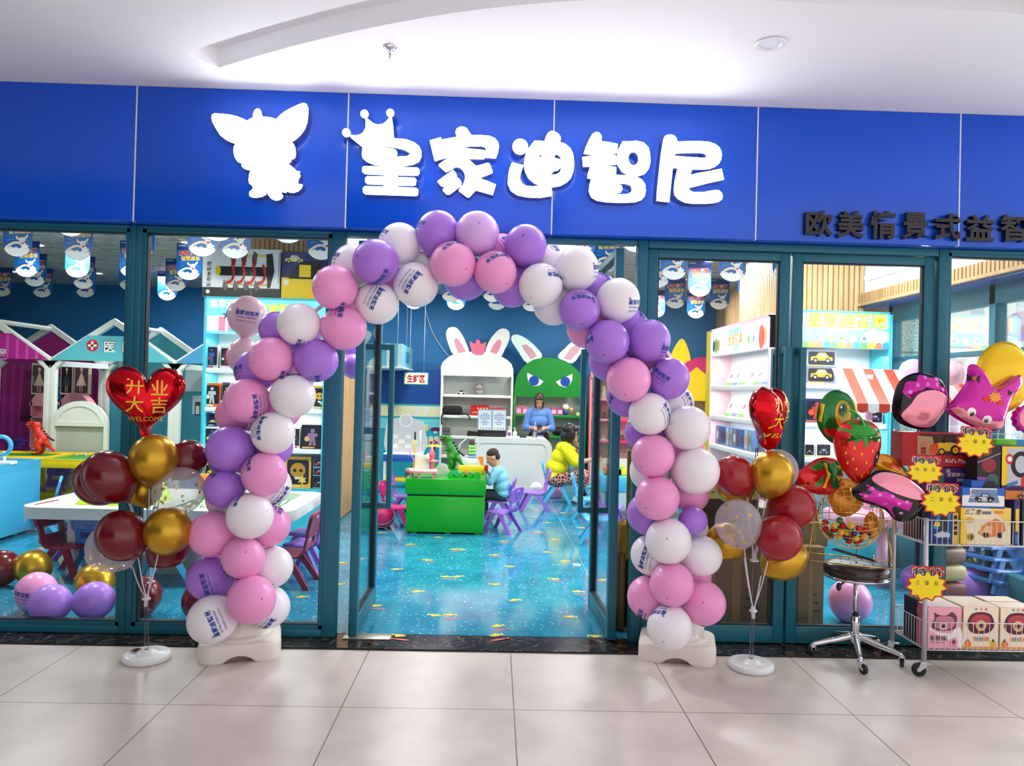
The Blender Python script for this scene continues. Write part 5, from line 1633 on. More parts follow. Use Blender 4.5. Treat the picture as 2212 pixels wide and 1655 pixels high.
CW,CBK,CRD,CYL,CORG,CNV,CPK=C(240,238,232),C(20,20,24),C(190,24,34),C(246,206,40),C(232,130,40),C(24,34,92),C(246,170,186)
def car(b,x,y,s,m,M,z=0.0006,win=None,wheel=None):
 """small printed car, s = length"""
 b.flat([(x,y+0.12*s),(x+0.02*s,y+0.28*s),(x+0.25*s,y+0.32*s),(x+0.36*s,y+0.48*s),(x+0.68*s,y+0.48*s),(x+0.82*s,y+0.30*s),(x+s,y+0.26*s),(x+s,y+0.12*s)],z,m,M)
 b.flat([(x+0.33*s,y+0.31*s),(x+0.39*s,y+0.44*s),(x+0.64*s,y+0.44*s),(x+0.74*s,y+0.31*s)],z*1.5,win or C(150,190,220),M)
 for q in(0.22,0.78):
  b.flat(circ(x+q*s,y+0.12*s,0.12*s,14),z*2,wheel or CBK,M)
  b.flat(circ(x+q*s,y+0.12*s,0.06*s,10),z*2.5,C(200,200,200),M)
def kids_play(b,w,h,M):
 z=0.0006
 b.rect(0,0,w,h,0.0002,CRD,M)
 b.rect(0.055*w/0.45*1.9,0.34*h,0.985*w,0.96*h,z,C(70,44,34),M)
 b.flat([(0.2*w,0.34*h),(0.2*w,0.9*h),(0.4*w,0.88*h),(0.44*w,0.34*h)],z*1.5,C(190,150,110),M)
 x,y,s=0.36*w,0.34*h,0.42*w
 b.flat([(x,y+0.04*h),(x,y+0.26*h),(x+0.1*s,y+0.32*h),(x+0.34*s,y+0.38*h),(x+0.4*s,y+0.2*h),(x+0.3*s,y+0.04*h)],z*3,C(226,84,30),M)
 b.flat([(x+0.3*s,y+0.12*h),(x+0.26*s,y+0.36*h),(x+0.66*s,y+0.38*h),(x+0.95*s,y+0.34*h),(x+s,y+0.12*h)],z*3.5,CYL,M)
 b.flat([(x+0.42*s,y+0.36*h),(x+0.46*s,y+0.60*h),(x+0.78*s,y+0.60*h),(x+0.82*s,y+0.36*h),(x+0.76*s,y+0.36*h),(x+0.73*s,y+0.55*h),(x+0.5*s,y+0.55*h),(x+0.48*s,y+0.36*h)],z*4,CBK,M)
 for q,r in((0.38,0.10),(0.82,0.15)):
  b.flat(circ(x+q*s,y+r*h,r*h*1.05,16),z*4.5,CBK,M)
  b.flat(circ(x+q*s,y+r*h,r*h*0.62,14),z*5,CYL,M)
  b.flat(circ(x+q*s,y+r*h,r*h*0.28,10),z*5.5,CORG,M)
 b.flat(circ(0.28*w,0.62*h,0.045*w,12),z*3,C(200,120,90),M)
 b.rect(0.245*w,0.36*h,0.315*w,0.55*h,z*3,C(170,50,40),M)
 b.text("Kid's Play",0.72*w,0.16*h,0.17*h,z*2,CW,M,bold=0.012)
 b.flat(circ(0.96*w,0.15*h,0.022*w,12),z*2,C(210,160,60),M)
def purple_box(b,w,h,M):
 b.rect(0,0,w,h,0.0002,C(76,34,112),M)
 b.text('彩窗磁力片',0.62*w,0.90*h,0.05*h+0.006,0.0008,C(226,214,230),M,bold=0.02)
 b.text('动静结合',0.74*w,0.82*h,0.05*h+0.006,0.0008,C(226,214,230),M,bold=0.02)
 b.rect(0.28*w,0.4*h,0.38*w,0.92*h,0.0008,C(40,130,120),M)
 b.flat(star(0.45*w,0.95*h,0.018,0.009,6),0.0008,C(190,170,150),M)
def blue_car_box(b,w,h,M):
 z=0.0006
 b.rect(0,0,w,h,0.0002,CW,M)
 b.flat([(0,0.62*h),(0,h),(0.18*w,h),(0.18*w,0.66*h)],z,C(36,104,196),M)
 b.flat([(0.82*w,0.66*h),(0.82*w,h),(w,h),(w,0.62*h)],z,C(36,104,196),M)
 b.rect(0,0,w,0.1*h,z,C(36,104,196),M)
 b.flat([(0.14*w,0.28*h),(0.22*w,0.94*h),(0.8*w,0.94*h),(0.88*w,0.28*h)],z,C(120,136,176),M)
 car(b,0.3*w,0.28*h,0.46*w,C(24,24,46),M,0.001)
 b.rect(0.38*w,0.38*h,0.58*w,0.56*h,0.002,CW,M)
 b.text('POLICE',0.48*w,0.47*h,0.09*h,0.0024,CBK,M,bold=0.02,w=0.17*w)
 b.flat([circ(0.24*w,0.6*h,0.05*w,12),circ(0.24*w,0.6*h,0.035*w,12)],0.0012,CW,M)
def dino_box(b,w,h,M):
 z=0.0006
 b.rect(0,0,w,h,0.0002,C(240,226,190),M)
 b.flat([(0,0),(0,h),(0.08*w,h),(0.14*w,0)],z,CYL,M)
 b.flat([(0.55*w,h),(w,h),(w,0.5*h)],z,C(246,204,96),M)
 b.text('三角龙',0.24*w,0.88*h,0.15*h,z*2,C(120,84,30),M,bold=0.04,shear=0.2)
 b.rect(0.42*w,0.82*h,0.6*w,0.9*h,z*2,C(110,110,116),M)
 b.rect(0.66*w,0.84*h,0.84*w,0.92*h,z*2,CORG,M)
 b.flat([(0.34*w,0.3*h),(0.42*w,0.5*h),(0.56*w,0.62*h),(0.7*w,0.72*h),(0.86*w,0.6*h),(0.9*w,0.4*h),(0.76*w,0.24*h),(0.5*w,0.18*h)],z*2,C(226,130,60),M)
 b.flat([(0.4*w,0.34*h),(0.5*w,0.5*h),(0.64*w,0.5*h),(0.6*w,0.3*h)],z*3,C(240,190,140),M)
 for q in(0.5,0.78):
  b.flat(circ(q*w,0.26*h,0.055*w,12),z*4,CBK,M)
 b.flat(circ(0.2*w,0.2*h,0.08*w,14,0.11*h),z*3,C(190,160,60),M)
 b.flat(circ(0.2*w,0.2*h,0.05*w,12,0.07*h),z*4,C(90,80,40),M)
 b.flat(circ(0.18*w,0.66*h,0.08*w,12,0.09*h),z*3,C(230,180,50),M)
def robot_box(b,w,h,M):
 z=0.0006
 b.rect(0,0,w,h,0.0002,C(22,60,130),M)
 b.flat([(0.1*w,0.5*h),(0.3*w,h),(0.75*w,h),(0.62*w,0.4*h)],z,C(50,140,210),M)
 b.flat([(0.3*w,0.42*h),(0.36*w,0.9*h),(0.5*w,0.98*h),(0.62*w,0.9*h),(0.66*w,0.42*h)],z*2,C(34,36,50),M)
 b.flat([(0.12*w,0.28*h),(0.4*w,0.4*h),(0.72*w,0.34*h),(0.7*w,0.22*h),(0.3*w,0.2*h)],z*3,C(200,204,212),M)
 b.rect(0.8*w,0,w,h,z,C(226,180,70),M)
 for k in range(4):
  b.rect(0.84*w,(0.80-0.17*k)*h,0.96*w,(0.92-0.17*k)*h,z*2,CBK,M)
 b.rect(0.1*w,0.06*h,0.76*w,0.14*h,z*2,C(30,40,80),M)
 b.flat([(0.12*w,0.56*h),(0.16*w,0.70*h),(0.36*w,0.68*h),(0.34*w,0.55*h)],z*3,CYL,M)
def plane_front(b,w,h,M):
 z=0.0006
 b.rect(0,0,w,h,0.0002,CYL,M)
 b.rect(0.18*w,0.12*h,w,0.96*h,z,C(196,198,204),M)
 b.flat([circ(0.62*w,0.6*h,0.34*w,18,0.3*h),circ(0.62*w,0.6*h,0.2*w,14,0.2*h)],z*2,CBK,M)
 b.flat(circ(0.24*w,0.72*h,0.12*w,12,0.12*h),z*3,C(200,60,56),M)
 b.flat(circ(0.24*w,0.72*h,0.08*w,12,0.06*h),z*4,CW,M)
 b.flat([(0.62*w,0.1*h),(0.62*w,0.32*h),(w,0.38*h),(w,0.1*h)],z*3,C(206,50,50),M)
 b.rect(0,0,w,0.12*h,z*2,C(66,34,100),M)
 b.flat([(0.14*w,0.14*h),(0.5*w,0.24*h),(0.5*w,0.16*h),(0.16*w,0.07*h)],z*5,C(60,120,190),M)
def bubble_pink(b,w,h,M):
 z=0.0006
 b.rect(0,0,w,h,0.0002,CPK,M)
 b.flat(smooth_loop([(0,0),(w,0),(w,0.46*h),(0.85*w,0.5*h),(0.72*w,0.38*h),(0.5*w,0.36*h),(0.25*w,0.4*h),(0.12*w,0.5*h),(0,0.4*h)],3)[3:-3],z,C(252,240,242),M)
 b.flat(smooth_loop([(0.12*w,0.48*h),(0.2*w,0.72*h),(0.18*w,0.86*h),(0.34*w,0.8*h),(0.56*w,0.8*h),(0.72*w,0.88*h),(0.86*w,0.76*h),(0.84*w,0.6*h),(0.8*w,0.48*h),(0.5*w,0.42*h)],4),z*2,C(104,60,74),M)
 b.flat(smooth_loop([(0.22*w,0.52*h),(0.26*w,0.74*h),(0.5*w,0.78*h),(0.74*w,0.74*h),(0.78*w,0.54*h),(0.5*w,0.46*h)],4),z*2.5,C(206,130,146),M)
 b.flat(circ(0.46*w,0.54*h,0.12*w,18),z*3,C(240,190,198),M)
 b.flat(circ(0.46*w,0.54*h,0.06*w,14),z*4,C(70,40,60),M)
 b.text('泡泡相机',0.32*w,0.25*h,0.13*h,z*3,C(70,46,50),M,bold=0.02,w=0.56*w)
 b.rect(0.08*w,0.135*h,0.5*w,0.155*h,z*3,C(150,120,124),M)
 b.flat(circ(0.78*w,0.16*h,0.13*w,14),z*3,C(236,150,170),M)
 b.flat(circ(0.78*w,0.16*h,0.06*w,12),z*4,C(150,60,90),M)
def bubble_orange(b,w,h,M):
 z=0.0006
 b.rect(0,0,w,h,0.0002,C(250,232,208),M)
 b.rect(0,0,w,0.06*h,z,C(240,160,80),M)
 b.flat(smooth_loop([(0.1*w,0.58*h),(0.22*w,0.82*h),(0.5*w,0.88*h),(0.78*w,0.82*h),(0.88*w,0.6*h),(0.78*w,0.42*h),(0.5*w,0.36*h),(0.22*w,0.4*h)],4),z*2,C(96,30,44),M)
 b.flat(smooth_loop([(0.2*w,0.6*h),(0.28*w,0.78*h),(0.5*w,0.82*h),(0.72*w,0.78*h),(0.78*w,0.6*h),(0.5*w,0.54*h)],4),z*2.5,C(190,70,80),M)
 b.flat(circ(0.5*w,0.56*h,0.15*w,18),z*3,C(246,196,130),M)
 b.flat(circ(0.5*w,0.56*h,0.09*w,14),z*3.5,C(150,120,110),M)
 b.flat(circ(0.5*w,0.56*h,0.04*w,12),z*4,CBK,M)
 b.text('泡泡相机',0.52*w,0.24*h,0.12*h,z*3,CORG,M,bold=0.02,w=0.5*w)
 b.flat(circ(0.46*w,0.24*h,0.06*w,12),z*4,C(90,170,190),M)
 for q,m in((0.13,C(236,130,50)),(0.86,C(240,180,60))):
  b.flat(circ(q*w,0.12*h,0.1*w,12),z*3,m,M)
  b.flat([(q*w-0.05*w,0.18*h),(q*w,0.26*h),(q*w+0.04*w,0.18*h)],z*3,C(70,130,60),M)
 for q,m in((0.36,C(90,160,180)),(0.5,C(240,150,90)),(0.64,C(206,90,130))):
  b.rect(q*w-0.03*w,0.92*h,q*w+0.03*w,0.97*h,z*2,m,M)
YM=YRF+0.02
XO=XL
zt=zm+0.004
GB='toy boxes on the wire rack'
pxbox('toy_box',1948,937,2112,1006,YM+0.20,0.12,C(150,24,32),kids_play,'red window box reading Kid\'s Play with a yellow toy tractor',group=GB)
pxbox('toy_box',1990,1012,2118,1050,YM+0.20,0.12,C(70,30,104),purple_box,'purple box under the red tractor box',group=GB,z0=zt)
pxbox('toy_box',2163,966,2232,1060,YM+0.06,0.18,C(40,32,36),plane_front,'tall yellow-edged window box with a dark picture side, right of the tractor box',group=GB)
_b=bpy.data.objects['toy_box.002']
# dark picture side of that box, turned towards the viewer
pxbox('toy_box',2110,962,2162,1060,YM+0.06,0.10,C(40,30,34),lambda b,w,h,M:(b.flat(circ(0.5*w,0.56*h,0.32*w,16,0.16*h),0.0006,C(150,44,50),M),b.flat(circ(0.66*w,0.24*h,0.26*w,14,0.14*h),0.0006,C(80,100,96),M),b.flat(circ(0.36*w,0.86*h,0.26*w,14,0.1*h),0.0006,C(120,84,50),M),b.flat([(0,0.62*h),(w,0.84*h),(w,0.82*h),(0,0.6*h)],0.001,C(170,170,180),M),b.flat([(0,0.02*h),(0,0.3*h),(0.4*w,0.3*h),(0.4*w,0.02*h)],0.0005,C(150,90,160),M)),'dark box with red and grey picture figures, between tractor box and yellow-edged box',group=GB)
pxbox('toy_box',2078,1056,2170,1097,YM+0.0,0.09,C(60,110,190),blue_car_box,'blue and white window box with a small black police car',group=GB)
pxbox('toy_box',2074,1098,2184,1180,YM+0.0,0.09,C(236,196,60),dino_box,'cream and yellow box with an orange dinosaur car below the police car',group=GB,z0=zt)
pxbox('toy_box',2008,1108,2070,1180,YM+0.0,0.08,C(20,40,90),robot_box,'blue robot box at the front left of the middle basket',group=GB,z0=zt)
pxbox('toy_box',2190,1080,2204,1180,YM+0.0,0.12,C(60,50,110),lambda b,w,h,M:(b.rect(0.2*w,0.3*h,0.8*w,0.8*h,0.0006,CYL,M),b.rect(0.2*w,0.04*h,0.8*w,0.24*h,0.0006,C(60,120,190),M)),'thin dark box with a yellow strip standing on edge, right of the dinosaur box',group=GB,z0=zt)
pxbox('toy_box',2206,1080,2235,1180,YM+0.0,0.12,C(30,36,60),lambda b,w,h,M:b.rect(0.1*w,0.1*h,0.9*w,0.9*h,0.0006,C(60,80,90),M),'dark box cut by the right edge of the picture, middle basket',group=GB,z0=zt)
pxbox('toy_box',2172,1062,2235,1079,YM+0.02,0.10,C(214,120,46),lambda b,w,h,M:car(b,0.4*w,0.1*h,0.5*w,C(120,50,30),M),'flat orange box under the yellow-edged window box',group=GB)
pxbox('toy_box',2098,1040,2150,1056,YM+0.02,0.08,C(44,96,186),lambda b,w,h,M:b.flat([(0.4*w,0),(0.6*w,h),(w,h),(w,0)],0.0006,CBK,M),'blue and black box lying on the police car box',group=GB)
for i in range(6):
 x=XO+0.03+0.026*i
 tag(MB().box(0,0,0,0.022,0.14,0.16+0.01*(i%3),(C(84,50,34),C(60,34,28),C(150,130,110),C(40,44,40),C(110,74,50),C(52,30,26))[i]).build('book',loc=(x,YM+0.12,zt)),f"thin card box standing at the middle basket's left end, {ORD[i]} from the left",'toy box','card boxes at the left end of the middle basket')
b=MB();b.box(0,0,0,0.12,0.1,0.05,C(116,206,40));tag(b.build('toy_crate',loc=tuple(at(2152,968,YM+0.24))),'bright green plastic toy case behind the first-prize tag','toy box')
b=MB();b.box(0,0,0,0.16,0.1,0.06,C(40,130,190));tag(b.build('toy_crate',loc=tuple(at(2170,972,YM+0.26))),'blue plastic toy case at the right edge behind the window box','toy box')
zt=zb+0.004
GB2='bubble camera boxes in the bottom basket'
side_p=C(214,110,130)
pxbox('bubble_camera_box',2003,1312,2077,1402,YM,0.11,CPK,bubble_pink,'pink and white bubble camera box in the bottom basket',group=GB2,z0=zt,side=side_p,top=C(246,232,226))
pxbox('bubble_camera_box',2080,1312,2157,1405,YM,0.11,C(246,214,176),bubble_orange,'orange bubble camera box beside the pink one',group=GB2,z0=zt,top=C(248,228,206))
pxbox('bubble_camera_box',2160,1314,2237,1407,YM,0.11,C(246,214,176),bubble_orange,'orange bubble camera box cut by the right edge',group=GB2,z0=zt,top=C(248,228,206))
for i,x in enumerate((2003,2080,2160)):
 a=at(x+1,1400,YM)
 o=face_box('bubble_camera_box',a.x,a.x+0.19,zt,at(x,1312,YM).z,YM+0.118,0.11,C(246,214,190),None,('cream-topped box behind the pink bubble camera','cream-topped box behind the middle orange bubble camera','cream-topped box behind the rightmost bubble camera')[i]+' in the bottom basket',group=GB2,top=C(250,232,214),side=C(226,170,150))
a=at(1962,1390,YM+0.16)
b=MB();b.box(0,0,0,0.035,0.12,0.235,C(26,32,56))
for k in range(3):
 b.rect(0.006,0.05+0.055*k,0.029,0.085+0.055*k,0.0006,C(190,196,210),FRONT)
tag(b.build('toy_box',loc=(XO+0.02,YM+0.10,zt)),'slim navy box at the left end of the bottom basket','toy box',GB2)
# ---- price bursts
def burst(x0,y0,x1,y1,Y,rows,label,tilt=0.0):
 c=at((x0+x1)/2,(y0+y1)/2,Y)
 s=1/ppm(Y)
 w,h=(x1-x0)*s/2,(y1-y0)*s/2
 root=empty('price_tag',tuple(c),0,label,'price tag','yellow starburst price tags on the rack')
 M=RY(tilt)@FRONT
 red,yel=C(206,34,30),C(252,222,16)
 out=star(0,-0.10*h,1.0,0.80,11,w,h*0.92)
 b=MB();b.prism([out],-0.002,0.0,red,M)
 b.prism([rrect(-0.72*w,0.50*h,0.78*w,1.02*h,0.08*h)],-0.002,0.0006,red,M)
 b.build('red_border',root)
 b=MB();b.flat(star(0,-0.10*h,0.90,0.70,11,w,h*0.92),0.0010,yel,M);b.build('yellow_burst',root)
 b=MB()
 b.text('特价',0.03*w,0.70*h,0.50*h,0.0018,C(250,246,236),M,bold=0.03,w=1.48*w)
 b.text('特价',0.03*w,0.70*h,0.46*h,0.0026,CBK,M,bold=0.012,w=1.40*w)
 b.build('bold_lettering',root)
 b=MB()
 for k,ch in enumerate(rows):
  b.text(ch,(-0.42+0.42*k)*w,0.06*h,0.30*h,0.002,C(70,60,20),M,bold=-0.005)
 b.build('handwriting',root)
burst(2061,922,2152,990,YM-0.03,'一等奖','yellow special-price burst for first prize, topmost tag on the rack',0.02)
burst(1955,985,2042,1048,YM-0.035,'特等奖','yellow special-price burst for the grand prize, below the red tractor box',0.02)
burst(1985,1044,2081,1118,YM-0.045,'二等奖','yellow special-price burst for second prize, beside the pink-black balloon',0.02)
burst(1953,1224,2051,1300,YM-0.045,'三等奖','yellow special-price burst for third prize, on the rack\'s front post',0.02)
# ================================================================ FURNITURE INSIDE THE SHOP
def plastic(name,c,r=0.35):
 return mat('plastic_'+name,c,r,spec=0.5)
CHC={'purple':plastic('purple',(150,100,206)),'dark purple':plastic('dark_purple',(84,50,140)),'light-blue':plastic('sky',(74,178,222)),'mid-blue':plastic('blue',(44,112,184)),'maroon':plastic('wine',(142,22,66)),'magenta':plastic('magenta',(222,30,130))}
M_FACE=plastic('face_dark',(60,40,96))
def make_chair():
 root=empty('kids_chair')
 m=CHC['purple']
 # seat: a dished sheet that turns up at the back
 b=MB()
 prof=[(-0.150,0.262),(-0.146,0.274),(-0.10,0.276),(0.0,0.266),(0.07,0.264),(0.115,0.276),(0.140,0.31),(0.150,0.345)]
 prof=smooth_path([(p[0],p[1],0)for p in prof],3)
 n=len(prof)
 xs=[-1,-0.92,-0.6,0,0.6,0.92,1]
 lift=[-0.012,0.0,0.0,-0.004,0.0,0.0,-0.012]
 vs=[]
 for off in(0.0,-0.014):
  for p in prof:
   hw=0.142-0.012*max(0,(p[1]-0.28)/0.07)
   for x,l in zip(xs,lift):
    vs.append((x*hw,p[0]-off*(p[1]>0.3),p[1]+l+off))
 fs=[]
 for j in range(n-1):
  for i in range(6):
   a=j*7+i
   fs.append((a,a+1,a+8,a+7))
   c=n*7+a
   fs.append((c,c+7,c+8,c+1))
 for j in range(n-1):
  for i,sgn in((0,1),(6,-1)):
   a=j*7+i;c=n*7+a
   fs.append((a,a+7,c+7,c)if sgn>0 else(a,c,c+7,a+7))
 for i in range(6):
  a,c=i,n*7+i
  fs.append((a,c,c+1,a+1))
  a,c=(n-1)*7+i,n*7+(n-1)*7+i
  fs.append((a,a+1,c+1,c))
 b.add(vs,fs,m,None,True)
 b.build('seat',root,sharp=50)
 # backrest: rounded panel with a rim and pressed-in face, on two uprights
 b=MB()
 Mb=T(0,0.158,0.35)@RX(math.radians(-12))@FRONT
 for s in(-1,1):
  b.prism(rrect(s*0.105-0.022,-0.03,s*0.105+0.022,0.10,0.01),-0.009,0.009,m,Mb)
 b.prism([rrect(-0.145,0.055,0.145,0.245,0.045,5)],-0.008,0.006,m,Mb)
 b.prism([rrect(-0.150,0.050,0.150,0.250,0.048,5),rrect(-0.132,0.068,0.132,0.232,0.036,5)],-0.013,0.013,m,Mb)
 for z,q in((0.0068,1),(-0.0088,-1)):
  Mq=Mb if q>0 else Mb@T(0,0,2*z)@S(1,1,-1)
  for x in(-0.045,0.045):
   b.flat(circ(x,0.165,0.010,10,0.013),abs(z),M_FACE,Mb if q>0 else Mb@S(1,1,-1))
  sm_=[(0.038*math.cos(a),0.128+0.03*math.sin(a))for a in[PI+PI*i/8 for i in range(9)]]+[(0.030*math.cos(a),0.130+0.02*math.sin(a))for a in[2*PI-PI*i/8 for i in range(9)]]
  b.flat(sm_,abs(z),M_FACE,Mb if q>0 else Mb@S(1,1,-1))
  b.rect(-0.03,0.195,0.01,0.222,abs(z),C(214,220,226),Mb if q>0 else Mb@S(1,1,-1))
 b.build('backrest',root)
 for s in(-1,1):
  for(ya,yb)in((-0.045,-0.175),(0.02,0.185)):
   L=MB()
   pa,pb=Vector((s*0.125,ya,0.262)),Vector((s*0.158,yb,0.0))
   d=1 if yb>ya else-1
   w0,w1,t=0.030,0.022,0.012
   q=[]
   for p,w in((pb,w1),(pa,w0)):
    for sx,sy in((-1,-1),(1,-1),(1,1),(-1,1)):
     q.append((p.x+sx*t,p.y+sy*w,p.z))
   L.add(q,[(0,3,2,1),(4,5,6,7),(0,1,5,4),(1,2,6,5),(2,3,7,6),(3,0,4,7)],m)
   L.build('leg',root)
 return root
CHAIR0=make_chair()
_used=[False]
def chair(px,py,deg,color,label,scale=1.0):
 p=atz(px,py,Z0)
 o=CHAIR0 if not _used[0]else copy_tree(CHAIR0)
 _used[0]=True
 o.location=(p.x,p.y,Z0)
 o.rotation_euler=(0,0,math.radians(deg))
 o.scale=(0.86*scale,0.86*scale,0.80*scale)
 for c in o.children:
  recolor(c,CHC[color],0)
 tag(o,label,'chair','small plastic chairs in the shop')
 return o
chair(1084,1148,-118,'purple','empty purple child\'s chair nearest the doorway at the green table\'s corner')
boy_chair=chair(1078,1120,-97,'purple','purple child\'s chair with the boy sitting on it')
chair(1152,1102,-88,'purple','empty purple child\'s chair in front of the white counter',1.1)
wo_chair=chair(1202,1085,88,'light-blue','light-blue child\'s chair with the woman in yellow sitting on it',1.15)
chair(1262,1086,70,'light-blue','light-blue chair seen behind the right door\'s handle, farthest back',1.1)
chair(1270,1118,80,'light-blue','light-blue chair behind the right door\'s handle, middle of three',1.1)
chair(1292,1172,80,'light-blue','light-blue chair nearest the open right door leaf',1.15)
chair(1318,1135,75,'purple','purple chair seen through the open right door leaf')
chair(858,1136,84,'magenta','magenta chair tucked against the green table\'s left side')
chair(872,1108,84,'purple','purple chair behind the magenta one left of the green table')
chair(818,1098,150,'light-blue','light-blue chair seen through the open left door\'s handle')
chair(78,1148,-62,'light-blue','light-blue chair by the blue play cabinet, smiling back turned to the viewer',1.1)
chair(112,1088,8,'purple','purple chair under the yellow play table at far left')
chair(150,1242,82,'maroon','maroon chair at the front left of the white sand table',1.15)
chair(186,1205,84,'dark purple','dark purple chair behind the maroon one at the sand table',1.1)
chair(222,1240,172,'mid-blue','mid-blue chair with its back to the window, behind the left balloon stand',1.1)
chair(352,1262,120,'light-blue','light-blue chair between left balloon stand and arch, at the sand table\'s front',1.15)
chair(232,1178,30,'maroon','maroon chair behind the sand table, mostly hidden by balloons')
chair(622,1262,-92,'maroon','maroon chair beside the arch\'s left leg',1.15)
chair(662,1236,-104,'purple','purple chair at the sand table\'s right end, nearer of two',1.1)
chair(664,1208,-100,'purple','purple chair at the sand table\'s right end, farther of two',1.1)
# ---- green play table with a sunken top
M_GREEN=plastic('green',(8,158,22),0.28)
gx0,gx1=atz(873,1153,Z0).x,atz(1042,1157,Z0).x
gy=3.37
GT=empty('play_table',(gx0,gy,Z0),0,'long green play table heaped with toys in the middle of the shop','play table')
gw,gd,gh=gx1-gx0+0.02,1.55,0.565
b=MB();b.box(0.012,0.012,0.018,gw-0.012,gd-0.012,0.385,M_GREEN,bev=0.006)
for x in(0.06,gw/2,gw-0.1):
 for y in(0.03,gd-0.1):
  b.box(x,y,0,x+0.06,y+0.06,0.02,M_GREEN)
b.build('body',GT)
b=MB();b.box(0.02,0.02,0.385,gw-0.02,gd-0.02,0.405,C(8,70,20));b.build('painted_shade_gap',GT)  # darker green strip; the gap's shade is put into its colour
b=MB();b.box(0,0,0.405,gw,0.02,gh,M_GREEN,bev=0.004);b.box(0,gd-0.02,0.405,gw,gd,gh,M_GREEN,bev=0.004)
b.box(0,0.02,0.405,0.02,gd-0.02,gh,M_GREEN,bev=0.004);b.box(gw-0.02,0.02,0.405,gw,gd-0.02,gh,M_GREEN,bev=0.004)
b.box(0.02,0.02,0.5,gw-0.02,gd-0.02,0.535,M_GREEN)
b.build('top_tray',GT)
MB().box(-0.005,0.0,gh,0.0,gd,gh+0.09,CLEAR).build('clear_rim',GT)
MB().box(gw,0.0,gh,gw+0.005,gd,gh+0.09,CLEAR).build('clear_rim',GT)
TZ=Z0+0.535
def on_table(px,py):
 """point on the sunken table top seen at a pixel"""
 return atz(px,py,TZ)
def toy(name,loc,label,cat='toy',group='toys on the green play table',rz=0.0):
 return empty(name,tuple(loc),rz,label,cat,group)
 # pink dollhouse-like castle
p=on_table(913,1032)
t_=toy('toy_castle',p,'pink and white toy castle on short legs at the green table\'s left front')
CPK2,CWT=plastic('pinktoy',(246,130,150)),plastic('whitetoy',(246,242,240))
b=MB();b.prism([smooth_loop([(-0.16,-0.06),(0.0,-0.09),(0.15,-0.06),(0.15,0.08),(0.0,0.10),(-0.15,0.07)],3)],0.055,0.075,CPK2)
for x,y in((-0.12,-0.05),(0.12,-0.05),(-0.12,0.06),(0.12,0.06),(-0.03,-0.06)):
 b.box(x-0.012,y-0.012,0,x+0.012,y+0.012,0.057,CPK2)
b.build('platform',t_)
b=MB();b.prism([smooth_loop([(-0.17,-0.04),(0.0,-0.08),(0.14,-0.05),(0.13,0.05),(0.0,0.07),(-0.16,0.05)],3)],0.075,0.095,CWT);b.box(-0.09,0.0,0.095,0.04,0.05,0.24,plastic('cream',(244,236,206)),bev=0.004);b.build('wall',t_)
b=MB();b.lathe([(0.03,0.09),(0.028,0.24),(0.04,0.245),(0.002,0.33)],CPK2,T(0.09,0.02,0));b.lathe([(0.02,0.09),(0.018,0.2),(0.028,0.205),(0.002,0.27)],CWT,T(0.05,-0.02,0));b.build('tower',t_)
b=MB();b.tube([(-0.1,-0.03,0.09),(-0.1,-0.03,0.2),(-0.15,-0.03,0.28)],0.006,CPK2,n=8);b.tube([(-0.15,-0.03,0.28),(-0.15,-0.03,0.23)],0.003,CWT,n=6);b.build('crane',t_)
b=MB();b.lathe([(0.05,0.17),(0.07,0.18),(0.07,0.19),(0.05,0.185)],CPK2,T(0.10,-0.03,0));b.ball((0.11,-0.05,0.185),0.018,CYL);b.ball((0.07,-0.06,0.185),0.014,CRD);b.build('balcony',t_)
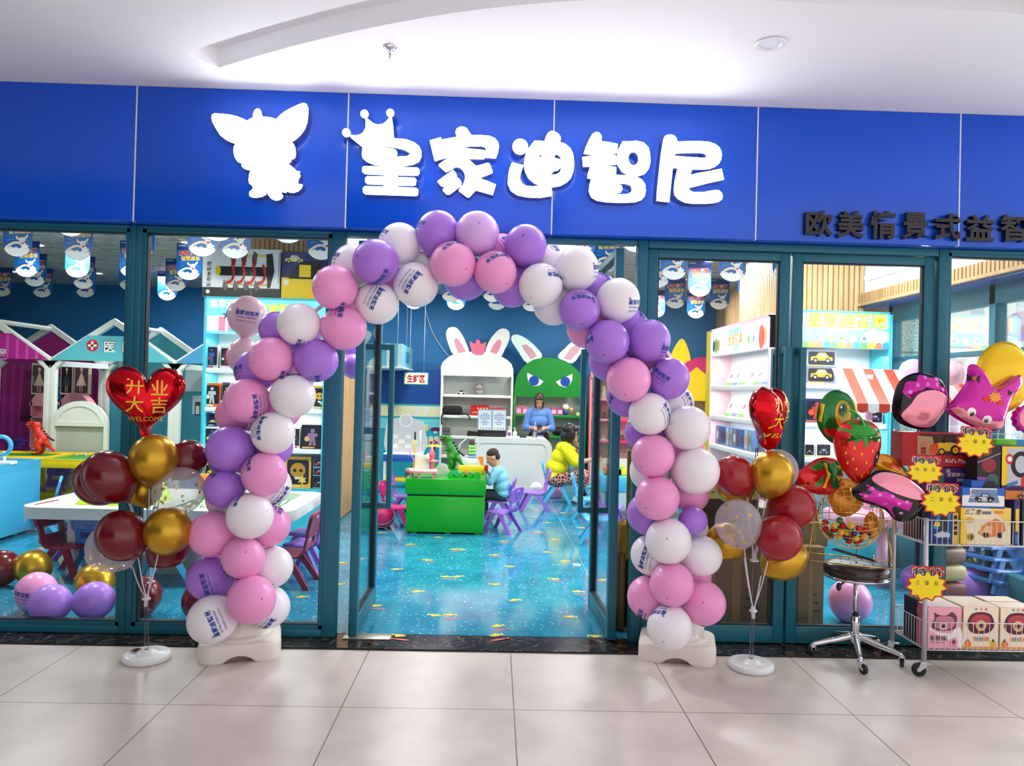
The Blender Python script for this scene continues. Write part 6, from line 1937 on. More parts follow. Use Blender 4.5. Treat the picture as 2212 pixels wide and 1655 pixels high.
# tree
p=on_table(937,1020)
t_=toy('toy_tree',p,'toy palm with lime leaves and red trunk behind the pink castle')
b=MB();b.cyl((0,0,0),(0,0,0.33),0.010,plastic('redbrown',(150,40,40)));b.ball((0.0,0,0.36),0.014,CRD);b.build('trunk',t_)
b=MB()
for k in range(7):
 a=2*PI*k/7
 b.prism([smooth_loop([(0,-0.012),(0.05,-0.03),(0.09,-0.02),(0.12,0),(0.09,0.02),(0.05,0.03),(0,0.012)],2)],-0.002,0.002,plastic('lime',(206,226,50)),T(0,0,0.31)@RZ(a)@RY(0.15))
b.build('leaves',t_)
def dinosaur(root,s,skin,belly,dark,mat_mouth):
 """standing toy tyrannosaur facing -x; feet at z=0; s = height"""
 b=MB()
 def limb(pts,rad):
  b.tube(smooth_path(pts,4),0.1,skin,S(s,s,s),n=10,radii=[rad[0]+(rad[-1]-rad[0])*i/(4*(len(pts)-1))if len(rad)==2 else rad[min(len(rad)-1,i//4)]for i in range(4*(len(pts)-1)+1)])
 limb([(0.62,0.05,0.05),(0.45,0.0,0.12),(0.30,0,0.28),(0.17,0,0.44),(0.06,0,0.58),(-0.02,0,0.70),(-0.05,0,0.80)],[0.02,0.05,0.09,0.14,0.145,0.12,0.09])
 b.ball((-0.08,0,0.89),0.1,skin,S(s,s,s),rx=0.14,ry=0.11,rz=0.115)
 b.ball((-0.22,0,0.955),0.06,skin,S(s,s,s),rx=0.15,ry=0.085,rz=0.055)
 b.ball((-0.17,0,0.80),0.05,skin,S(s,s,s)@T(0,0,0),rx=0.14,ry=0.07,rz=0.036)
 for q in(-1,1):
  limb([(0.12,q*0.10,0.42),(0.02,q*0.13,0.30),(0.10,q*0.13,0.16),(0.03,q*0.13,0.03)],[0.10,0.085,0.055,0.045])
  b.ball((-0.03,q*0.13,0.03),0.05,skin,S(s,s,s),rx=0.10,ry=0.055,rz=0.03)
  limb([(-0.05,q*0.10,0.62),(-0.13,q*0.12,0.54),(-0.18,q*0.10,0.56)],[0.04,0.025])
  b.ball((-0.10,q*0.075,0.985),0.034,skin,S(s,s,s))
 body=remesh(b,0.014*s/0.4,'body',skin,root,2)
 b=MB();b.ball((-0.045,0,0.50),0.1,belly,S(s,s,s),rx=0.075,ry=0.085,rz=0.17);b.build('belly',root)
 b=MB();b.prism([[(-0.10,0.86),(-0.34,0.925),(-0.30,0.815)]],-0.06,0.06,mat_mouth,S(s,s,s)@RX(PI/2));b.build('mouth',root)
 b=MB()
 for k in range(6):
  for q in(-1,1):
   b.lathe([(0.008,0),(0.001,-0.028)],CW,S(s,s,s)@T(-0.16-0.034*k,q*0.062,0.925),n=6)
   b.lathe([(0.008,0),(0.001,0.024)],CW,S(s,s,s)@T(-0.15-0.026*k,q*0.055,0.822),n=6)
 b.build('teeth',root)
 b=MB()
 for q in(-1,1):
  b.ball((-0.13,q*0.10,0.965),0.018,CBK,S(s,s,s),n=8,k=6)
  b.ball((-0.08,q*0.13,0.028),0.03,dark,S(s,s,s),rx=0.05,ry=0.05,rz=0.027,n=10,k=6)
 b.build('eyes_and_claws',root)
 b=MB()
 for k in range(7):
  t=k/6
  b.ball((0.10+0.32*t,0,0.80-0.36*t-0.22*t*(1-t)),0.04,dark,S(s,s,s),rx=0.05,ry=0.035,rz=0.03,n=8,k=6)
 b.build('back_ridge',root)
p=on_table(972,1014)
t_=toy('toy_dinosaur',p,'green toy tyrannosaur with open mouth standing on the green table',rz=-0.35)
dinosaur(t_,0.40,plastic('dino_green',(36,128,40)),plastic('dino_belly',(150,170,60)),plastic('dino_dark',(14,50,20)),plastic('mouth',(120,30,30)))
# clear bag, brick tower, trays
p=on_table(955,1026)
t_=MB();t_.ball((0,0,0.06),0.06,M_CONF,rx=0.07,ry=0.06,rz=0.07);t_.ball((0.05,0.02,0.03),0.04,M_CONF,rz=0.04)
tag(t_.build('plastic_bag',loc=tuple(p)),'crumpled clear plastic bag beside the pink toy castle','bag','toys on the green play table')
p=on_table(1019,1010)
t_=toy('brick_tower',p,'little tower of red green and blue toy bricks on the green table')
cols=[(206,30,40),(240,240,236),(206,30,40),(40,120,200),(90,196,60),(110,206,40),(90,196,60)]
for k,c in enumerate(cols):
 b=MB();b.box(-0.045,-0.03,0.04*k,0.045,0.03,0.04*k+0.036,C(*c),bev=0.003)
 for i in(-1,0,1):
  b.lathe([(0.009,0.04*k+0.036),(0.009,0.04*k+0.042)],C(*c),T(0.028*i,0,0),n=8)
  b.rect(0.028*i-0.008,0.04*k+0.008,0.028*i+0.008,0.04*k+0.026,0.0305,CW,FRONT)
 b.build('brick',t_)
b=MB();b.box(-0.035,-0.02,0.28,0.03,0.02,0.335,C(84,66,52),bev=0.004);b.box(0.03,-0.01,0.29,0.06,0.01,0.30,CRD);b.build('chimney_block',t_)
p=on_table(1003,1034)
t_=toy('toy_basket',p,'green plastic basket of toy vegetables at the green table\'s front edge')
b=MB();gm=plastic('bright_green',(24,176,44))
b.box(-0.16,-0.05,0,0.16,0.05,0.008,gm)
for y in(-0.05,0.05):
 b.prism([rrect(-0.17,0.0,0.17,0.065,0.012),rrect(-0.12,0.02,-0.06,0.045,0.01),rrect(-0.03,0.02,0.03,0.045,0.01),rrect(0.06,0.02,0.12,0.045,0.01)],-0.004,0.004,gm,T(0,y,0)@FRONT)
for x in(-0.17,0.17):
 b.box(x-0.004,-0.05,0,x+0.004,0.05,0.06,gm)
b.build('basket',t_)
for k,(x,c,r,lab)in enumerate(((-0.12,(40,100,180),0.026,'blue'),(-0.05,(40,150,200),0.026,'sky blue'),(0.02,(220,60,36),0.034,'red'),(0.09,(110,110,130),0.024,'grey'))):
 b=MB();b.ball((0,0,0),r,plastic('veg%d'%k,c));b.cyl((0,0,r*0.8),(0.004,0,r*1.3),0.004,gm,n=6)
 tag(b.build('toy_vegetable',loc=(p.x+x,p.y,p.z+0.05)),f'{lab} toy vegetable in the green basket','toy','toys on the green play table')
p=on_table(1018,1022)
tag(MB().box(-0.15,-0.04,0,0.15,0.04,0.085,CYL,bev=0.004).box(0.15,-0.04,0,0.19,0.04,0.09,CRD).build('toy_box',loc=tuple(p)),'yellow and red toy box behind the green basket','toy box','toys on the green play table')
p=on_table(981,1012)
b=MB();b.lathe([(0.035,-0.03),(0.045,-0.02),(0.045,0.02),(0.035,0.03)],plastic('amber',(240,180,70)),T(0,0,0.09)@RX(PI/2));b.box(-0.02,-0.02,0,0.02,0.02,0.05,CNV)
tag(b.build('toy_roller',loc=tuple(p)),'amber toy wheel with a blue foot in front of the green dinosaur','toy','toys on the green play table')
p=on_table(1000,1013)
b=MB();b.box(-0.13,-0.03,0,0.17,0.03,0.13,C(240,240,238),bev=0.01);b.prism([[(0.17,0),(0.24,0),(0.17,0.12)]],-0.03,0.03,C(236,236,234),RX(PI/2));b.tube([(-0.09,0,0.13),(-0.04,0,0.3),(0.03,0,0.36)],0.012,C(236,236,236),r1=0.004)
tag(b.build('toy_boat',loc=tuple(p)),'white toy boat behind the green dinosaur','toy','toys on the green play table')
p=on_table(1038,1013)
b=MB();b.box(-0.02,-0.02,0,0.03,0.02,0.15,CORG);b.box(-0.06,-0.01,0.12,0.0,0.01,0.135,CORG)
tag(b.build('toy_crane',loc=tuple(p)),'orange toy lever standing at the green table\'s back right corner','toy','toys on the green play table')
# yoga-like magenta ball under the table edge
p=atz(826,1118,0.13)
b=MB();b.ball((0,0,0),0.13,plastic('ball_magenta',(190,24,96)),n=28,k=18)
for z in(-0.03,0.02):
 b.tube([(0.1305*math.cos(a)*math.cos(z/0.13),0.1305*math.sin(a)*math.cos(z/0.13),z)for a in[2*PI*i/30 for i in range(30)]],0.002,CW,RX(0.7),n=5,closed=True)
tag(b.build('play_ball',loc=(p.x,p.y,Z0+0.131)),'magenta play ball with white rings on the floor behind the left door','ball')
# ---- white counter with rounded panel and its things
M_COUNTER=plastic('counter_white',(238,240,238),0.3)
cy_=6.52
cx0,cx1=at(1020,1000,cy_).x,at(1191,1000,cy_).x
ctz=at(1100,946,cy_).z
K=empty('counter',(cx0,cy_,Z0),0,'white reception counter with rounded front panel at the back of the shop','counter')
w=cx1-cx0
b=MB();b.prism([rrect(0,-0.1,w,ctz-Z0,0.14,8)[:]],-0.5,0.0,M_COUNTER,T(0,0,0)@FRONT);b.build('body',K)
b=MB();b.prism([rrect(-0.0,0.02,w,ctz-Z0,0.14,8),rrect(0.075,0.10,w-0.075,ctz-Z0-0.08,0.09,8)],0.0,0.022,M_COUNTER,FRONT);b.build('front_frame',K)
b=MB();b.box(0.02,-0.015,0.0,w-0.02,0.0,0.05,C(150,156,158));b.build('kick_plate',K)
ct=ctz+0.002
def oncounter(px,y):
 return Vector((at(px,940,y).x,y,ct))
p=oncounter(1062,cy_+0.12)
t_=empty('monitor',tuple(p),0,'black cash monitor on the white counter, covered by two blue notices','monitor')
a0,a1=at(1033,945,cy_+0.12),at(1096,888,cy_+0.12)
hw=(a1.x-a0.x)/2;hh=a1.z-a0.z
MB().box(-hw,0.0,0.0,hw,0.05,hh*0.9,M_BLACK,bev=0.006).build('screen',t_)
for s in(-1,1):
 c0=s*hw*0.5
 b=MB();b.box(c0-hw*0.49,-0.014,hh*0.24,c0+hw*0.49,-0.01,hh*1.0,C(226,238,248))
 for q in(0.25,0.97):
  b.rect(c0-hw*0.46,hh*q,c0+hw*0.46,hh*q+0.006,0.0148,C(70,130,190),FRONT)
 for q in(-0.47,0.45):
  b.rect(c0+hw*q,hh*0.25,c0+hw*q+0.005,hh*0.98,0.0148,C(70,130,190),FRONT)
 for k in range(7):
  ww=(0.2,0.36,0.36,0.36,0.14,0.3,0.16)[k]
  b.rect(c0-hw*ww,hh*(0.84-0.065*k),c0+hw*ww,hh*(0.865-0.065*k),0.0148,C(96,140,190),FRONT)
 for k in range(4):
  b.flat(circ(c0+(k-1.5)*hw*0.2,hh*0.31,0.012,8),0.0148,(C(240,190,70),C(120,190,90),C(230,130,90),C(90,160,210))[k],FRONT)
 b.build('notice',t_)
for(px,lab,m1,h)in((1100,'pump bottle with purple label on the white counter',C(140,70,150),0.10),(1112,'clear pump bottle with white label beside the purple-labelled one',C(200,214,224),0.085)):
 p=oncounter(px,cy_+0.1)
 t_=empty('pump_bottle',tuple(p),0,lab,'bottle')
 b=MB();b.box(-0.03,-0.02,0,0.03,0.02,h,C(240,240,244),bev=0.01);b.rect(-0.022,0.02,0.022,h*0.75,0.0206,m1,FRONT);b.build('bottle',t_)
 b=MB();b.lathe([(0.012,h),(0.012,h+0.015),(0.005,h+0.018),(0.005,h+0.05)],CW,n=12);b.box(-0.03,-0.006,h+0.045,0.012,0.006,h+0.056,CW);b.build('pump',t_)
p=oncounter(1155,cy_+0.1)
t_=empty('glass_mug',tuple(p),0,'clear glass mug with a straw on the white counter','mug')
MB().lathe([(0.03,0.0),(0.036,0.09),(0.033,0.09),(0.028,0.006)],CLEAR,n=18).build('cup',t_)
MB().tube([(0.033,0,0.02),(0.06,0,0.035),(0.06,0,0.065),(0.034,0,0.075)],0.005,CLEAR,n=8).build('handle',t_)
MB().tube([(-0.01,0,0.01),(0.0,0,0.17),(0.012,0,0.23)],0.004,C(230,230,236),n=8).build('straw',t_)
p=oncounter(1130,cy_+0.12)
tag(MB().box(-0.05,-0.03,0,0.05,0.03,0.035,C(30,44,80),bev=0.012).build('pouch',loc=tuple(p)),'small dark blue pouch on the white counter between bottles and mug','pouch')
# ---- cabinets along the back wall
YC=7.92
def P5(u,v,y=YC):
 p=at(740+u*0.18124,680+v*0.18124,y)
 return(p.x,p.z)
def P3(u,v,y=YC):
 p=at(700+u*0.34358,450+v*0.34358,y)
 return(p.x,p.z)
def P6(u,v,y=YC):
 p=at(1060+u*0.15406,780+v*0.15406,y)
 return(p.x,p.z)
def cabinet(name,x0,x1,ztop,shelves,m,label,back,edge=None,depth=0.34):
 o=empty(name,(0,0,0),0,label,'cabinet','themed cabinets along the back wall')
 t=0.035
 for x in(x0,x1-t):
  MB().box(x,YC+0.002,Z0,x+t,YC+depth,ztop,m,bev=0.003).build('side_panel',o)
 MB().box(x0+t,YC+depth-0.02,Z0,x1-t,YC+depth,ztop,back).build('back_panel',o)
 for z in shelves:
  MB().box(x0+t,YC+0.004,z-0.045,x1-t,YC+depth-0.02,z,edge or m,bev=0.003).build('shelf',o)
 return o
CWH=plastic('cabinet_white',(236,236,228),0.35)
CGR=plastic('cabinet_green',(10,132,36),0.22)
CGY=plastic('cabinet_grey',(204,210,204),0.5)
M_PKE=plastic('pink_ear',(222,140,160),0.3)
x0,x1=P5(1172,800)[0],P5(2036,800)[0]
zh=P5(1600,715)[1]
shz=[at(1030,y,YC).z for y in(853,898,943,985)]
rb=cabinet('rabbit_cabinet',x0,x1,zh,shz,CWH,'white rabbit-eared display cabinet with a pink crown behind the counter',CGY)
arch_=[P5(*q)for q in((1172,722),(1172,620),(1190,570),(1240,520),(1300,480),(1400,455),(1510,440),(1615,435),(1715,440),(1880,490),(1960,535),(2015,590),(2035,650),(2036,745))]
def board(loops,y,th,m,name,parent):
 b=MB();b.prism(loops,-th,0.0,m,T(0,y,0)@FRONT);return b.build(name,parent)
board([arch_],YC-0.001,0.03,CWH,'head_board',rb)
for ear,inn in(([(1330,480),(1260,350),(1235,250),(1240,190),(1270,155),(1320,145),(1370,165),(1420,230),(1460,310),(1505,460)],[(1385,460),(1340,360),(1325,300),(1350,280),(1380,290),(1420,350),(1465,440)]),([(1710,460),(1740,330),(1800,240),(1870,175),(1930,165),(1980,195),(1993,260),(1970,340),(1930,420),(1875,500)],[(1755,445),(1790,370),(1840,305),(1880,295),(1897,330),(1870,410),(1835,470)])):
 e=board([smooth_loop([P5(*q)for q in ear],3)],YC+0.004,0.025,CWH,'ear',rb)
 b=MB();b.flat([P5(*q)for q in inn],0.0012,M_PKE,T(0,YC+0.004,0)@FRONT);b.build('ear_lining',e)
cr_=[(1530,400),(1510,330),(1530,318),(1560,345),(1590,340),(1590,305),(1615,295),(1638,310),(1645,345),(1680,345),(1690,325),(1715,328),(1705,370),(1695,440),(1670,475),(1590,478),(1545,455)]
board([[P5(*q)for q in cr_]],YC-0.012,0.012,plastic('crown_pink',(226,106,134),0.3),'crown',rb)
x0,x1=P6(322,600)[0],P6(1340,600)[0]
zh=P6(700,505)[1]
shz2=[at(1210,y,YC).z for y in(897,942,985)]
gb=cabinet('green_rabbit_cabinet',x0,x1,zh,shz2,CGR,'green frowning rabbit-eared display cabinet behind the standing woman',CGY)
head=[(325,500),(328,380),(355,240),(420,120),(500,40),(600,-20),(720,-45),(830,-48),(950,-35),(1050,0),(1130,50),(1210,120),(1270,200),(1310,300),(1335,400),(1340,515)]
board([[P6(*q)for q in head]],YC-0.001,0.03,CGR,'head_board',gb)
for ear,inn in(([(1280,975),(1215,890),(1178,830),(1185,800),(1220,795),(1280,825),(1340,880),(1370,935)],[(1300,950),(1255,890),(1243,862),(1270,855),(1310,885),(1340,930)]),([(1470,935),(1520,875),(1570,830),(1630,800),(1670,810),(1670,850),(1620,905),(1560,975)],[(1505,945),(1550,880),(1590,855),(1620,860),(1600,900),(1550,955)])):
 e=board([smooth_loop([P3(*q)for q in ear],3)],YC+0.004,0.025,plastic('ear_mint',(214,240,224),0.2),'ear',gb)
 b=MB();b.flat([P3(*q)for q in inn],0.0012,plastic('ear_mauve',(196,150,158),0.3),T(0,YC+0.004,0)@FRONT);b.build('ear_lining',e)
for wh,ic in(([(512,162),(740,285),(690,340),(610,355),(550,320),(515,250)],(607,277)),([(1147,178),(912,290),(960,345),(1045,370),(1110,330),(1145,260)],(1045,290))):
 b=MB();Mz=T(0,YC-0.002,0)@FRONT
 b.flat([P6(*q)for q in wh],0.001,CW,Mz)
 c_=P6(*ic);b.flat(circ(c_[0],c_[1],abs(P6(70,0)[0]-P6(0,0)[0]),24),0.002,C(20,70,160,0.2),Mz)
 b.build('painted_eye',gb)
x0,x1=at(1274,860,YC).x,at(1428,860,YC).x
shz3=[at(1300,y,YC).z for y in(861,905,951)]
M_HOT=plastic('hot_pink',(236,50,116),0.3)
pb=cabinet('pink_cabinet',x0,x1,at(1300,815,YC).z,shz3,plastic('salmon',(246,130,140),0.3),'pink display cabinet seen through the open right door',plastic('pale_pink',(236,190,186),0.5),M_HOT)
b=MB();b.box(x0,YC-0.03,at(1300,818,YC).z,x1,YC,at(1300,772,YC).z,plastic('salmon',(246,130,140),0.3),bev=0.01);b.build('head_board',pb)
MB().box(x0+0.02,YC+0.02,Z0,x1-0.02,YC+0.05,at(1300,990,YC).z,CWH).build('lower_door',pb)
x0,x1=at(1440,860,YC).x,at(1600,860,YC).x
M_MAG,M_YEL=plastic('magenta_board',(204,36,110),0.25),plastic('yellow_board',(248,212,20),0.25)
yb=cabinet('castle_cabinet',x0,x1,at(1500,866,YC).z,[at(1500,y,YC).z for y in(890,940)],M_YEL,'yellow and magenta cabinet with pointed ears by the back right corner',plastic('pale_cream',(240,226,180),0.5))
xc=at(1520,860,YC).x
zc_=at(1520,866,YC).z
R_=(x1-x0)/2
board([[(x0,zc_)]+[(xc+R_*math.cos(a),zc_+0.72*math.sin(a))for a in[PI-PI*i/20 for i in range(21)]]+[(x1,zc_)]],YC-0.001,0.03,M_MAG,'head_board',yb)
board([[(at(x,800,YC).x,at(1500,y,YC).z)for x,y in((1478,866),(1478,815),(1504,793),(1532,815),(1532,866))]],YC-0.034,0.02,M_YEL,'house_panel',yb)
for cx_ in(1472,1550):
 e=board([smooth_loop([(at(cx_+x,760,YC).x,at(1500,y,YC).z)for x,y in((-26,790),(-18,758),(0,732),(14,752),(20,785),(0,795))],3)],YC+0.004,0.025,M_YEL,'ear',yb)
 # things on the cabinet shelves
def onshelf(px,z,y=YC+0.1):
 return Vector((at(px,900,y).x,y,z))
p=onshelf(1034,shz[0])
t_=empty('display_cube',tuple(p),0,'clear cube with a white and red cat figurine on the rabbit cabinet\'s top shelf','display box')
MB().box(-0.085,-0.08,0,0.085,0.08,0.19,CLEAR).build('clear_case',t_)
b=MB();b.ball((0,0,0.06),0.06,CW,rx=0.06,rz=0.06);b.ball((0,-0.01,0.125),0.05,CW,rx=0.055,rz=0.045);b.lathe([(0.02,0),(0.002,0.03)],CRD,T(-0.04,0,0.16),n=6);b.lathe([(0.02,0),(0.002,0.03)],CRD,T(0.04,0,0.16),n=6);b.tube([(0.05*math.cos(a),0.05*math.sin(a),0.085)for a in[2*PI*i/16 for i in range(16)]],0.008,CRD,closed=True,n=6)
b.build('figurine',t_)
p=onshelf(995,shz[0])
b=MB();b.box(-0.06,-0.03,0.012,0.06,0.03,0.04,CW,bev=0.01);b.box(-0.035,-0.025,0.04,0.035,0.025,0.065,CBK,bev=0.008)
for x in(-0.04,0.04):
 b.cyl((x,-0.035,0.016),(x,0.035,0.016),0.016,CBK,n=12)
tag(b.build('toy_car',loc=tuple(p)),'small white and black toy car on the rabbit cabinet\'s top shelf','toy')
p=onshelf(977,shz[1],YC+0.06)
t_=empty('backpack',tuple(p),0,'black bag lying on the rabbit cabinet\'s middle shelf with straps hanging down','bag')
b=MB();b.box(-0.16,-0.07,0,0.16,0.1,0.15,mat('black_cloth',(22,22,24),0.8),bev=0.055,seg=4);b.build('body',t_)
b=MB();b.tube(smooth_path([(-0.14,-0.08,0.04),(-0.17,-0.10,-0.05),(-0.16,-0.095,-0.16)],3),0.012,mat('black_cloth',(22,22,24),0.8),n=6);b.tube(smooth_path([(0.14,-0.08,0.03),(0.26,-0.10,0.01),(0.30,-0.10,-0.07)],3),0.010,mat('black_cloth',(22,22,24),0.8),n=6);b.build('strap',t_)
p=onshelf(1035,shz[1])
b=MB();b.box(-0.14,-0.08,0,0.16,0.1,0.17,C(176,26,30));b.add([(-0.14,-0.081,0.0),(0.16,-0.081,0.0),(0.16,-0.081,0.17),(-0.14,-0.081,0.13)],[(0,1,2,3)],C(196,30,34))
for k in range(4):
 b.flat(circ(-0.02+0.05*k,0.12,0.014,10),0.0815,C(236,206,150),FRONT)
 b.flat(circ(-0.10+0.03*k,0.05+0.01*(k%2),0.011,8),0.0815,C(240,200,80),FRONT)
tag(b.build('gift_box',loc=tuple(p)),'red patterned gift carton on the rabbit cabinet\'s middle shelf','box')
p=onshelf(1077,shz[1])
t_=empty('storage_box',tuple(p),0,'pale box with red lid on the rabbit cabinet\'s middle shelf','box')
MB().box(-0.08,-0.06,0,0.08,0.06,0.11,C(234,206,206),bev=0.008).build('box',t_)
MB().box(-0.09,-0.068,0.11,0.09,0.068,0.135,C(210,50,60),bev=0.006).build('lid',t_)
p=onshelf(964,shz[2])
for k in range(6):
 tag(MB().box(-0.065+0.004*(k%2),-0.05,0.022*k,0.065+0.004*(k%3),0.06,0.022*k+0.018,C(*((70,74,78),(110,112,112),(90,92,96))[k%3])).build('box_file',loc=tuple(p)),f'flat grey case in the pile on the rabbit cabinet\'s third shelf, {ORD[k]} from below','case','pile of grey cases')
p=onshelf(1010,shz[2])
tag(MB().box(0.0,-0.04,0,0.22,0.04,0.085,C(36,28,28),M=RY(0.08)).build('dark_case',loc=tuple(p)),'long dark case on the rabbit cabinet\'s third shelf left of the monitor','case')
for k,(px,c,h)in enumerate(((1120,(214,110,150),0.13),(1134,(214,110,150),0.12),(1196,(184,90,140),0.12),(1209,(150,70,120),0.12),(1126,(150,190,90),0.15))):
 p=onshelf(px,shz2[0],YC+(0.16 if k==4 else 0.08))
 b=MB();b.box(-0.05,-0.03,0,0.05,0.04,h,C(*c));b.rect(-0.035,0.02,0.035,h*0.7,0.0306,C(240,190,210),FRONT)
 tag(b.build('toy_box',loc=tuple(p)),('pink box at the left end of the green cabinet\'s shelf','pink box beside the standing woman\'s shoulder','purple-pink box right of the standing woman','plum box right of the standing woman, before the figurine','green-topped box behind the pink one on the green cabinet')[k],'toy box','boxes in the green cabinet')
p=onshelf(1222,shz2[0])
t_=empty('figurine',tuple(p),0,'cream animal figurine with a yellow ice-cream cone on the green cabinet\'s shelf','figurine')
b=MB();b.ball((0,0,0.05),0.045,C(60,90,160),rz=0.05);b.ball((0,0,0.125),0.05,C(244,230,206),rx=0.058);b.ball((-0.025,0,0.18),0.012,C(244,230,206),rz=0.025);b.ball((0.02,0,0.18),0.012,C(244,230,206),rz=0.025);b.build('body',t_)
b=MB();b.lathe([(0.003,0.02),(0.024,0.09)],C(190,130,60),T(0.085,-0.02,0),n=10);b.ball((0.085,-0.02,0.10),0.028,CYL);b.build('ice_cream',t_)
p=onshelf(1251,shz2[0])
tag(MB().box(-0.05,-0.03,0,0.05,0.03,0.05,C(206,200,150)).lathe([(0.012,0.05),(0.006,0.1)],C(110,100,60),n=8).build('trinket',loc=tuple(p)),'small olive trinket near the right end of the green cabinet\'s shelf','toy')
p=onshelf(1218,shz2[1])
b=MB();b.ball((0,0,0.07),0.1,mat('black_bag',(26,26,30),0.5),rx=0.2,ry=0.1,rz=0.08)
tag(b.build('bag',loc=tuple(p)),'black sack on the green cabinet\'s lower shelf behind the seated woman','bag')
p=onshelf(1248,shz2[1])
b=MB()
for k in range(5):
 b.ball((0.03*(k-2),0,0.13+0.02*(k%2)),0.026,C(206,160,130))
b.box(-0.05,-0.03,0,0.05,0.03,0.12,C(70,60,60))
tag(b.build('toy_cluster',loc=tuple(p)),'tan knobbly toy above the seated woman\'s head','toy')
for k,(px,z,c,h,lab)in enumerate(((1283,shz3[0],(206,50,50),0.2,'red dress figurine on the pink cabinet\'s top shelf'),(1303,shz3[0],(214,196,160),0.2,'cream figurine on the pink cabinet\'s top shelf'),(1279,shz3[1],(236,120,150),0.2,'pink and purple boxed toy on the pink cabinet\'s middle shelf'),(1306,shz3[1],(110,96,96),0.12,'brown dome on the pink cabinet\'s middle shelf'),(1281,shz3[2],(140,84,76),0.13,'brown doll on the pink cabinet\'s lower shelf'),(1304,shz3[2],(190,180,172),0.08,'grey toy bag on the pink cabinet\'s lower shelf'),(1345,shz3[2],(110,70,60),0.1,'brown toy on the pink cabinet\'s lower shelf, right of the door'))):
 p=onshelf(px,z)
 b=MB();b.lathe([(0.05,0),(0.042,h*0.3),(0.022,h*0.6),(0.03,h*0.72),(0.026,h*0.92),(0.004,h)],C(*c),n=12)
 if k==2:
  b.box(-0.06,-0.03,0.0,0.06,0.03,0.07,C(110,50,150))
 tag(b.build('shelf_toy',loc=tuple(p)),lab,'toy')
 # ---- printed play-shop front left of the cabinets, its canopy, hanging board and toy kitchen
PS=empty('play_shop_front',(0,0,0),0,'teal printed play-shop wall with ham and milk pictures behind the green table','play shop')
yq=8.05
ax,bx_=at(800,900,yq).x,at(952,900,yq).x
zq=lambda v:at(900,v,yq).z
b=MB();b.box(ax,yq,Z0,bx_,yq+0.05,zq(873),plastic('teal_print',(34,164,178),0.4))
Mq=T(0,yq,0)@FRONT
b.rect(ax,zq(900),bx_,zq(877),0.0008,C(224,222,176),Mq)
for k in(0,18):
 xx=at(893+k,900,yq).x
 b.flat([(xx,zq(900)),(xx+0.05,zq(900)),(xx+0.17,zq(877)),(xx+0.11,zq(877))],0.0014,C(214,226,222),Mq)
b.rect(ax,zq(928),bx_,zq(905),0.0008,C(110,208,212),Mq)
b.rect(ax,zq(930),bx_,zq(927),0.0012,C(24,140,156),Mq)
q_=lambda u,v:(at(740+u*0.18124,680+v*0.18124,yq).x,at(740+u*0.18124,680+v*0.18124,yq).z)
b.flat(smooth_loop([q_(*t)for t in((640,1380),(632,1320),(660,1280),(710,1250),(750,1260),(790,1310),(800,1380))],3),0.0016,C(170,224,226),Mq)
b.flat(smooth_loop([q_(*t)for t in((668,1350),(680,1310),(720,1300),(765,1310),(780,1350),(740,1362))],3),0.0022,C(226,150,160),Mq)
b.flat([q_(*t)for t in((835,1310),(835,1385),(945,1388),(945,1306))],0.0016,C(206,146,70),Mq)
b.flat([q_(*t)for t in((945,1306),(945,1388),(1020,1385),(1020,1310))],0.0016,C(226,196,150),Mq)
b.flat(smooth_loop([q_(*t)for t in((1050,1368),(1070,1345),(1150,1345),(1150,1390),(1070,1392))],3),0.0016,C(90,30,70),Mq)
for u in(690,905,1085):
 b.flat([q_(u,1388),q_(u,1412),q_(u+40,1414),q_(u+40,1390)],0.0018,C(220,240,240),Mq)
for u in(960,1026,1090):
 b.flat([q_(u,1470),q_(u,1580),q_(u+56,1584),q_(u+56,1470),q_(u+42,1446),q_(u+14,1446)],0.0016,C(230,224,200),Mq)
 b.flat([q_(u+28+18*math.cos(t),1525+18*math.sin(t))for t in[2*PI*i/14 for i in range(14)]],0.0022,C(190,40,80),Mq)
b.flat([q_(868,1530),q_(868,1580),q_(905,1582),q_(905,1534)],0.0016,C(170,40,60),Mq)
b.build('printed_wall',PS)
b=MB();b.box(ax,yq+0.06,zq(873),bx_,yq+0.10,zq(798),C(20,74,150));b.build('upper_wall',PS)
# striped canopy box
yk=6.6
k0,k1=at(800,770,yk),at(868,770,yk)
t_=empty('canopy_box',(k0.x,yk,0),0,'pale blue striped canopy box hanging above the play shop','canopy')
za,zb_=at(840,792,yk).z,at(840,742,yk).z
w=k1.x-k0.x
b=MB();b.box(-0.3,0,za,w,1.4,zb_,plastic('canopy_blue',(90,178,206),0.5))
for k in range(3):
 b.rect(w-0.06-0.16*k,za,w+0.0-0.16*k,zb_,0.001,C(190,226,232),FRONT)
for k in range(14):
 b.add([(w+0.001,0.1*k+0.02,za),(w+0.001,0.1*k+0.05,za),(w+0.001,0.1*k+0.05,zb_),(w+0.001,0.1*k+0.02,zb_)],[(0,1,2,3)],C(150,208,222))
b.add([(w+0.002,0.5,za+0.07),(w+0.002,0.95,za+0.07),(w+0.002,0.95,zb_-0.09),(w+0.002,0.5,zb_-0.09)],[(0,1,2,3)],C(50,120,160))
b.build('box',t_)
b=MB();b.box(-0.3,-0.02,za-0.02,w+0.02,1.42,za,CW);b.build('white_edge',t_)
b=MB();b.cyl((w-0.08,0.1,zb_),(w-0.08,0.1,ZS),0.004,C(180,190,196),n=6);b.cyl((w-0.08,1.2,zb_),(w-0.08,1.2,ZS),0.004,C(180,190,196),n=6);b.build('hanging_wire',t_)
ys=7.3
s0,s1=at(872,831,ys),at(926,805,ys)
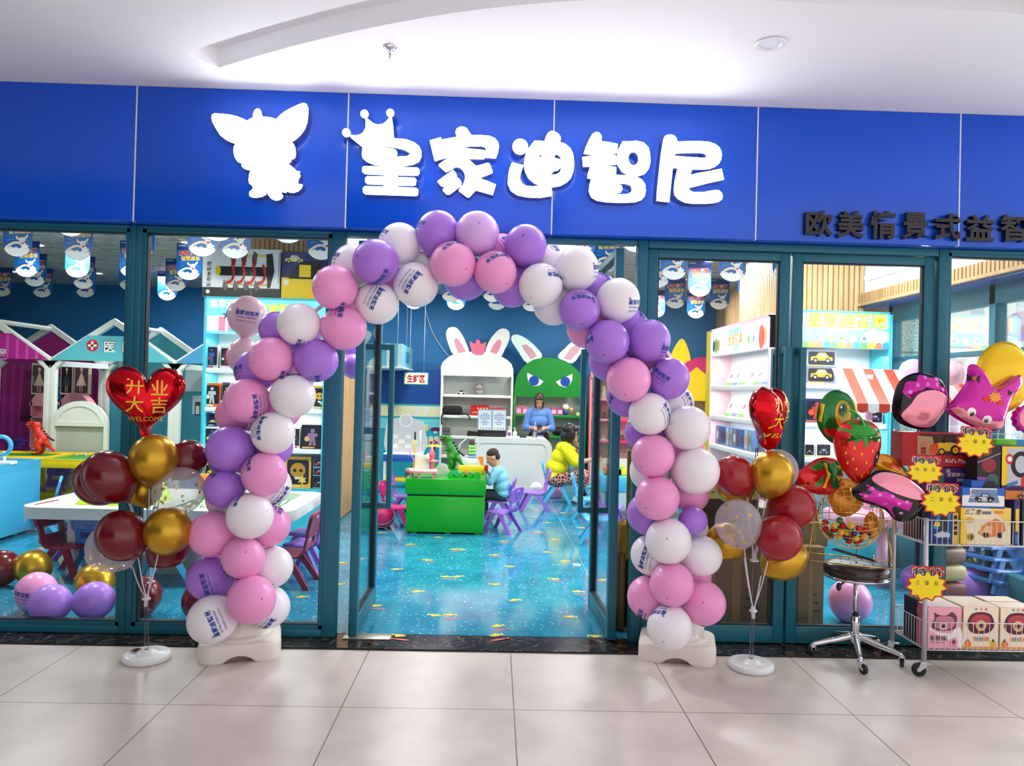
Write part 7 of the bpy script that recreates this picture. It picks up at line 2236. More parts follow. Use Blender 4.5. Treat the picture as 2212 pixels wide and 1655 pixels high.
t_=empty('hanging_sign',((s0.x+s1.x)/2,ys,(s0.z+s1.z)/2),0,'cream hanging sign with three red characters left of the rabbit cabinet','sign')
hw,hh=(s1.x-s0.x)/2,(s1.z-s0.z)/2
b=MB();b.box(-hw,-0.01,-hh,hw,0.01,hh,C(60,140,140),bev=0.004);b.rect(-hw*0.93,-hh*0.86,hw*0.93,hh*0.86,0.0106,C(232,232,206),FRONT);b.text('生鲜区',0,0,0.13,0.0116,C(180,30,36),FRONT,bold=0.03,w=hw*1.45);b.build('board',t_)
for sx in(-0.55,0.6):
 b=MB();b.cyl((sx*hw,0,hh),(sx*hw,0,ZS-s1.z+hh),0.003,C(200,210,214),n=6);b.build('wire',t_)
 # toy kitchen
yk=6.9
tk=at(872,1000,yk)
t_=empty('toy_kitchen',(tk.x,yk,Z0),0,'grey toy kitchen with blue shelf behind the green table','toy kitchen')
b=MB();b.prism([smooth_loop([(-0.28,0.50),(-0.28,0.98),(-0.2,1.02),(-0.08,1.05),(0.0,1.12),(0.08,1.05),(0.2,1.0),(0.28,0.94),(0.28,0.50)],3)],0.0,0.02,plastic('kitchen_grey',(196,202,206),0.4),T(0,0.16,0)@FRONT)
b.flat([circ(0,1.0,0.1,20),circ(0,1.0,0.085,20)],0.021,CW,T(0,0.16,0)@FRONT)
for i in range(4):
 for j in range(3):
  if(i+j)%2==0:
   b.rect(-0.2+0.1*i,0.58+0.07*j,-0.11+0.1*i,0.645+0.07*j,0.021,C(226,230,232),T(0,0.16,0)@FRONT)
b.build('back_board',t_)
b=MB();b.box(-0.29,-0.12,0.40,0.29,0.16,0.50,plastic('blue_shelf',(40,96,190),0.35),bev=0.006);b.build('worktop',t_)
b=MB();b.box(-0.29,-0.12,0.50,0.29,0.14,0.515,CWT,bev=0.004);b.build('top',t_)
for x in(-0.27,0.27):
 for y in(-0.1,0.13):
  MB().box(x-0.015,y-0.015,0,x+0.015,y+0.015,0.40,CWT).build('leg',t_)
MB().box(-0.27,-0.11,0.10,0.27,0.13,0.15,CYL,bev=0.005).build('drawer',t_)
b=MB();b.cyl((0.16,0.0,0.515),(0.16,0.0,0.72),0.012,CYL);b.cyl((0.16,0,0.72),(0.16,0,0.84),0.012,CBK);b.cyl((0.24,0.0,0.515),(0.24,0,0.86),0.014,CWT);b.build('tap',t_)
# ================================================================ LEFT: play houses, yellow table, sand table, shelf
def house_frame(root,x0,x1,y,ze,za,t,m,name):
 """white gable frame: two posts and two rafters, 7 cm square"""
 xm=(x0+x1)/2
 k=t*0.9
 b=MB()
 out=[(x0-t/2,ze),(xm,za+k*0.55),(x1+t/2,ze),(x1+t/2,ze-0.09),(x1,ze-0.07),(xm,za-k*0.75),(x0,ze-0.07),(x0-t/2,ze-0.09)]
 b.prism([out],-t/2,t/2,m,T(0,y,0)@FRONT)
 b.build(name,root)
 for x in(x0,x1):
  p=MB();p.box(x-t/2,y-t/2,Z0,x+t/2,y+t/2,ze-0.03,m,bev=0.003)
  for s in(-1,1):
   p.prism([[(0,ze-0.13),(s*0.10,ze-0.03),(0,ze-0.03)]],-t/2,t/2,m,T(x+s*t/2,y,0)@FRONT)
  p.build('post',root)
YH=5.35
M_HW=plastic('house_white',(226,232,226),0.45)
zE=at(111,774,YH).z;zA=at(245,694,YH).z
hx=[at(111,800,YH).x,at(380,800,YH).x]
span=hx[1]-hx[0]
dep=1.3
STRIPE_A,STRIPE_B=C(178,40,140),C(206,80,172)
cfg=[(hx[0]-span,hx[0],'pink',STRIPE_A,'pink striped open play house with a character sign at the far left'),(hx[0],hx[1],'teal',C(94,186,200),'teal open play hospital with red cross, behind the left window'),(hx[1],hx[1]+span,'blue',C(70,150,196),'blue open play house, mostly hidden by the toy shelf')]
for i,(xa,xb,cn,cm,lab)in enumerate(cfg):
 H=empty('play_house',(0,0,0),0,lab,'play house','open play houses at the left')
 house_frame(H,xa+0.035,xb-0.035,YH,zE,zA,0.07,M_HW,'front_gable')
 house_frame(H,xa+0.035,xb-0.035,YH+dep,zE,zA,0.07,M_HW,'rear_gable')
 xm=(xa+xb)/2
 # name board filling the gable
 zb0=zE-0.02;zt_=zE+0.30
 ft=(zt_-zE)/(zA-zE)
 b=MB()
 brd=[(xa+0.02,zb0),(xb-0.02,zb0),(xb-(xb-xm)*ft,zt_),(xa+(xm-xa)*ft,zt_)]
 b.prism([brd],0.04,0.06,cm,T(0,YH,0)@FRONT)
 Mh=T(0,YH-0.0605,0)@FRONT
 if cn=='pink':
  for k in range(24):
   xs0=xa+0.05+k*(span-0.1)/24
   if k%2==0:
    zz=lambda x:zE+(zA-zE)*max(0,min(ft,(min(x-xa,xb-x))/(xm-xa)))
    b.flat([(xs0,zb0),(xs0+0.035,zb0),(xs0+0.035,max(zb0+0.01,zz(xs0+0.035)-0.02)),(xs0,max(zb0+0.01,zz(xs0)-0.02))],0.0,STRIPE_B,Mh)
  for k,ch in enumerate('娃娃屋'):
   b.text(ch,at(-48+29*k,765,YH).x,at(0,765,YH).z,0.145,0.001,CNV,Mh,bold=0.03)
   b.text(ch,at(-48+29*k,765,YH).x,at(0,765,YH).z,0.14,0.002,CW,Mh,bold=0.012)
 elif cn=='teal':
  c_=at(205,747,YH);
  b.flat(circ(c_.x,c_.z,0.075,24),0.001,C(196,36,46),Mh)
  b.rect(c_.x-0.055,c_.z-0.014,c_.x+0.055,c_.z+0.014,0.002,CW,Mh);b.rect(c_.x-0.014,c_.z-0.055,c_.x+0.014,c_.z+0.055,0.002,CW,Mh)
  for ch,px in(('医',242),('院',282)):
   c_=at(px,750,YH)
   b.text(ch,c_.x,c_.z,0.165,0.001,CNV,Mh,bold=0.035)
   b.text(ch,c_.x,c_.z,0.155,0.002,CW,Mh,bold=0.02)
 b.build('name_board',H)
 # side and rear cladding
 wall_c={'pink':C(150,34,116),'teal':C(70,160,176),'blue':C(80,160,190)}[cn]
 b=MB();b.box(xa+0.04,YH+dep+0.05,Z0,xb-0.04,YH+dep+0.08,zE-0.05,wall_c)
 b.prism([[(xa+0.04,zE-0.05),(xb-0.04,zE-0.05),(xm,zA-0.06)]],-0.08,-0.05,wall_c,T(0,YH+dep,0)@FRONT)
 Mr=T(0,YH+dep+0.0495,0)@FRONT
 if cn=='pink':
  for k in range(12):
   b.rect(xa+0.08+0.125*k,Z0,xa+0.14+0.125*k,zE-0.06,0.0,STRIPE_A,Mr)
 b.build('rear_wall',H)
 if cn=='pink':
  w_=MB();x_=xb-1.02;z_=1.0
  w_.box(x_,YH+dep+0.03,z_,x_+0.42,YH+dep+0.05,z_+0.56,C(30,24,50))
  for a in range(4):
   for c2 in range(3):
    w_.rect(x_+0.02+0.1*a,z_+0.03+0.18*c2,x_+0.105+0.1*a,z_+0.185+0.18*c2,0.0,C(70,120,176),T(0,YH+dep+0.0295,0)@FRONT)
  w_.build('window',H)
  c_=MB()
  for k in range(6):
   c_.tube([(x_-0.10+0.035*k,YH+dep+0.02,z_+0.62),(x_-0.12+0.03*k,YH+dep+0.01,z_+0.3),(x_-0.16+0.02*k,YH+dep+0.02,z_-0.1)],0.022,C(120,26,84),n=8)
  c_.build('curtain',H)
 if cn=='teal':
  b=MB()
  yy=YH+dep
  for(px0,py0,px1,py1,c)in((252,770,266,800,(150,160,170)),(396,795,436,845,(206,220,224)),(412,855,432,895,(206,220,224))):
   a_,d_=at(px0,py1,yy),at(px1,py0,yy)
   b.rect(a_.x,a_.z,d_.x,d_.z,0.0,C(*c),T(0,yy+0.0495,0)@FRONT)
  a_=at(424,880,yy)
  b.rect(a_.x-0.04,a_.z-0.12,a_.x+0.04,a_.z+0.08,0.001,C(70,80,100),T(0,yy+0.0495,0)@FRONT)
  b.rect(a_.x-0.025,a_.z-0.10,a_.x+0.025,a_.z+0.02,0.002,CW,T(0,yy+0.0495,0)@FRONT)
  b.build('wall_print',H)
 for x in(xa+0.035,):
  b=MB()
  for s in(0.33,0.66,1.0):
   pass
  b.tube([(xm,YH,zA-0.03),(xm,YH+dep,zA-0.03)],0.03,M_HW,n=4,smooth=False)
  b.build('ridge_beam',H)
  b=MB();b.box(xa+0.0,YH,zE-0.1,xa+0.07,YH+dep,zE-0.03,M_HW);b.box(xb-0.07,YH,zE-0.1,xb,YH+dep,zE-0.03,M_HW);b.build('eaves_beam',H)
  # doll boxes in the pink house
for k,(x0_,x1_,dc,sc,lab)in enumerate(((67,103,(90,60,70),(214,190,170),'doll box with pale dress and FASHION lettering'),(130,158,(24,22,30),(60,64,80),'doll box with dark school dress'),(159,193,(96,60,76),(236,206,190),'doll box with cream ball gown'))):
 yy=YH+dep-0.1
 a_,d_=at(x0_,852,yy),at(x1_,785,yy)
 def doll(b,w,h,M,dc=dc,sc=sc,k=k):
  z=0.0006
  b.rect(0,0,w,h,0.0002,C(214,200,180),M)
  b.prism([rrect(0.06*w,0.05*h,0.94*w,0.93*h,0.08*w)],0.0003,z,C(*dc),M)
  b.flat([(0.5*w-0.34*w,0.28*h),(0.5*w+0.34*w,0.28*h),(0.56*w,0.66*h),(0.44*w,0.66*h)],z*2,C(*sc),M)
  b.flat(circ(0.5*w,0.8*h,0.1*w,12,0.06*h),z*3,C(236,200,176),M)
  b.flat([circ(0.5*w,0.81*h,0.15*w,12,0.09*h)],z*2.5,C(130,90,60)if k!=1 else C(40,30,30),M)
  b.rect(0.46*w,0.66*h,0.54*w,0.74*h,z*3,C(236,200,176),M)
  for s in(-0.1,0.05):
   b.rect((0.5+s)*w,0.08*h,(0.55+s)*w,0.28*h,z*3,C(236,200,176),M)
  if k==0:
   b.text('FASHION',0.13*w,0.45*h,0.13*w,z*4,CW,M,rot=PI/2)
 face_box('doll_box',a_.x,d_.x,a_.z,d_.z,yy,0.08,C(206,190,172),doll,lab+', standing in the pink play house','doll box','boxed dolls in the pink play house')
 # pink doll shelf and white arch board
t_=empty('doll_shelf',(0,0,0),0,'pink doll shelf with scalloped tops under the boxed dolls','shelf')
yy=YH+dep-0.28
M_DSP=plastic('shelf_pink',(226,150,160),0.4)
for xa_,xb_ in((63,110),(126,190)):
 a_,d_=at(xa_,975,yy),at(xb_,868,yy)
 pk=at((xa_+xb_)/2,849,yy).z
 b=MB();b.box(a_.x,yy+0.14,Z0,d_.x,yy+0.17,d_.z,M_DSP)
 b.prism([smooth_loop([(a_.x,d_.z-0.06),(a_.x,d_.z),((a_.x*3+d_.x)/4,pk-0.02),((a_.x+d_.x)/2,pk),((a_.x+3*d_.x)/4,pk-0.02),(d_.x,d_.z),(d_.x,d_.z-0.06)],3)],-0.17,0.0,M_DSP,T(0,yy,0)@FRONT)
 for x in(a_.x,d_.x-0.02):
  b.box(x,yy,Z0,x+0.02,yy+0.15,d_.z,M_DSP)
 for z in(0.5,0.95):
  b.box(a_.x,yy,z,d_.x,yy+0.15,z+0.03,M_DSP)
 b.build('shelf_bay',t_)
yy=5.22
a_,d_=at(108,975,yy),at(234,868,yy)
xm,R_=(a_.x+d_.x)/2,(d_.x-a_.x)/2
zc2=d_.z-R_*0.9
t_=empty('play_stall',(0,0,0),0,'white arched play stall board standing behind the yellow table','play stall')
lp_o=[(a_.x,Z0)]+[(xm+R_*math.cos(a),zc2+R_*0.9*math.sin(a))for a in[PI-PI*i/24 for i in range(25)]]+[(d_.x,Z0)]
ri=R_-0.05
zi=at(170,915,yy).z
lp_i=[(xm-ri,Z0+0.3),(xm-ri,zi),(xm+ri,zi),(xm+ri,Z0+0.3)]
MB().prism([lp_o,lp_i],-0.05,0.0,M_HW,T(0,yy,0)@FRONT).build('arched_frame',t_)
b=MB();b.prism([[(xm+(ri)*math.cos(a),zc2+ri*0.9*math.sin(a))for a in[PI-PI*i/24 for i in range(25)]],[(xm+(ri-0.025)*math.cos(a),max(zi+0.02,zc2+(ri-0.025)*0.9*math.sin(a)))for a in[PI-PI*i/24 for i in range(25)]]],0.0,0.012,M_HW,T(0,yy,0)@FRONT);b.build('raised_rim',t_)
MB().box(xm-ri,yy+0.03,Z0+0.3,xm+ri,yy+0.045,zi,plastic('stall_grey',(176,186,180),0.5)).build('back_panel',t_)
# yellow table
M_YT=plastic('table_yellow',(246,214,16),0.3)
ty=4.25
zt1=at(100,992,ty).z
zt0=at(100,1011,ty).z
xr=at(262,1000,ty).x
xl=xr-2.6
YTB=empty('play_table',(xl,ty,Z0),0,'yellow play table covered with toys at the far left','play table')
wT=xr-xl
b=MB();b.box(0,0,zt0-Z0,wT,0.9,zt1-Z0-0.02,M_YT,bev=0.004)
for q in((0,0,wT,0.04),(0,0.86,wT,0.9),(0,0.04,0.04,0.86),(wT-0.04,0.04,wT,0.86),(wT*0.3,0.04,wT*0.3+0.05,0.86),(wT*0.62,0.04,wT*0.62+0.05,0.86)):
 b.box(q[0],q[1],zt1-Z0-0.02,q[2],q[3],zt1-Z0,M_YT)
b.rect(0.6*wT+0.1,0.1,wT-0.1,0.8,zt1-Z0-0.019,C(40,150,50))
b.rect(0.06,0.5,0.6*wT-0.1,0.82,zt1-Z0-0.019,C(30,140,60))
b.build('tray_top',YTB)
for x in(0.05,wT*0.45,wT-0.3):
 b=MB();b.prism([[(x,0),(x+0.10,0),(x+0.02,zt0-Z0),(x-0.08,zt0-Z0)]],-0.06,0.0,M_YT,T(0,0.03,0)@FRONT);b.build('leg',YTB)
 b=MB();b.box(x,0.8,0,x+0.08,0.86,zt0-Z0,M_YT);b.build('leg',YTB)
b=MB();b.box(0.1,0.5,0.0,wT-0.2,0.8,0.14,M_YT,bev=0.01);b.build('foot_board',YTB)
zy=zt1-0.018
GY='toys on the yellow play table'
p=atz(82,982,zy)
t_=empty('toy_dinosaur',tuple(p),0.1,'red toy tyrannosaur with open mouth standing on the yellow table','toy',GY)
dinosaur(t_,0.40,plastic('dino_red',(206,44,28)),plastic('dino_belly2',(214,150,90)),plastic('dino_dark2',(60,24,20)),plastic('mouth',(120,30,30)))
p=atz(128,970,zy)
b=MB();b.box(-0.10,-0.05,0,0.10,0.05,0.075,plastic('tub_blue',(70,180,220)),bev=0.01);b.box(-0.11,-0.058,0.068,0.11,0.058,0.08,plastic('tub_blue',(70,180,220)),bev=0.006)
tag(b.build('toy_tub',loc=tuple(p)),'sky-blue plastic tub on the yellow table right of the red dinosaur','tub',GY)
p=atz(156,965,zy)
tag(MB().box(-0.04,-0.03,0,0.05,0.03,0.045,CW,M=RZ(0.4)@RY(-0.2),bev=0.008).build('toy_block',loc=tuple(p+Vector((0,0,0.012)))),'white toy block leaning beside the blue tub','toy',GY)
p=atz(32,968,zy)
t_=empty('toy_helicopter',tuple(p),0,'dark blue toy stacking frame at the back of the yellow table, left','toy',GY)
b=MB()
for k in range(3):
 b.box(-0.08+0.03*k,-0.04,0.045*k,0.08+0.03*k,0.04,0.045*k+0.02,plastic('navy_toy',(40,44,150)),bev=0.004)
 b.box(-0.02+0.02*k,-0.02,0.045*k,0.02+0.02*k,0.02,0.045*k+0.05,plastic('navy_toy',(40,44,150)))
b.build('frame',t_)
p=atz(0,985,zy)
t_=empty('toy_ring',tuple(p),0,'sky-blue ring with white steps on the blue cabinet, cut by the left edge','toy',GY)
t_.location=tuple(at(2,1010,2.75));t_.location.z=0.70
b=MB();b.tube([(0.085*math.cos(a),0,0.17+0.085*math.sin(a))for a in[2*PI*i/24 for i in range(24)]],0.02,plastic('sky',(74,178,222)),n=8,closed=True);b.build('ring',t_)
b=MB()
for x in(-0.06,0.03):
 b.cyl((x,0,0),(x,0,0.12),0.012,CWT)
b.box(-0.1,-0.05,0.0,0.12,0.05,0.03,CWT,bev=0.004);b.build('stand',t_)
rr=random.Random(4)
for k in range(16):
 px,py=rr.uniform(122,190),rr.uniform(976,986)
 p=atz(px,py,zy)
 tag(MB().prism([rrect(-0.022,-0.014,0.022,0.014,0.006)],0,0.008,C(*((240,232,196),(236,226,180),(230,220,200))[k%3]),RZ(rr.uniform(0,3))).build('toy_tile',loc=tuple(p)),'cream toy tile scattered on the yellow table right of the red dinosaur','toy','cream tiles on the yellow table')
for k,(px,py,c,lab)in enumerate(((210,976,(140,30,30),'dark red toy sleigh on the yellow table near the window post'),(188,962,(90,150,160),'grey-blue toy on the yellow table behind the tiles'),(200,966,(210,100,140),'pink toy brush on the yellow table behind the tiles'),(168,973,(60,60,40),'dark green toy on the yellow table beside the tiles'))):
 p=atz(px,py,zy)
 tag(MB().box(-0.06,-0.025,0,0.06,0.025,0.03,C(*c),bev=0.008).box(-0.03,-0.015,0.03,0.02,0.015,0.05,C(*c),bev=0.006).build('toy_piece',loc=tuple(p)),lab,'toy',GY)
 # blue play cabinet at the far left
pA,pB=atz(84,1145,Z0),atz(0,1168,Z0)
BX=empty('play_cabinet',(pA.x,pA.y,Z0),0,'sky-blue play cabinet cut by the photo\'s left edge','play cabinet')
M_SKY=plastic('sky_board',(70,176,216),0.4)
b=MB();b.box(-0.9,-1.4,0.03,0,0,0.62,M_SKY,bev=0.004);b.build('body',BX)
b=MB()
for q in((-0.9,-1.4,-0.88,0),(-0.02,-1.4,0,0),(-0.88,-1.4,-0.02,-1.38),(-0.88,-0.02,-0.02,0)):
 b.box(*q[:2],0.62,*q[2:],0.70,M_SKY)
b.build('top_tray',BX)
for k,(x,y,c,lab)in enumerate(((-0.10,-0.30,(190,40,50),'red toy block in the blue cabinet\'s tray'),(-0.2,-0.22,(40,160,120),'green toy block in the blue cabinet\'s tray'),(-0.36,-0.42,(176,40,60),'red and white toy building in the blue cabinet\'s tray'))):
 b=MB();h_=0.05 if k<2 else 0.11
 b.box(-0.04,-0.03,0,0.04,0.03,h_,C(*c),bev=0.004)
 if k==2:
  b.rect(-0.02,0.0,0.02,0.07,0.0305,CW,FRONT)
 tag(b.build('toy_block',loc=(pA.x+x,pA.y+y,Z0+0.621)),lab,'toy','toys in the blue cabinet tray')
 # sand table
zs=0.555
pL,pR,pB_=atz(115,1088,zs),atz(618,1108,zs),atz(667,1062,zs)
ST=empty('sand_table',(0,0,0),0,'white round-cornered sand table with green tray behind the left balloons','sand table')
sx0,sx1,sy0,sy1=-3.5,pR.x+0.03,pR.y,pB_.y
b=MB();b.prism([rrect(sx0,sy0,sx1,sy1,0.16,7),rrect(sx0+0.95,sy0+0.15,sx1-0.15,sy1-0.12,0.12,7)],0.47,zs,plastic('sand_white',(214,220,214),0.4));b.build('rim',ST)
b=MB();b.box(sx0+0.94,sy0+0.14,0.45,sx1-0.14,sy1-0.11,0.49,plastic('tray_green',(190,230,190),0.5));b.box(sx0+0.1,sy0+0.1,0.46,sx0+0.95,sy1-0.1,0.5,plastic('sand_white',(214,220,214),0.4));b.build('tray',ST)
b=MB();b.box(sx0+0.5,sy0+0.3,Z0,sx1-0.45,sy1-0.25,0.47,plastic('pedestal',(176,182,178),0.5));b.build('pedestal',ST)
b=MB();b.box(sx0+0.25,sy0+0.25,Z0,sx0+0.31,sy0+0.31,0.47,CWT);b.build('leg',ST)
rr=random.Random(9)
b=MB()
for k in range(120):
 x,y=rr.uniform(sx0+1.0,sx1-0.2),rr.uniform(sy0+0.2,sy1-0.2)
 b.add([(x,y,0.492),(x+rr.uniform(-0.04,0.04),y+rr.uniform(-0.04,0.04),0.53),(x+rr.uniform(-0.04,0.04),y+rr.uniform(-0.04,0.04),0.50)],[(0,1,2)],C(60,150,50))
tag(b.build('toy_leaves'),'loose green toy leaves strewn in the sand table\'s tray','leaves',kind='stuff')
p0,p1=atz(146,1092,zs+0.01),atz(312,1095,zs+0.01)
b=MB();M_LIME=plastic('lime_slide',(196,240,20),0.3)
hS=0.27
b.add([(p0.x,p0.y+0.1,0),(p1.x,p0.y+0.1,0),(p1.x,p0.y+0.5,0),(p0.x,p0.y+0.5,0),(p0.x+0.14,p0.y+0.30,hS),(p1.x-0.14,p0.y+0.30,hS),(p1.x-0.14,p0.y+0.48,hS),(p0.x+0.14,p0.y+0.48,hS)],[(0,3,2,1),(4,5,6,7),(0,1,5,4),(1,2,6,5),(2,3,7,6),(3,0,4,7)],M_LIME)
tag(b.build('play_ramp',loc=(0,0,zs+0.002)),'bright lime plastic ramp on the white sand table','play ramp')
p=at(447,1020,2.4)
b=MB();b.box(-0.07,-0.03,0,0.07,0.03,0.2,CORG,bev=0.03);b.ball((0.0,-0.03,0.07),0.035,plastic('teal_toy',(20,130,150)))
tag(b.build('toy_figure',loc=(p.x,p.y,0.497)),'orange and teal toy at the sand table\'s back, beside the arch','toy')
# ================================================================ TOY SHELVES, PEOPLE AND THE REST
M_SHB,M_SHW=plastic('shelf_cyan',(66,196,212),0.35),plastic('shelf_white',(236,240,240),0.4)
M_LIT=mat('lit_header',(120,214,240),0.4,emit=0.55)
def toy_shelf(x0,x1,y,ztop,zhead,levels,zbase,m,label,depth=0.36,lamp=9,header=None,base=None,back=None):
 o=empty('toy_shelf',(0,0,0),0,label,'shelf')
 t=0.03
 for x in(x0,x1-t):
  MB().box(x,y,Z0,x+t,y+depth,ztop,m,bev=0.003).build('side_panel',o)
 MB().box(x0+t,y+depth-0.015,Z0,x1-t,y+depth,ztop,back or M_SHW).build('back_panel',o)
 h=MB();h.box(x0+t,y+0.004,zhead,x1-t,y+0.09,ztop-0.02,M_SHW);h.build('header_box',o)
 if header:
  p=MB();header(p,x1-x0-2*t,ztop-0.02-zhead,T(x0+t,y+0.003,zhead)@FRONT);p.build('lit_picture',o)
 MB().box(x0,y,ztop-0.02,x1,y+depth,ztop,m).build('top',o)
 for z in levels:
  MB().box(x0+t,y+0.006,z-0.045,x1-t,y+depth-0.015,z,M_SHW,bev=0.003).build('shelf',o)
 if zbase:
  b=MB();b.box(x0+t,y+0.004,Z0,x1-t,y+depth-0.015,zbase,base or m)
  n=3
  for k in range(1,n):
   xx=x0+(x1-x0)*k/n
   b.box(xx-0.003,y+0.002,Z0+0.06,xx+0.003,y+0.006,zbase-0.02,C(30,120,140))
  b.box(x0+t,y-0.002,Z0,x1-t,y+0.006,Z0+0.05,m)
  b.build('base_cabinet',o)
 zz=sorted(list(levels)+[zhead])
 for z in zz[1:]:
  light('shelf_strip_lamp','AREA',((x0+x1)/2,y+0.10,z-0.055),lamp,(1,1,1),x1-x0-0.15,0.03,(0,0,0))
 return o
def cloud(b,cx,cy,s,z,m,M):
 for dx,r in((-0.9,0.5),(-0.3,0.8),(0.4,0.65),(0.95,0.45)):
  b.flat(circ(cx+dx*s,cy,r*s,14),z,m,M)
def emitc(r,g,b,e=0.55):
 return mat('lit_%02x%02x%02x'%(r,g,b),(r,g,b),0.4,emit=e)
def header_left(b,w,h,M):
 b.rect(0,0,w,h,0.0,M_LIT,M)
 b.rect(0,0.06*h,w,0.5*h,0.0006,emitc(206,240,246),M)
 b.text('皇家迪智尼',0.2*w,0.86*h,0.085,0.001,emitc(250,252,255),M,bold=0.03)
 b.text('皇家迪智尼',0.56*w,0.74*h,0.11,0.001,emitc(246,220,60),M,bold=0.035)
 for k,(x,c,s)in enumerate(((0.1,(240,130,160),0.16),(0.2,(90,170,220),0.12),(0.3,(250,220,100),0.12))):
  b.rect(x*w,0.06*h,x*w+s,0.06*h+s*0.9,0.0012+0.0004*k,emitc(*c),M)
  b.rect(x*w+s*0.42,0.06*h,x*w+s*0.58,0.06*h+s*0.9,0.0016+0.0004*k,emitc(250,250,240),M)
  b.flat(star(x*w+s/2,0.06*h+s*1.0,s*0.35,s*0.12,5),0.002,emitc(80,80,90)if k==0 else emitc(250,236,140),M)
 cloud(b,0.8*w,0.2*h,0.07,0.001,emitc(250,252,255),M)
YL_=3.19
lx0,lx1=at(434,900,YL_).x,at(699,1000,YL_).x
zL=lambda y:at(570,y,YL_).z
TS=toy_shelf(lx0,lx1,YL_,zL(643),zL(722),[zL(v)for v in(798,882,969)],zL(1055),M_SHB,'cyan toy shelf with lit picture header behind the arch\'s left side',header=header_left)
def figure_front(bg,fg,ac,kind=0):
 def f(b,w,h,M):
  z=0.0006
  b.rect(0,0,w,h,0.0002,C(*bg),M)
  b.prism([rrect(0.07*w,0.12*h,0.93*w,0.9*h,0.1*min(w,h))],0.0003,z,C(28,28,40),M)
  if kind==0:
   b.flat([(0.34*w,0.14*h),(0.40*w,0.5*h),(0.26*w,0.52*h),(0.3*w,0.66*h),(0.7*w,0.66*h),(0.74*w,0.52*h),(0.6*w,0.5*h),(0.66*w,0.14*h),(0.54*w,0.14*h),(0.5*w,0.36*h),(0.46*w,0.14*h)],z*2,C(*fg),M)
   b.flat(circ(0.5*w,0.76*h,0.1*w,12),z*2,C(*fg),M)
   b.flat(circ(0.26*w,0.42*h,0.12*w,12),z*3,C(*ac),M)
  elif kind==1:
   car(b,0.14*w,0.22*h,0.72*w,C(*fg),M,z*2)
  else:
   b.flat(circ(0.5*w,0.56*h,0.3*w,18),z*2,C(*fg),M)
   b.flat(circ(0.38*w,0.56*h,0.07*w,10),z*3,C(40,30,20),M)
   b.flat(circ(0.62*w,0.56*h,0.07*w,10),z*3,C(40,30,20),M)
   b.rect(0.38*w,0.28*h,0.62*w,0.36*h,z*3,C(240,230,200),M)
   b.flat(star(0.68*w,0.26*h,0.2*w,0.1*w,6),z*3.5,C(*ac),M)
  b.rect(0.06*w,0.03*h,0.6*w,0.09*h,z*2,C(*ac),M)
 return f
GL='toy boxes on the cyan shelf'
Yb=YL_+0.06
for(a0,b0,a1,b1,bg,fg,ac,kind,lab)in((443,745,472,794,(190,196,200),(70,90,150),(200,50,50),0,'grey figure box with a blue figure, upper left of the cyan shelf'),(475,748,500,794,(190,196,200),(120,40,40),(210,210,210),0,'grey figure box with a red figure, right of the blue-figure one'),(439,828,477,878,(216,96,40),(200,196,190),(240,240,230),0,'orange figure box with a silver figure on the cyan shelf'),(479,826,497,878,(60,90,110),(150,200,60),(240,230,90),0,'teal box with green figure beside the orange figure box'),(676,834,704,882,(230,170,60),(236,170,50),(150,210,230),2,'yellow helmet-picture box at the cyan shelf\'s right end'),(449,892,470,920,(50,60,110),(216,210,70),(220,220,230),1,'navy box with a yellow-green toy car, stacked on a white box'),(441,922,474,966,(226,230,232),(50,90,140),(236,220,120),0,'white window box with a blue figure under the yellow car box'),(650,919,700,966,(30,26,34),(150,120,150),(230,170,120),0,'black figure box with white outlines at the cyan shelf\'s right'),(636,922,648,966,(236,234,226),(60,60,60),(200,60,50),0,'narrow white box left of the black figure box'),(615,987,672,1050,(244,180,80),(190,140,50),(240,210,90),2,'large orange box with a golden skull picture'),(676,992,702,1010,(70,110,160),(196,40,50),(230,230,240),1,'small clear box with red car, upper of two at the cyan shelf\'s right'),(676,1011,702,1028,(70,120,180),(196,40,50),(230,230,240),1,'small clear box with red car, lower of two at the cyan shelf\'s right'),(674,1030,702,1052,(36,50,60),(30,34,40),(170,200,190),1,'dark box with black car under the two red-car boxes'),(442,1000,466,1052,(244,130,40),(240,200,60),(40,150,170),2,'orange box beside the dark maroon balloon, lowest level of the cyan shelf')):
 lv=max([zL(v)for v in(798,882,969,1055)],key=lambda z:-abs(z-at(a0,b1,Yb).z))
 z0=lv+0.001 if abs(at(a0,b1,Yb).z-lv)<0.07 else None
 pxbox('toy_box',a0,b0,a1,b1,Yb,0.12,C(*bg),figure_front(bg,fg,ac,kind),lab,group=GL,z0=z0)
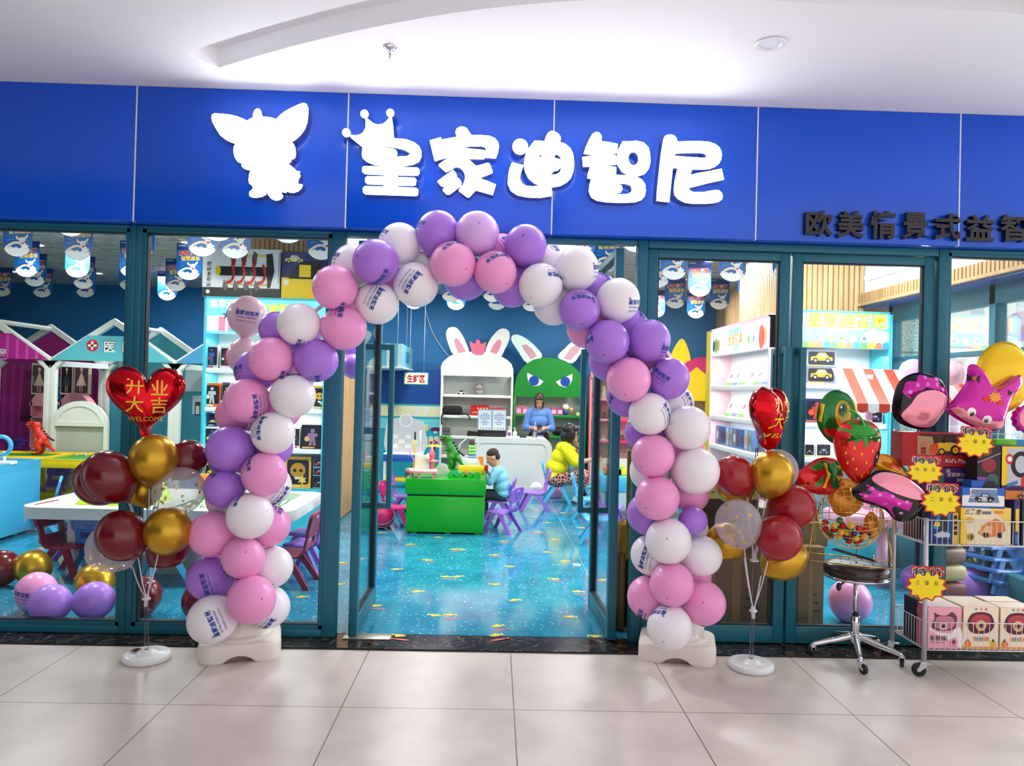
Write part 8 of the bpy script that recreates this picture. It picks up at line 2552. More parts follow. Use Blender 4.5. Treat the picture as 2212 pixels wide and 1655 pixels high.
 # two big boxes on top
def garage(b,w,h,M):
 z=0.0006
 b.rect(0,0,w,h,0.0002,C(236,238,236),M)
 b.rect(0,0,w,0.19*h,z,C(54,56,56),M)
 b.rect(0.22*w,0.44*h,0.9*w,0.63*h,z,C(40,42,44),M)
 b.flat(circ(0.2*w,0.54*h,0.035*w,14,0.1*h),z*2,CYL,M)
 for yy,c in((0.86,CYL),(0.26,C(226,180,90))):
  b.rect(0.36*w,yy*h-0.02*h,0.86*w,yy*h+0.02*h,z*2,c,M)
 for k in range(4):
  x=(0.36+0.135*k)*w
  if k<3:
   b.flat([(x+0.02*w,0.62*h),(x,0.8*h),(x+0.03*w,0.96*h),(x+0.08*w,0.9*h),(x+0.06*w,0.66*h)],z*3,C(96,92,90),M)
   b.flat([(x+0.02*w,0.66*h),(x+0.01*w,0.8*h),(x+0.04*w,0.82*h),(x+0.05*w,0.68*h)],z*4,CRD,M)
  arc=[(x-0.03*w+0.09*w*math.cos(a),0.5*h+0.24*h*math.sin(a))for a in[-1.9+2.9*i/12 for i in range(13)]]
  arc+=[(x-0.03*w+0.06*w*math.cos(a),0.5*h+0.17*h*math.sin(a))for a in[1.0-2.9*i/12 for i in range(13)]]
  b.flat(arc,z*5,C(206,50,46),M)
  b.flat([(x-0.08*w,0.36*h),(x-0.02*w,0.2*h),(x-0.06*w,0.12*h),(x-0.1*w,0.2*h)],z*6,C(110,106,104),M)
 b.flat([(0.84*w,0.2*h),(0.82*w,0.9*h),(0.9*w,0.92*h),(0.93*w,0.56*h),(0.88*w,0.2*h)],z*3,C(50,50,52),M)
 b.text('城市停车场',0.085*w,0.46*h,0.105*h,z*2,CBK,M,rot=PI/2,bold=0.02)
 b.flat(circ(0.075*w,0.1*h,0.026*w,14),z*2,CW,M)
 for i in range(2):
  for j in range(16):
   b.rect((0.975+0.012*i)*w,(0.3+0.04*j+0.02*i)*h,(0.985+0.012*i)*w,(0.32+0.04*j+0.02*i)*h,z,CBK,M)
def suv(b,w,h,M):
 z=0.0006
 b.rect(0,0,w,h,0.0002,C(38,38,98),M)
 b.rect(0,0,w,0.44*h,z,CYL,M)
 car(b,0.06*w,0.74*h,0.34*w,C(226,200,120),M,z*2)
 b.flat([(0.14*w,0.42*h),(0.18*w,0.6*h),(0.42*w,0.8*h),(0.78*w,0.8*h),(0.86*w,0.5*h),(0.7*w,0.42*h)],z*3,CBK,M)
 b.rect(0.34*w,0.46*h,0.56*w,0.72*h,z*4,CYL,M)
 b.flat(circ(0.74*w,0.56*h,0.06*w,14),z*5,CYL,M)
 b.rect(0.6*w,0.9*h,0.95*w,0.94*h,z*2,CW,M)
 b.flat(circ(0.09*w,0.34*h,0.055*w,14),z*3,CW,M)
pxbox('toy_box',436,540,606,640,YL_+0.02,0.2,C(230,232,230),garage,'large white box picturing a red toy parking garage, on top of the cyan shelf',group=GL,z0=zL(643)+0.001)
pxbox('toy_box',607,546,722,644,YL_+0.02,0.2,C(38,38,98),suv,'navy and yellow toy car box on top of the cyan shelf',group=GL,z0=zL(643)+0.001)
# ---- right: cyan shelf, pink book shelf
def header_right(b,w,h,M):
 b.rect(0,0,w,h,0.0,M_LIT,M)
 cloud(b,0.86*w,0.34*h,0.09,0.0006,emitc(250,252,255),M)
 b.text('皇家迪智尼',0.52*w,0.8*h,0.15,0.001,emitc(250,250,240),M,bold=0.05)
 b.text('皇家迪智尼',0.52*w,0.8*h,0.145,0.0014,emitc(236,200,40),M,bold=0.03)
 b.rect(0.36*w,0.52*h,0.68*w,0.6*h,0.001,emitc(246,206,130),M)
 b.text('欧美情景式益智玩具',0.52*w,0.56*h,0.035,0.0014,emitc(250,250,250),M)
 rr=random.Random(2)
 for k in range(12):
  x=k/12*w
  b.flat([(x,0),(x+0.1*w,0),(x+0.07*w,0.18*h),(x+0.02*w,0.16*h)],0.001+0.0002*(k%3),emitc(*((90,200,90),(250,200,60),(240,120,80),(60,150,220))[k%4]),M)
 for k in range(4):
  b.flat(circ((0.33+0.13*k)*w,0.28*h,0.04*w,14),0.0018,emitc(246,246,230),M)
  b.flat(circ((0.33+0.13*k)*w,0.28*h,0.022*w,12),0.0022,emitc(*((220,190,80),(90,120,60),(230,210,190),(90,110,160))[k]),M)
YR_=2.25
zR=lambda y:at(1830,y,YR_).z
rx0,rx1=at(1722,740,YR_).x,at(1928,740,YR_).x
toy_shelf(rx0,rx1,YR_,zR(672),zR(752),[zR(v)for v in(830,915,990)],zR(1100),M_SHB,'cyan toy shelf with lit picture header behind the closed glass doors',header=header_right,lamp=6)
GRR='toy boxes on the right cyan shelf'
for(a0,b0,a1,b1,bg,fg,ac,kind,lab)in((1741,757,1808,792,(150,160,180),(236,170,50),(246,206,50),1,'window box with orange excavator, upper of two on the right shelf'),(1741,793,1806,829,(120,130,150),(226,160,50),(246,206,50),1,'window box with orange loader, lower of two on the right shelf'),(1738,862,1792,914,(40,60,110),(190,60,50),(226,90,50),0,'blue boxed toys behind the green balloon on the right shelf'),(1737,958,1760,989,(236,234,224),(60,60,66),(236,190,70),1,'white car box at the left of the right shelf\'s third level'),(1762,958,1796,989,(226,228,232),(70,70,80),(236,190,70),1,'pale car box beside the white one, right shelf\'s third level'),(1872,888,1908,914,(206,206,226),(90,60,120),(220,220,230),1,'pale box under the striped awning')):
 lv=min([zR(v)for v in(830,915,990)],key=lambda z:abs(z-at(a0,b1,YR_+0.05).z))
 z0=lv+0.001 if abs(lv-at(a0,b1,YR_+0.05).z)<0.06 else None
 pxbox('toy_box',a0,b0,a1,b1,YR_+0.05,0.15,C(*bg),figure_front(bg,fg,ac,kind),lab,group=GRR,z0=z0)
 # pink book shelf running into the shop, its front facing left
PX=2.58
py0,py1=2.70,4.62
M_PSH=plastic('shelf_palepink',(246,206,214),0.45)
BS=empty('book_shelf',(0,0,0),0,'pink lit book shelf with illustrated header inside the glazed door','shelf')
MB().box(PX,py1-0.03,Z0,PX+0.26,py1+0.0,2.28,M_PSH).box(PX-0.005,py1,Z0,PX+0.26,py1+0.16,2.28,plastic('mustard',(206,178,20),0.3)).build('side_panel',BS)
MB().box(PX,py0,Z0,PX+0.26,py0+0.03,2.28,M_PSH).build('side_panel',BS)
MB().box(PX+0.24,py0,Z0,PX+0.265,py1,2.28,plastic('white_brick',(240,238,238),0.5)).build('back_panel',BS)
MB().box(PX,py0,2.26,PX+0.26,py1,2.29,M_PSH).build('top',BS)
MB().box(PX+0.004,py0,1.97,PX+0.08,py1,2.26,M_SHW).build('header_box',BS)
Mh=T(PX+0.003,py1-0.03,1.97)@RZ(-PI/2)@FRONT
b=MB();w_,h_=py1-py0-0.06,0.29
b.rect(0,0,w_,h_,0.0,emitc(250,250,214,0.7),Mh)
for s_,yy,c_,hh in(('欧美情景式',0.8,(80,200,170),0.085),('益智玩具',0.5,(240,140,50),0.12),('体验馆',0.2,(90,180,230),0.085)):
 b.text(s_,0.47*w_,yy*h_,hh,0.001,emitc(*c_),Mh,bold=0.02)
for x,c_,r in((0.05,(50,60,120),0.05),(0.1,(40,150,70),0.06),(0.15,(210,120,50),0.05),(0.9,(230,90,80),0.08),(0.95,(240,170,130),0.06),(0.7,(120,200,90),0.03),(0.78,(90,170,200),0.025)):
 b.flat(circ(x*w_,0.4*h_,r,12,r*1.5),0.001,emitc(*c_),Mh)
b.build('lit_picture',BS)
BLV=(1.62,1.27,0.93,0.60)
for z in BLV:
 MB().box(PX+0.004,py0+0.03,z-0.05,PX+0.24,py1-0.03,z,plastic('shelf_grey',(214,208,206),0.45),bev=0.003).build('shelf',BS)
for z in(1.97,1.57,1.22):
 light('shelf_strip_lamp','AREA',(PX+0.06,(py0+py1)/2,z-0.01),5,(1,0.96,0.97),0.03,py1-py0-0.2)
MB().box(PX+0.004,py0+0.03,Z0,PX+0.24,py1-0.03,0.5,M_PSH).build('base_cabinet',BS)
GBK='white boxes on the pink book shelf'
for lv,z in enumerate(BLV[:2]):
 for k in range(7):
  y=py1-0.22-0.235*k
  M=T(PX+0.16,y,z)@RZ(-PI/2)@RX(math.radians(-22))
  b=MB();b.box(-0.10,-0.014,0,0.10,0.014,0.27,C(238,238,242),M)
  Mf=M@T(0,-0.0145,0)@FRONT
  b.rect(-0.10,0,0.10,0.035,0.0004,C(*((120,190,80),(110,130,170),(120,190,80),(200,160,170))[k%4]),Mf)
  b.flat([(-0.03,0.09),(0.04,0.10),(0.03,0.15),(-0.04,0.14)],0.0006,C(*((170,90,110),(110,110,130),(200,190,150))[(k+lv)%3]),Mf)
  b.rect(-0.06,0.2,0.05,0.215,0.0006,C(200,206,214),Mf)
  tag(b.build('model_kit_box'),f'white picture box leaning on the pink book shelf\'s {"top" if lv == 0 else "second"} level, {ORD[k]} from the left','box',GBK)
for k in range(10):
 y=py1-0.12-0.125*k
 M=T(PX+0.10,y,BLV[2])@RZ(-PI/2)
 b=MB();b.box(-0.055,-0.03,0,0.055,0.03,0.22,C(70,110,160),M)
 Mf=M@T(0,-0.0305,0)@FRONT
 b.rect(-0.048,0.02,0.048,0.21,0.0003,C(*((110,90,110),(60,60,90),(50,70,120),(150,160,170),(120,140,130))[k%5]),Mf)
 b.flat(circ(0,0.11,0.034,10,0.05),0.0006,C(*((200,190,190),(90,40,50),(40,40,60),(200,120,70),(90,110,90))[k%5]),Mf)
 tag(b.build('puzzle_box'),f'blue-edged picture box standing on the pink book shelf\'s third level, {ORD[k]} from the left','box','blue picture boxes on the pink book shelf')
 # ---- striped awning stall and plastic chairs behind the rack
ya=1.55
a0,a1=at(1835,806,ya),at(2003,796,ya)
AW=empty('market_stall',(0,0,0),0,'toy market stall with red and white striped awning behind the foil balloons','market stall')
zt_,zb_2=a1.z-0.0,at(1900,885,ya).z
n=12
CWA,CRA=C(246,244,240),C(216,60,40)
b=MB()
x0_=a0.x-0.02
wA=1.05
for k in range(n):
 m=CRA if k%2 else CWA
 u0,u1=x0_+wA*k/n,x0_+wA*(k+1)/n
 s=0.10
 zf=zb_2+0.045
 b.add([(u0+s*0.6,ya+0.40,zt_),(u1+s*0.6,ya+0.40,zt_),(u1,ya,zf),(u0,ya,zf)],[(0,3,2,1)],m)
 lp=[(u0,zf),(u0,zb_2)]+[((u0+u1)/2-(u1-u0)/2*math.cos(t),zb_2-0.03*math.sin(t))for t in[PI*i/6 for i in range(1,6)]]+[(u1,zb_2),(u1,zf)]
 b.prism([lp],-0.004,0.0,m,T(0,ya,0)@FRONT)
b.build('awning',AW)
M_STP=plastic('stall_mauve',(226,160,190),0.35)
zc3=at(1900,1140,ya).z
for x in(at(1912,1200,ya).x,x0_+wA):
 MB().lathe([(0.045,Z0),(0.04,zc3)],M_STP,T(x,ya+0.05,0),n=16).build('leg',AW)
 MB().box(x-0.02,ya+0.28,zc3,x+0.02,ya+0.32,zt_-0.05,M_STP).build('post',AW)
MB().box(x0_+0.0,ya-0.05,zc3,x0_+wA+0.1,ya+0.4,zc3+0.10,M_STP,bev=0.02).build('counter_top',AW)
for k in range(4):
 p=at(2162,1200,0.95)
 o=copy_tree(CHAIR0)
 o.location=(p.x,1.0+0.03*k,Z0+0.075*k)
 o.rotation_euler=(0,0,math.radians(-70));o.scale=(0.95,0.95,0.88)
 for c in o.children:
  recolor(c,CHC['mid-blue'],0)
 tag(o,f'blue plastic chair in the stack behind the wire rack, {ORD[k]} from below','chair','stacked blue chairs')
p=at(2085,1235,1.2)
b=MB();M_YB=plastic('bag_yellow',(240,210,30),0.3)
for k in range(6):
 b.ball((0.05*k-0.1,0.02*(k%2),0.42-0.07*k),0.07,M_YB,ry=0.08,rz=0.09)
b.ball((0.25,0,0.1),0.11,M_YB,rz=0.1);b.box(-0.1,-0.05,0,0.3,0.1,0.08,M_YB,bev=0.03)
tag(b.build('yellow_bag',loc=(p.x,p.y,Z0)),'crumpled yellow plastic wrapping on the floor behind the wire rack','bag')
p=at(2100,1195,1.15)
b=MB();b.ball((0,0,0.1),0.09,C(236,196,60));b.ball((-0.03,-0.06,0.12),0.04,CBK);b.ball((0.06,-0.05,0.12),0.04,CBK);b.box(-0.05,-0.04,0,0.05,0.05,0.05,CBK,bev=0.02)
t2=b.build('toy_bee',loc=(p.x,p.y,Z0+0.46))
tag(t2,'yellow and black bee-like plush atop the yellow wrapping','toy')
p=atz(1960,1290,Z0)
b=MB()
for k in range(5):
 b.box(-0.1,-0.1,0.12*k,0.14,0.14,0.12*k+0.11,C(*((176,130,110),(150,90,90),(200,180,130),(120,90,80),(186,150,120))[k]),RZ(0.1*k),bev=0.03)
o=b.build('plush_bag',loc=(p.x,0.9,Z0));tag(o,'see-through bag of mixed soft toys on the floor behind the rack\'s front post','bag')
# ---- cardboard and wrapped things behind the closed doors
M_CARD=mat('cardboard',(120,84,52),0.75)
GC='cartons behind the closed doors'
for(a0,b0,a1,b1,Y,c,lab)in((1525,1160,1660,1338,0.5,(104,74,48),'brown carton behind the right balloon stand'),(1660,1170,1712,1336,0.55,(134,110,90),'greyish carton behind the door stiles'),(1722,1182,1782,1342,0.5,(128,98,64),'brown carton with dark print left of the stool stem'),(1500,1215,1545,1338,0.45,(120,84,54),'brown carton behind the arch\'s right leg'),(1505,1078,1640,1158,0.62,(62,34,24),'dark brown carton behind the arch\'s right leg, upper row'),(1640,1100,1770,1168,0.7,(110,84,60),'brown carton stacked behind the red balloons'),(1730,1130,1790,1180,0.62,(126,104,70),'small carton stacked left of the lottery cage')):
 a_,d_=at(a0,b1,Y),at(a1,b0,Y)
 z0=Z0 if b1>1300 else a_.z
 b=MB();w_,h_=d_.x-a_.x,d_.z-z0
 b.box(0,0,0,w_,0.3,h_,C(*c),bev=0.006)
 b.rect(w_*0.42,0,w_*0.56,h_,0.0006,C(min(c[0]+30,255),c[1]+20,c[2]),FRONT)
 if b1>1300:
  for k in range(3):
   b.rect(w_*0.62,h_*(0.2+0.1*k),w_*(0.85-0.06*k),h_*(0.23+0.1*k),0.0008,C(70,48,32),FRONT)
 tag(b.build('carton',loc=(a_.x,Y,z0)),lab,'carton',GC)
a_,d_=at(1452,1078,0.62),at(1642,1038,0.62)
b=MB();b.box(0,0,0,d_.x-a_.x,0.34,d_.z-a_.z,mat('gold_paper',(214,190,110),0.35,metal=0.3),bev=0.008)
rr=random.Random(5)
for k in range(16):
 x=rr.uniform(0.02,d_.x-a_.x-0.06);z=rr.uniform(0.02,d_.z-a_.z-0.03)
 b.flat(smooth_loop([(x,z),(x+0.03,z+0.004),(x+0.04,z+0.02),(x+0.01,z+0.016)],2),0.0006,C(160,130,50),FRONT)
tag(b.build('gift_carton',loc=(a_.x,0.62,a_.z)),'gold patterned flat carton on the dark brown one behind the arch\'s right leg','carton')
# golden wrapped bin in the gap right of the open doorway
p=atz(1351,1372,Z0)
b=MB();M_GB=mat('gold_wrap',(150,120,44),0.3,metal=0.5)
b.box(-0.055,-0.06,0,0.055,0.10,0.50,mat('bronze_bin',(92,74,38),0.35,metal=0.4),bev=0.03,seg=3)
t_=empty('waste_bin',(p.x,0.42,Z0),0,'bronze bin wrapped in gold foil in the gap right of the open door','bin')
b.build('body',t_)
b=MB()
rg=random.Random(3)
ring=[]
for z,r in((0.44,0.075),(0.50,0.085),(0.58,0.08),(0.66,0.055),(0.69,0.02)):
 ring.append([(r*(1+rg.uniform(-0.15,0.15))*math.cos(a)*0.9,0.02+r*(1+rg.uniform(-0.15,0.15))*math.sin(a),z+rg.uniform(-0.012,0.012))for a in[2*PI*i/12 for i in range(12)]])
V=[q for r in ring for q in r]
b.add(V,[(j*12+i,j*12+(i+1)%12,(j+1)*12+(i+1)%12,(j+1)*12+i)for j in range(4)for i in range(12)],M_GB)
b.build('foil_bag',t_)
b=MB();b.box(-0.02,0.0,0,0.03,0.02,1.13,M_GB)
tag(b.build('gold_panel',loc=(at(1358,1200,0.36).x,0.36,Z0)),'upright gold board leaning beside the wrapped bin','board')
# play tables and bits seen between the open right door and the arch
ytb=4.6
a_,d_=at(1300,1080,ytb),at(1420,1012,ytb)
t_=empty('play_table',(0,0,0),0,'pale blue play table with toys seen right of the open door','play table')
MB().box(a_.x,ytb,Z0+0.3,d_.x+0.4,ytb+0.7,at(1340,1030,ytb).z,M_SKY,bev=0.01).build('top',t_)
for x in(a_.x+0.05,d_.x+0.3):
 MB().box(x,ytb+0.05,Z0,x+0.06,ytb+0.11,Z0+0.3,M_SKY).build('leg',t_)
zt4=at(1340,1030,ytb).z+0.001
for k,(px,c,s,lab)in enumerate(((1283,(236,200,50),0.05,'yellow'),(1305,(226,120,50),0.07,'orange'),(1330,(90,200,90),0.08,'green'),(1346,(236,210,60),0.06,'amber'))):
 x=at(px,1020,ytb+0.1).x
 tag(MB().box(-s,-0.04,0,s,0.04,s*1.4,C(*c),bev=0.01).box(-s*0.5,-0.03,s*1.4,s*0.4,0.03,s*2.0,C(*c),bev=0.008).build('toy_block',loc=(max(x,a_.x+0.1),ytb+0.15,zt4)),f'{lab} toy on the pale blue table right of the open door','toy','toys on the pale blue table')
 # cable and tape on the floor, door bits
p=atz(1246,1221,Z0)
b=MB();b.prism([circ(0,0,0.035,20),circ(0,0,0.022,20)],0,0.006,CW);tag(b.build('tape_ring',loc=tuple(p)),'white plastic ring lying on the blue floor near the right door','ring')
b=MB();b.tube(smooth_path([at(918,665,8.25),at(935,720,8.25),at(965,765,8.25),at(985,785,8.25)],4),0.006,C(200,216,226),n=6)
tag(b.build('cable'),'pale cable slanting down the blue wall to the rabbit cabinet','cable')
b=MB();p=at(1540,615,7.6);b.ball((0,0,0),0.07,CW);b.ball((-0.02,-0.055,0),0.035,CBK);b.box(0.02,0,0.02,0.16,0.12,0.05,CW)
tag(b.build('security_camera',loc=(p.x,p.y,p.z-0.1)),'white round security camera in the back right corner under the pennants','camera')
# ================================================================ PEOPLE
SKIN=mat('skin',(206,156,124),0.5,sss=0.05)
HAIRB,HAIRK=mat('brown_hair',(58,36,26),0.45),mat('black_hair',(16,13,14),0.4)
def chain(b,pts,rad,m,n=12):
 P=smooth_path([tuple(p)for p in pts],4)
 L=len(P)
 R=[]
 for i in range(L):
  t=i/(L-1)*(len(rad)-1)
  k=min(int(t),len(rad)-2)
  R.append(rad[k]+(rad[k+1]-rad[k])*(t-k))
 b.tube(P,0.1,m,n=n,radii=R)
 b.ball(P[0],R[0],m,n=12,k=8)
 b.ball(P[-1],R[-1],m,n=12,k=8)
def hand(b,M,m,side=1,s=1.0,curl=0.6):
 """palm at the origin, fingers towards -z of M, thumb to side*x"""
 Ms=M@S(s,s,s)
 b.ball((0,0,-0.035),0.03,m,Ms,rx=0.036,ry=0.016,rz=0.045,n=12,k=8)
 for k,(x,L)in enumerate(((-0.026,0.062),(-0.009,0.07),(0.009,0.066),(0.025,0.052))):
  c=curl
  p0=Vector((x,0,-0.07));p1=p0+Vector((x*0.1,-math.sin(c*0.6)*L*0.5,-math.cos(c*0.6)*L*0.5));p2=p1+Vector((0,-math.sin(c*1.6)*L*0.5,-math.cos(c*1.6)*L*0.5))
  b.tube([p0+Vector((0,0,0.015)),p1,p2],0.0085,m,Ms,n=7)
  b.ball(p2,0.0082,m,Ms,n=7,k=5)
 b.tube([(side*0.03,0,-0.02),(side*0.05,-0.018,-0.045),(side*0.046,-0.03,-0.07)],0.0095,m,Ms,n=7)
def head_parts(b,M,s):
 """adds skull, jaw, nose, ears, lips to the body builder; face towards -y of M"""
 Ms=M@S(s,s,s)
 b.ball((0,0.01,0.03),0.09,SKIN,Ms,rx=0.074,ry=0.092,rz=0.088,n=18,k=12)
 b.ball((0,-0.022,-0.035),0.07,SKIN,Ms,rx=0.060,ry=0.066,rz=0.076,n=16,k=10)
 b.ball((0,-0.05,-0.088),0.03,SKIN,Ms,rx=0.028,ry=0.028,rz=0.022,n=10,k=8)
 b.tube([(0,-0.082,0.012),(0,-0.100,-0.022),(0,-0.098,-0.030)],0.010,SKIN,Ms,n=8,radii=[0.007,0.012,0.011])
 for q in(-1,1):
  b.ball((q*0.073,0.012,-0.008),0.02,SKIN,Ms,rx=0.011,ry=0.018,rz=0.028,n=10,k=8)
  b.ball((q*0.03,-0.078,0.020),0.012,SKIN,Ms,rx=0.020,ry=0.008,rz=0.006,n=8,k=6)
def face_bits(M,s,parent,closed=False):
 Ms=M@S(s,s,s)
 b=MB()
 for q in(-1,1):
  b.ball((q*0.029,-0.080,0.003),0.01,CW,Ms,rx=0.013,ry=0.006,rz=0.004 if closed else 0.007,n=10,k=6)
  b.ball((q*0.029,-0.0845,0.002),0.005,CBK,Ms,rx=0.006,ry=0.003,rz=0.004 if closed else 0.006,n=8,k=6)
  b.tube([(q*0.014,-0.086,0.022),(q*0.032,-0.084,0.028),(q*0.048,-0.074,0.022)],0.003,HAIRK,Ms,n=6)
 b.build('eyes',parent)
 b=MB()
 b.ball((0,-0.086,-0.054),0.01,mat('lips',(176,90,84),0.4),Ms,rx=0.022,ry=0.007,rz=0.006,n=10,k=6)
 b.build('lips',parent)
def person(name,loc,rz,label,J,s,cloth,hair,group=None,tilt=0.3,turn=0.0,legs=True):
 """J: joints in metres (front = -y). s = head scale"""
 o=empty(name,loc,rz,label,'person',group)
 V3=lambda k:Vector(J[k])
 hm=Matrix.Translation(V3('head'))@RZ(turn)@RX(tilt)
 b=MB()
 head_parts(b,hm,s)
 chain(b,[V3('neck')+Vector((0,0.0,-0.03)),V3('head')+hm.to_3x3()@Vector((0,0.02,-0.06))*s],[0.05*s,0.045*s],SKIN)
 tr=J['trunk']
 for(x,y,z,rx,ry,rz_)in tr:
  b.ball((x,y,z),0.1,SKIN,rx=rx,ry=ry,rz=rz_,n=16,k=10)
 w=J['w']
 for q,k in((-1,'a'),(1,'b')):
  sh,el_,wr=V3('sh'+k),V3('el'+k),V3('wr'+k)
  chain(b,[sh,el_],[0.05*w,0.042*w],SKIN)
  chain(b,[el_,wr],[0.04*w,0.026*w],SKIN)
  d=(V3('ha'+k)-wr).normalized()
  M3=basis(-d).to_4x4()
  hand(b,Matrix.Translation(wr)@M3@RZ(J.get('hr'+k,0)),SKIN,q,0.95*w)
  hp,kn,an=V3('hp'+k),V3('kn'+k),V3('an'+k)
  chain(b,[hp,kn],[0.085*w,0.058*w],SKIN)
  chain(b,[kn,an],[0.055*w,0.036*w],SKIN)
  ft=an+Vector((0,-0.10*w,-0.03))
  chain(b,[an,ft],[0.036*w,0.03*w],SKIN)
 remesh(b,0.0075,'body',SKIN,o,2)
 face_bits(hm,s,o,J.get('closed',False))
 # hair
 h=MB()
 Ms=hm@S(s,s,s)
 for(c,r)in hair[1]:
  h.ball(c,0.1,hair[0],Ms,rx=r[0],ry=r[1],rz=r[2],n=16,k=10)
 remesh(h,0.007,'hair',hair[0],o,2)
 # shirt
 c=MB()
 for(x,y,z,rx,ry,rz_)in tr:
  c.ball((x,y,z),0.1,cloth['m'],rx=rx+0.014,ry=ry+0.014,rz=rz_+0.008,n=18,k=12)
 for k in 'ab':
  sh,el_,wr=V3('sh'+k),V3('el'+k),V3('wr'+k)
  f=cloth['sleeve']
  chain(c,[V3('neck')*0.45+sh*0.55,sh,sh.lerp(el_,min(f,1.0))],[0.05*w,0.066*w,0.062*w*cloth.get('loose',1.0)],cloth['m'])
  if f>1:
   chain(c,[el_,el_.lerp(wr,f-1)],[0.058*w*cloth.get('loose',1.0),0.044*w],cloth['m'])
 remesh(c,0.009,cloth['name'],cloth['m'],o,3)
 t=MB()
 for k in 'ab':
  hp,kn,an=V3('hp'+k),V3('kn'+k),V3('an'+k)
  chain(t,[hp,kn],[0.105*w,0.078*w],cloth['pm'])
  chain(t,[kn,kn.lerp(an,0.9)],[0.076*w,0.056*w],cloth['pm'])
 t.ball(tuple((V3('hpa')+V3('hpb'))/2+Vector((0,0.01,0.03))),0.1,cloth['pm'],rx=0.165*w,ry=0.125*w,rz=0.12*w)
 remesh(t,0.009,'trousers',cloth['pm'],o,3)
 for k in 'ab':
  an=V3('an'+k)
  f=MB();f.ball(tuple(an+Vector((0,-0.055*w,-0.035))),0.1,cloth['sm'],rx=0.046*w,ry=0.125*w,rz=0.045*w,n=14,k=8)
  f.ball(tuple(an+Vector((0,0.0,-0.005))),0.05,cloth['sm'],rx=0.045*w,ry=0.055*w,rz=0.05*w,n=12,k=8)
  remesh(f,0.008,'shoe',cloth['sm'],o,2)
 return o,hm
def cloth_mat(name,c,rough=0.8):
 m=mat(name,c,rough)
 n,l,b=nodes(m)
 no=n.new('ShaderNodeTexNoise');no.inputs['Scale'].default_value=16;no.inputs['Detail'].default_value=3
 bu=n.new('ShaderNodeBump');bu.inputs['Strength'].default_value=0.15;bu.inputs['Distance'].default_value=0.02
 l.new(no.outputs[0],bu.inputs['Height']);l.new(bu.outputs[0],b.inputs['Normal'])
 return m
 # woman standing behind the counter, looking down at her hands
yw=7.30
pw=at(1164,900,yw)
J=dict(head=(0,-0.05,1.375),neck=(0,0,1.255),w=1.0,trunk=[(0,0,1.17,0.15,0.085,0.085),(0,0,1.06,0.145,0.10,0.13),(0,0,0.93,0.135,0.095,0.12),(0,0,0.80,0.155,0.11,0.10)],sha=(-0.165,0,1.185),ela=(-0.235,0.0,0.95),wra=(-0.09,-0.21,0.955),haa=(-0.02,-0.24,0.93),shb=(0.165,0,1.185),elb=(0.24,0.0,0.95),wrb=(0.10,-0.21,0.96),hab=(0.02,-0.25,0.94),hpa=(-0.085,0,0.80),kna=(-0.09,-0.01,0.44),ana=(-0.09,0.02,0.08),hpb=(0.085,0,0.80),knb=(0.09,-0.01,0.44),anb=(0.09,0.02,0.08),closed=True)
W1,hm1=person('person',(pw.x,yw,Z0),0,'woman in a blue sweater and black trousers behind the counter, looking down at her phone',J,1.0,dict(m=cloth_mat('blue_knit',(92,136,206)),name='sweater',sleeve=1.5,pm=mat('black_cloth',(22,22,24),0.8),sm=mat('black_cloth',(22,22,24),0.8)),(HAIRB,[((0,0.03,0.045),(0.086,0.092,0.088)),((-0.062,-0.012,-0.03),(0.026,0.05,0.085)),((0.062,-0.012,-0.03),(0.026,0.05,0.085)),((0,0.06,-0.06),(0.075,0.05,0.1)),((-0.035,-0.055,0.085),(0.045,0.03,0.03)),((0.03,-0.055,0.085),(0.045,0.03,0.03))]),tilt=0.5)
W1.scale=(0.88,0.92,0.97)
MB().box(-0.035,-0.004,-0.06,0.035,0.004,0.06,M_BLACK,T(0,-0.255,0.938)@RX(-0.9),bev=0.004).build('phone')
ph=bpy.data.objects['phone'];ph.location=(pw.x,yw,Z0);tag(ph,'dark phone held in both hands by the woman in blue','phone')
# woman seated on the light-blue chair, facing right, hand to her chin
pc=Vector(wo_chair.location)
J=dict(head=(0,-0.17,0.935),neck=(0,-0.10,0.80),w=1.05,trunk=[(0,-0.085,0.73,0.16,0.10,0.09),(0,-0.05,0.61,0.165,0.125,0.12),(0,0.0,0.47,0.165,0.14,0.12),(0,0.03,0.35,0.17,0.14,0.09)],sha=(-0.175,-0.09,0.74),ela=(-0.225,-0.25,0.56),wra=(-0.15,-0.46,0.60),haa=(-0.12,-0.55,0.60),shb=(0.175,-0.09,0.74),elb=(0.17,-0.30,0.60),wrb=(0.05,-0.27,0.76),hab=(0.0,-0.23,0.83),hpa=(-0.09,0.01,0.315),kna=(-0.10,-0.34,0.365),ana=(-0.10,-0.28,0.085),hpb=(0.09,0.01,0.315),knb=(0.11,-0.37,0.365),anb=(0.11,-0.36,0.085))
pm=mat('patterned_trousers',(86,28,34),0.8)
n_,l_,b_=nodes(pm)
tc=n_.new('ShaderNodeTexCoord');vo=n_.new('ShaderNodeTexVoronoi');vo.inputs['Scale'].default_value=24;vo.feature='DISTANCE_TO_EDGE'
rp=n_.new('ShaderNodeValToRGB');rp.color_ramp.elements[0].position=0.05;rp.color_ramp.elements[0].color=(*lin((206,160,150)),1);rp.color_ramp.elements[1].position=0.16;rp.color_ramp.elements[1].color=(*lin((78,22,30)),1)
l_.new(tc.outputs['Object'],vo.inputs['Vector']);l_.new(vo.outputs['Distance'],rp.inputs[0]);l_.new(rp.outputs[0],b_.inputs['Base Color'])
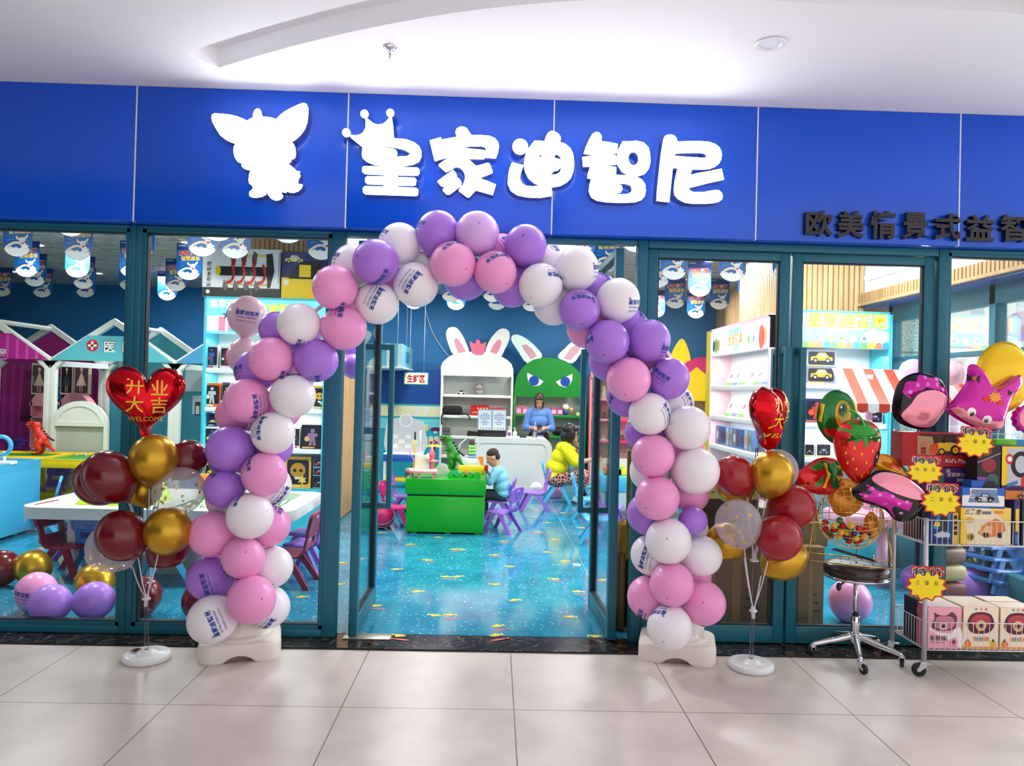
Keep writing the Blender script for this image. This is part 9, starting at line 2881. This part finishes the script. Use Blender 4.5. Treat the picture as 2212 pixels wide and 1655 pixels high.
W2,hm2=person('person',tuple(pc),wo_chair.rotation_euler.z,'woman in yellow shirt and patterned trousers seated on the light-blue chair, hand at chin',J,1.0,dict(m=cloth_mat('yellow_cotton',(236,226,10)),name='shirt',sleeve=0.92,loose=1.35,pm=pm,sm=mat('white_shoe',(230,230,226),0.5)),(HAIRK,[((0,0.035,0.04),(0.098,0.105,0.10)),((-0.07,0.0,-0.03),(0.034,0.065,0.10)),((0.07,0.0,-0.03),(0.034,0.065,0.10)),((0,0.075,-0.05),(0.088,0.06,0.10)),((0,-0.06,0.075),(0.075,0.032,0.035))]),tilt=0.22)
g=MB()
for q in(-1,1):
 g.tube([(q*0.032+0.024*math.cos(a),-0.098,0.004+0.018*math.sin(a))for a in[2*PI*i/16 for i in range(16)]],0.0025,CBK,hm2,n=6,closed=True)
 g.tube([(q*0.056,-0.096,0.006),(q*0.078,-0.02,0.004)],0.0025,CBK,hm2,n=6)
g.tube([(-0.009,-0.1,0.006),(0.009,-0.1,0.006)],0.0025,CBK,hm2,n=6)
o=g.build('glasses',W2)
MB().tube([tuple(Vector((0.06,-0.275,0.735))+Vector((0.036*math.cos(a),0.036*math.sin(a)*0.8,0.01*math.sin(a))))for a in[2*PI*i/16 for i in range(16)]],0.009,CBK,n=8,closed=True).build('wrist_strap',W2)
# boy seated at the green table
pc=Vector(boy_chair.location)
J=dict(head=(0,-0.09,0.70),neck=(0,-0.03,0.595),w=0.66,trunk=[(0,-0.02,0.55,0.105,0.07,0.06),(0,0.0,0.47,0.112,0.085,0.09),(0,0.03,0.37,0.115,0.095,0.09),(0,0.045,0.295,0.12,0.095,0.06)],sha=(-0.115,-0.02,0.56),ela=(-0.145,-0.09,0.44),wra=(-0.08,-0.175,0.53),haa=(-0.06,-0.22,0.57),shb=(0.115,-0.02,0.56),elb=(0.145,-0.10,0.44),wrb=(0.07,-0.19,0.53),hab=(0.05,-0.23,0.56),hpa=(-0.06,0.02,0.265),kna=(-0.07,-0.19,0.275),ana=(-0.07,-0.17,0.07),hpb=(0.06,0.02,0.265),knb=(0.07,-0.19,0.275),anb=(0.07,-0.17,0.07),closed=True)
B1,hm3=person('person',tuple(pc),boy_chair.rotation_euler.z,'small boy in a light-blue jacket sitting at the green play table, head bent',J,0.86,dict(m=cloth_mat('sky_jacket',(128,198,226)),name='jacket',sleeve=1.85,loose=1.25,pm=mat('grey_trousers',(54,62,74),0.8),sm=mat('black_cloth',(22,22,24),0.8)),(mat('cropped_hair',(46,30,24),0.7),[((0,0.020,0.050),(0.078,0.090,0.078)),((0,0.055,0.0),(0.062,0.05,0.06))]),tilt=0.5)
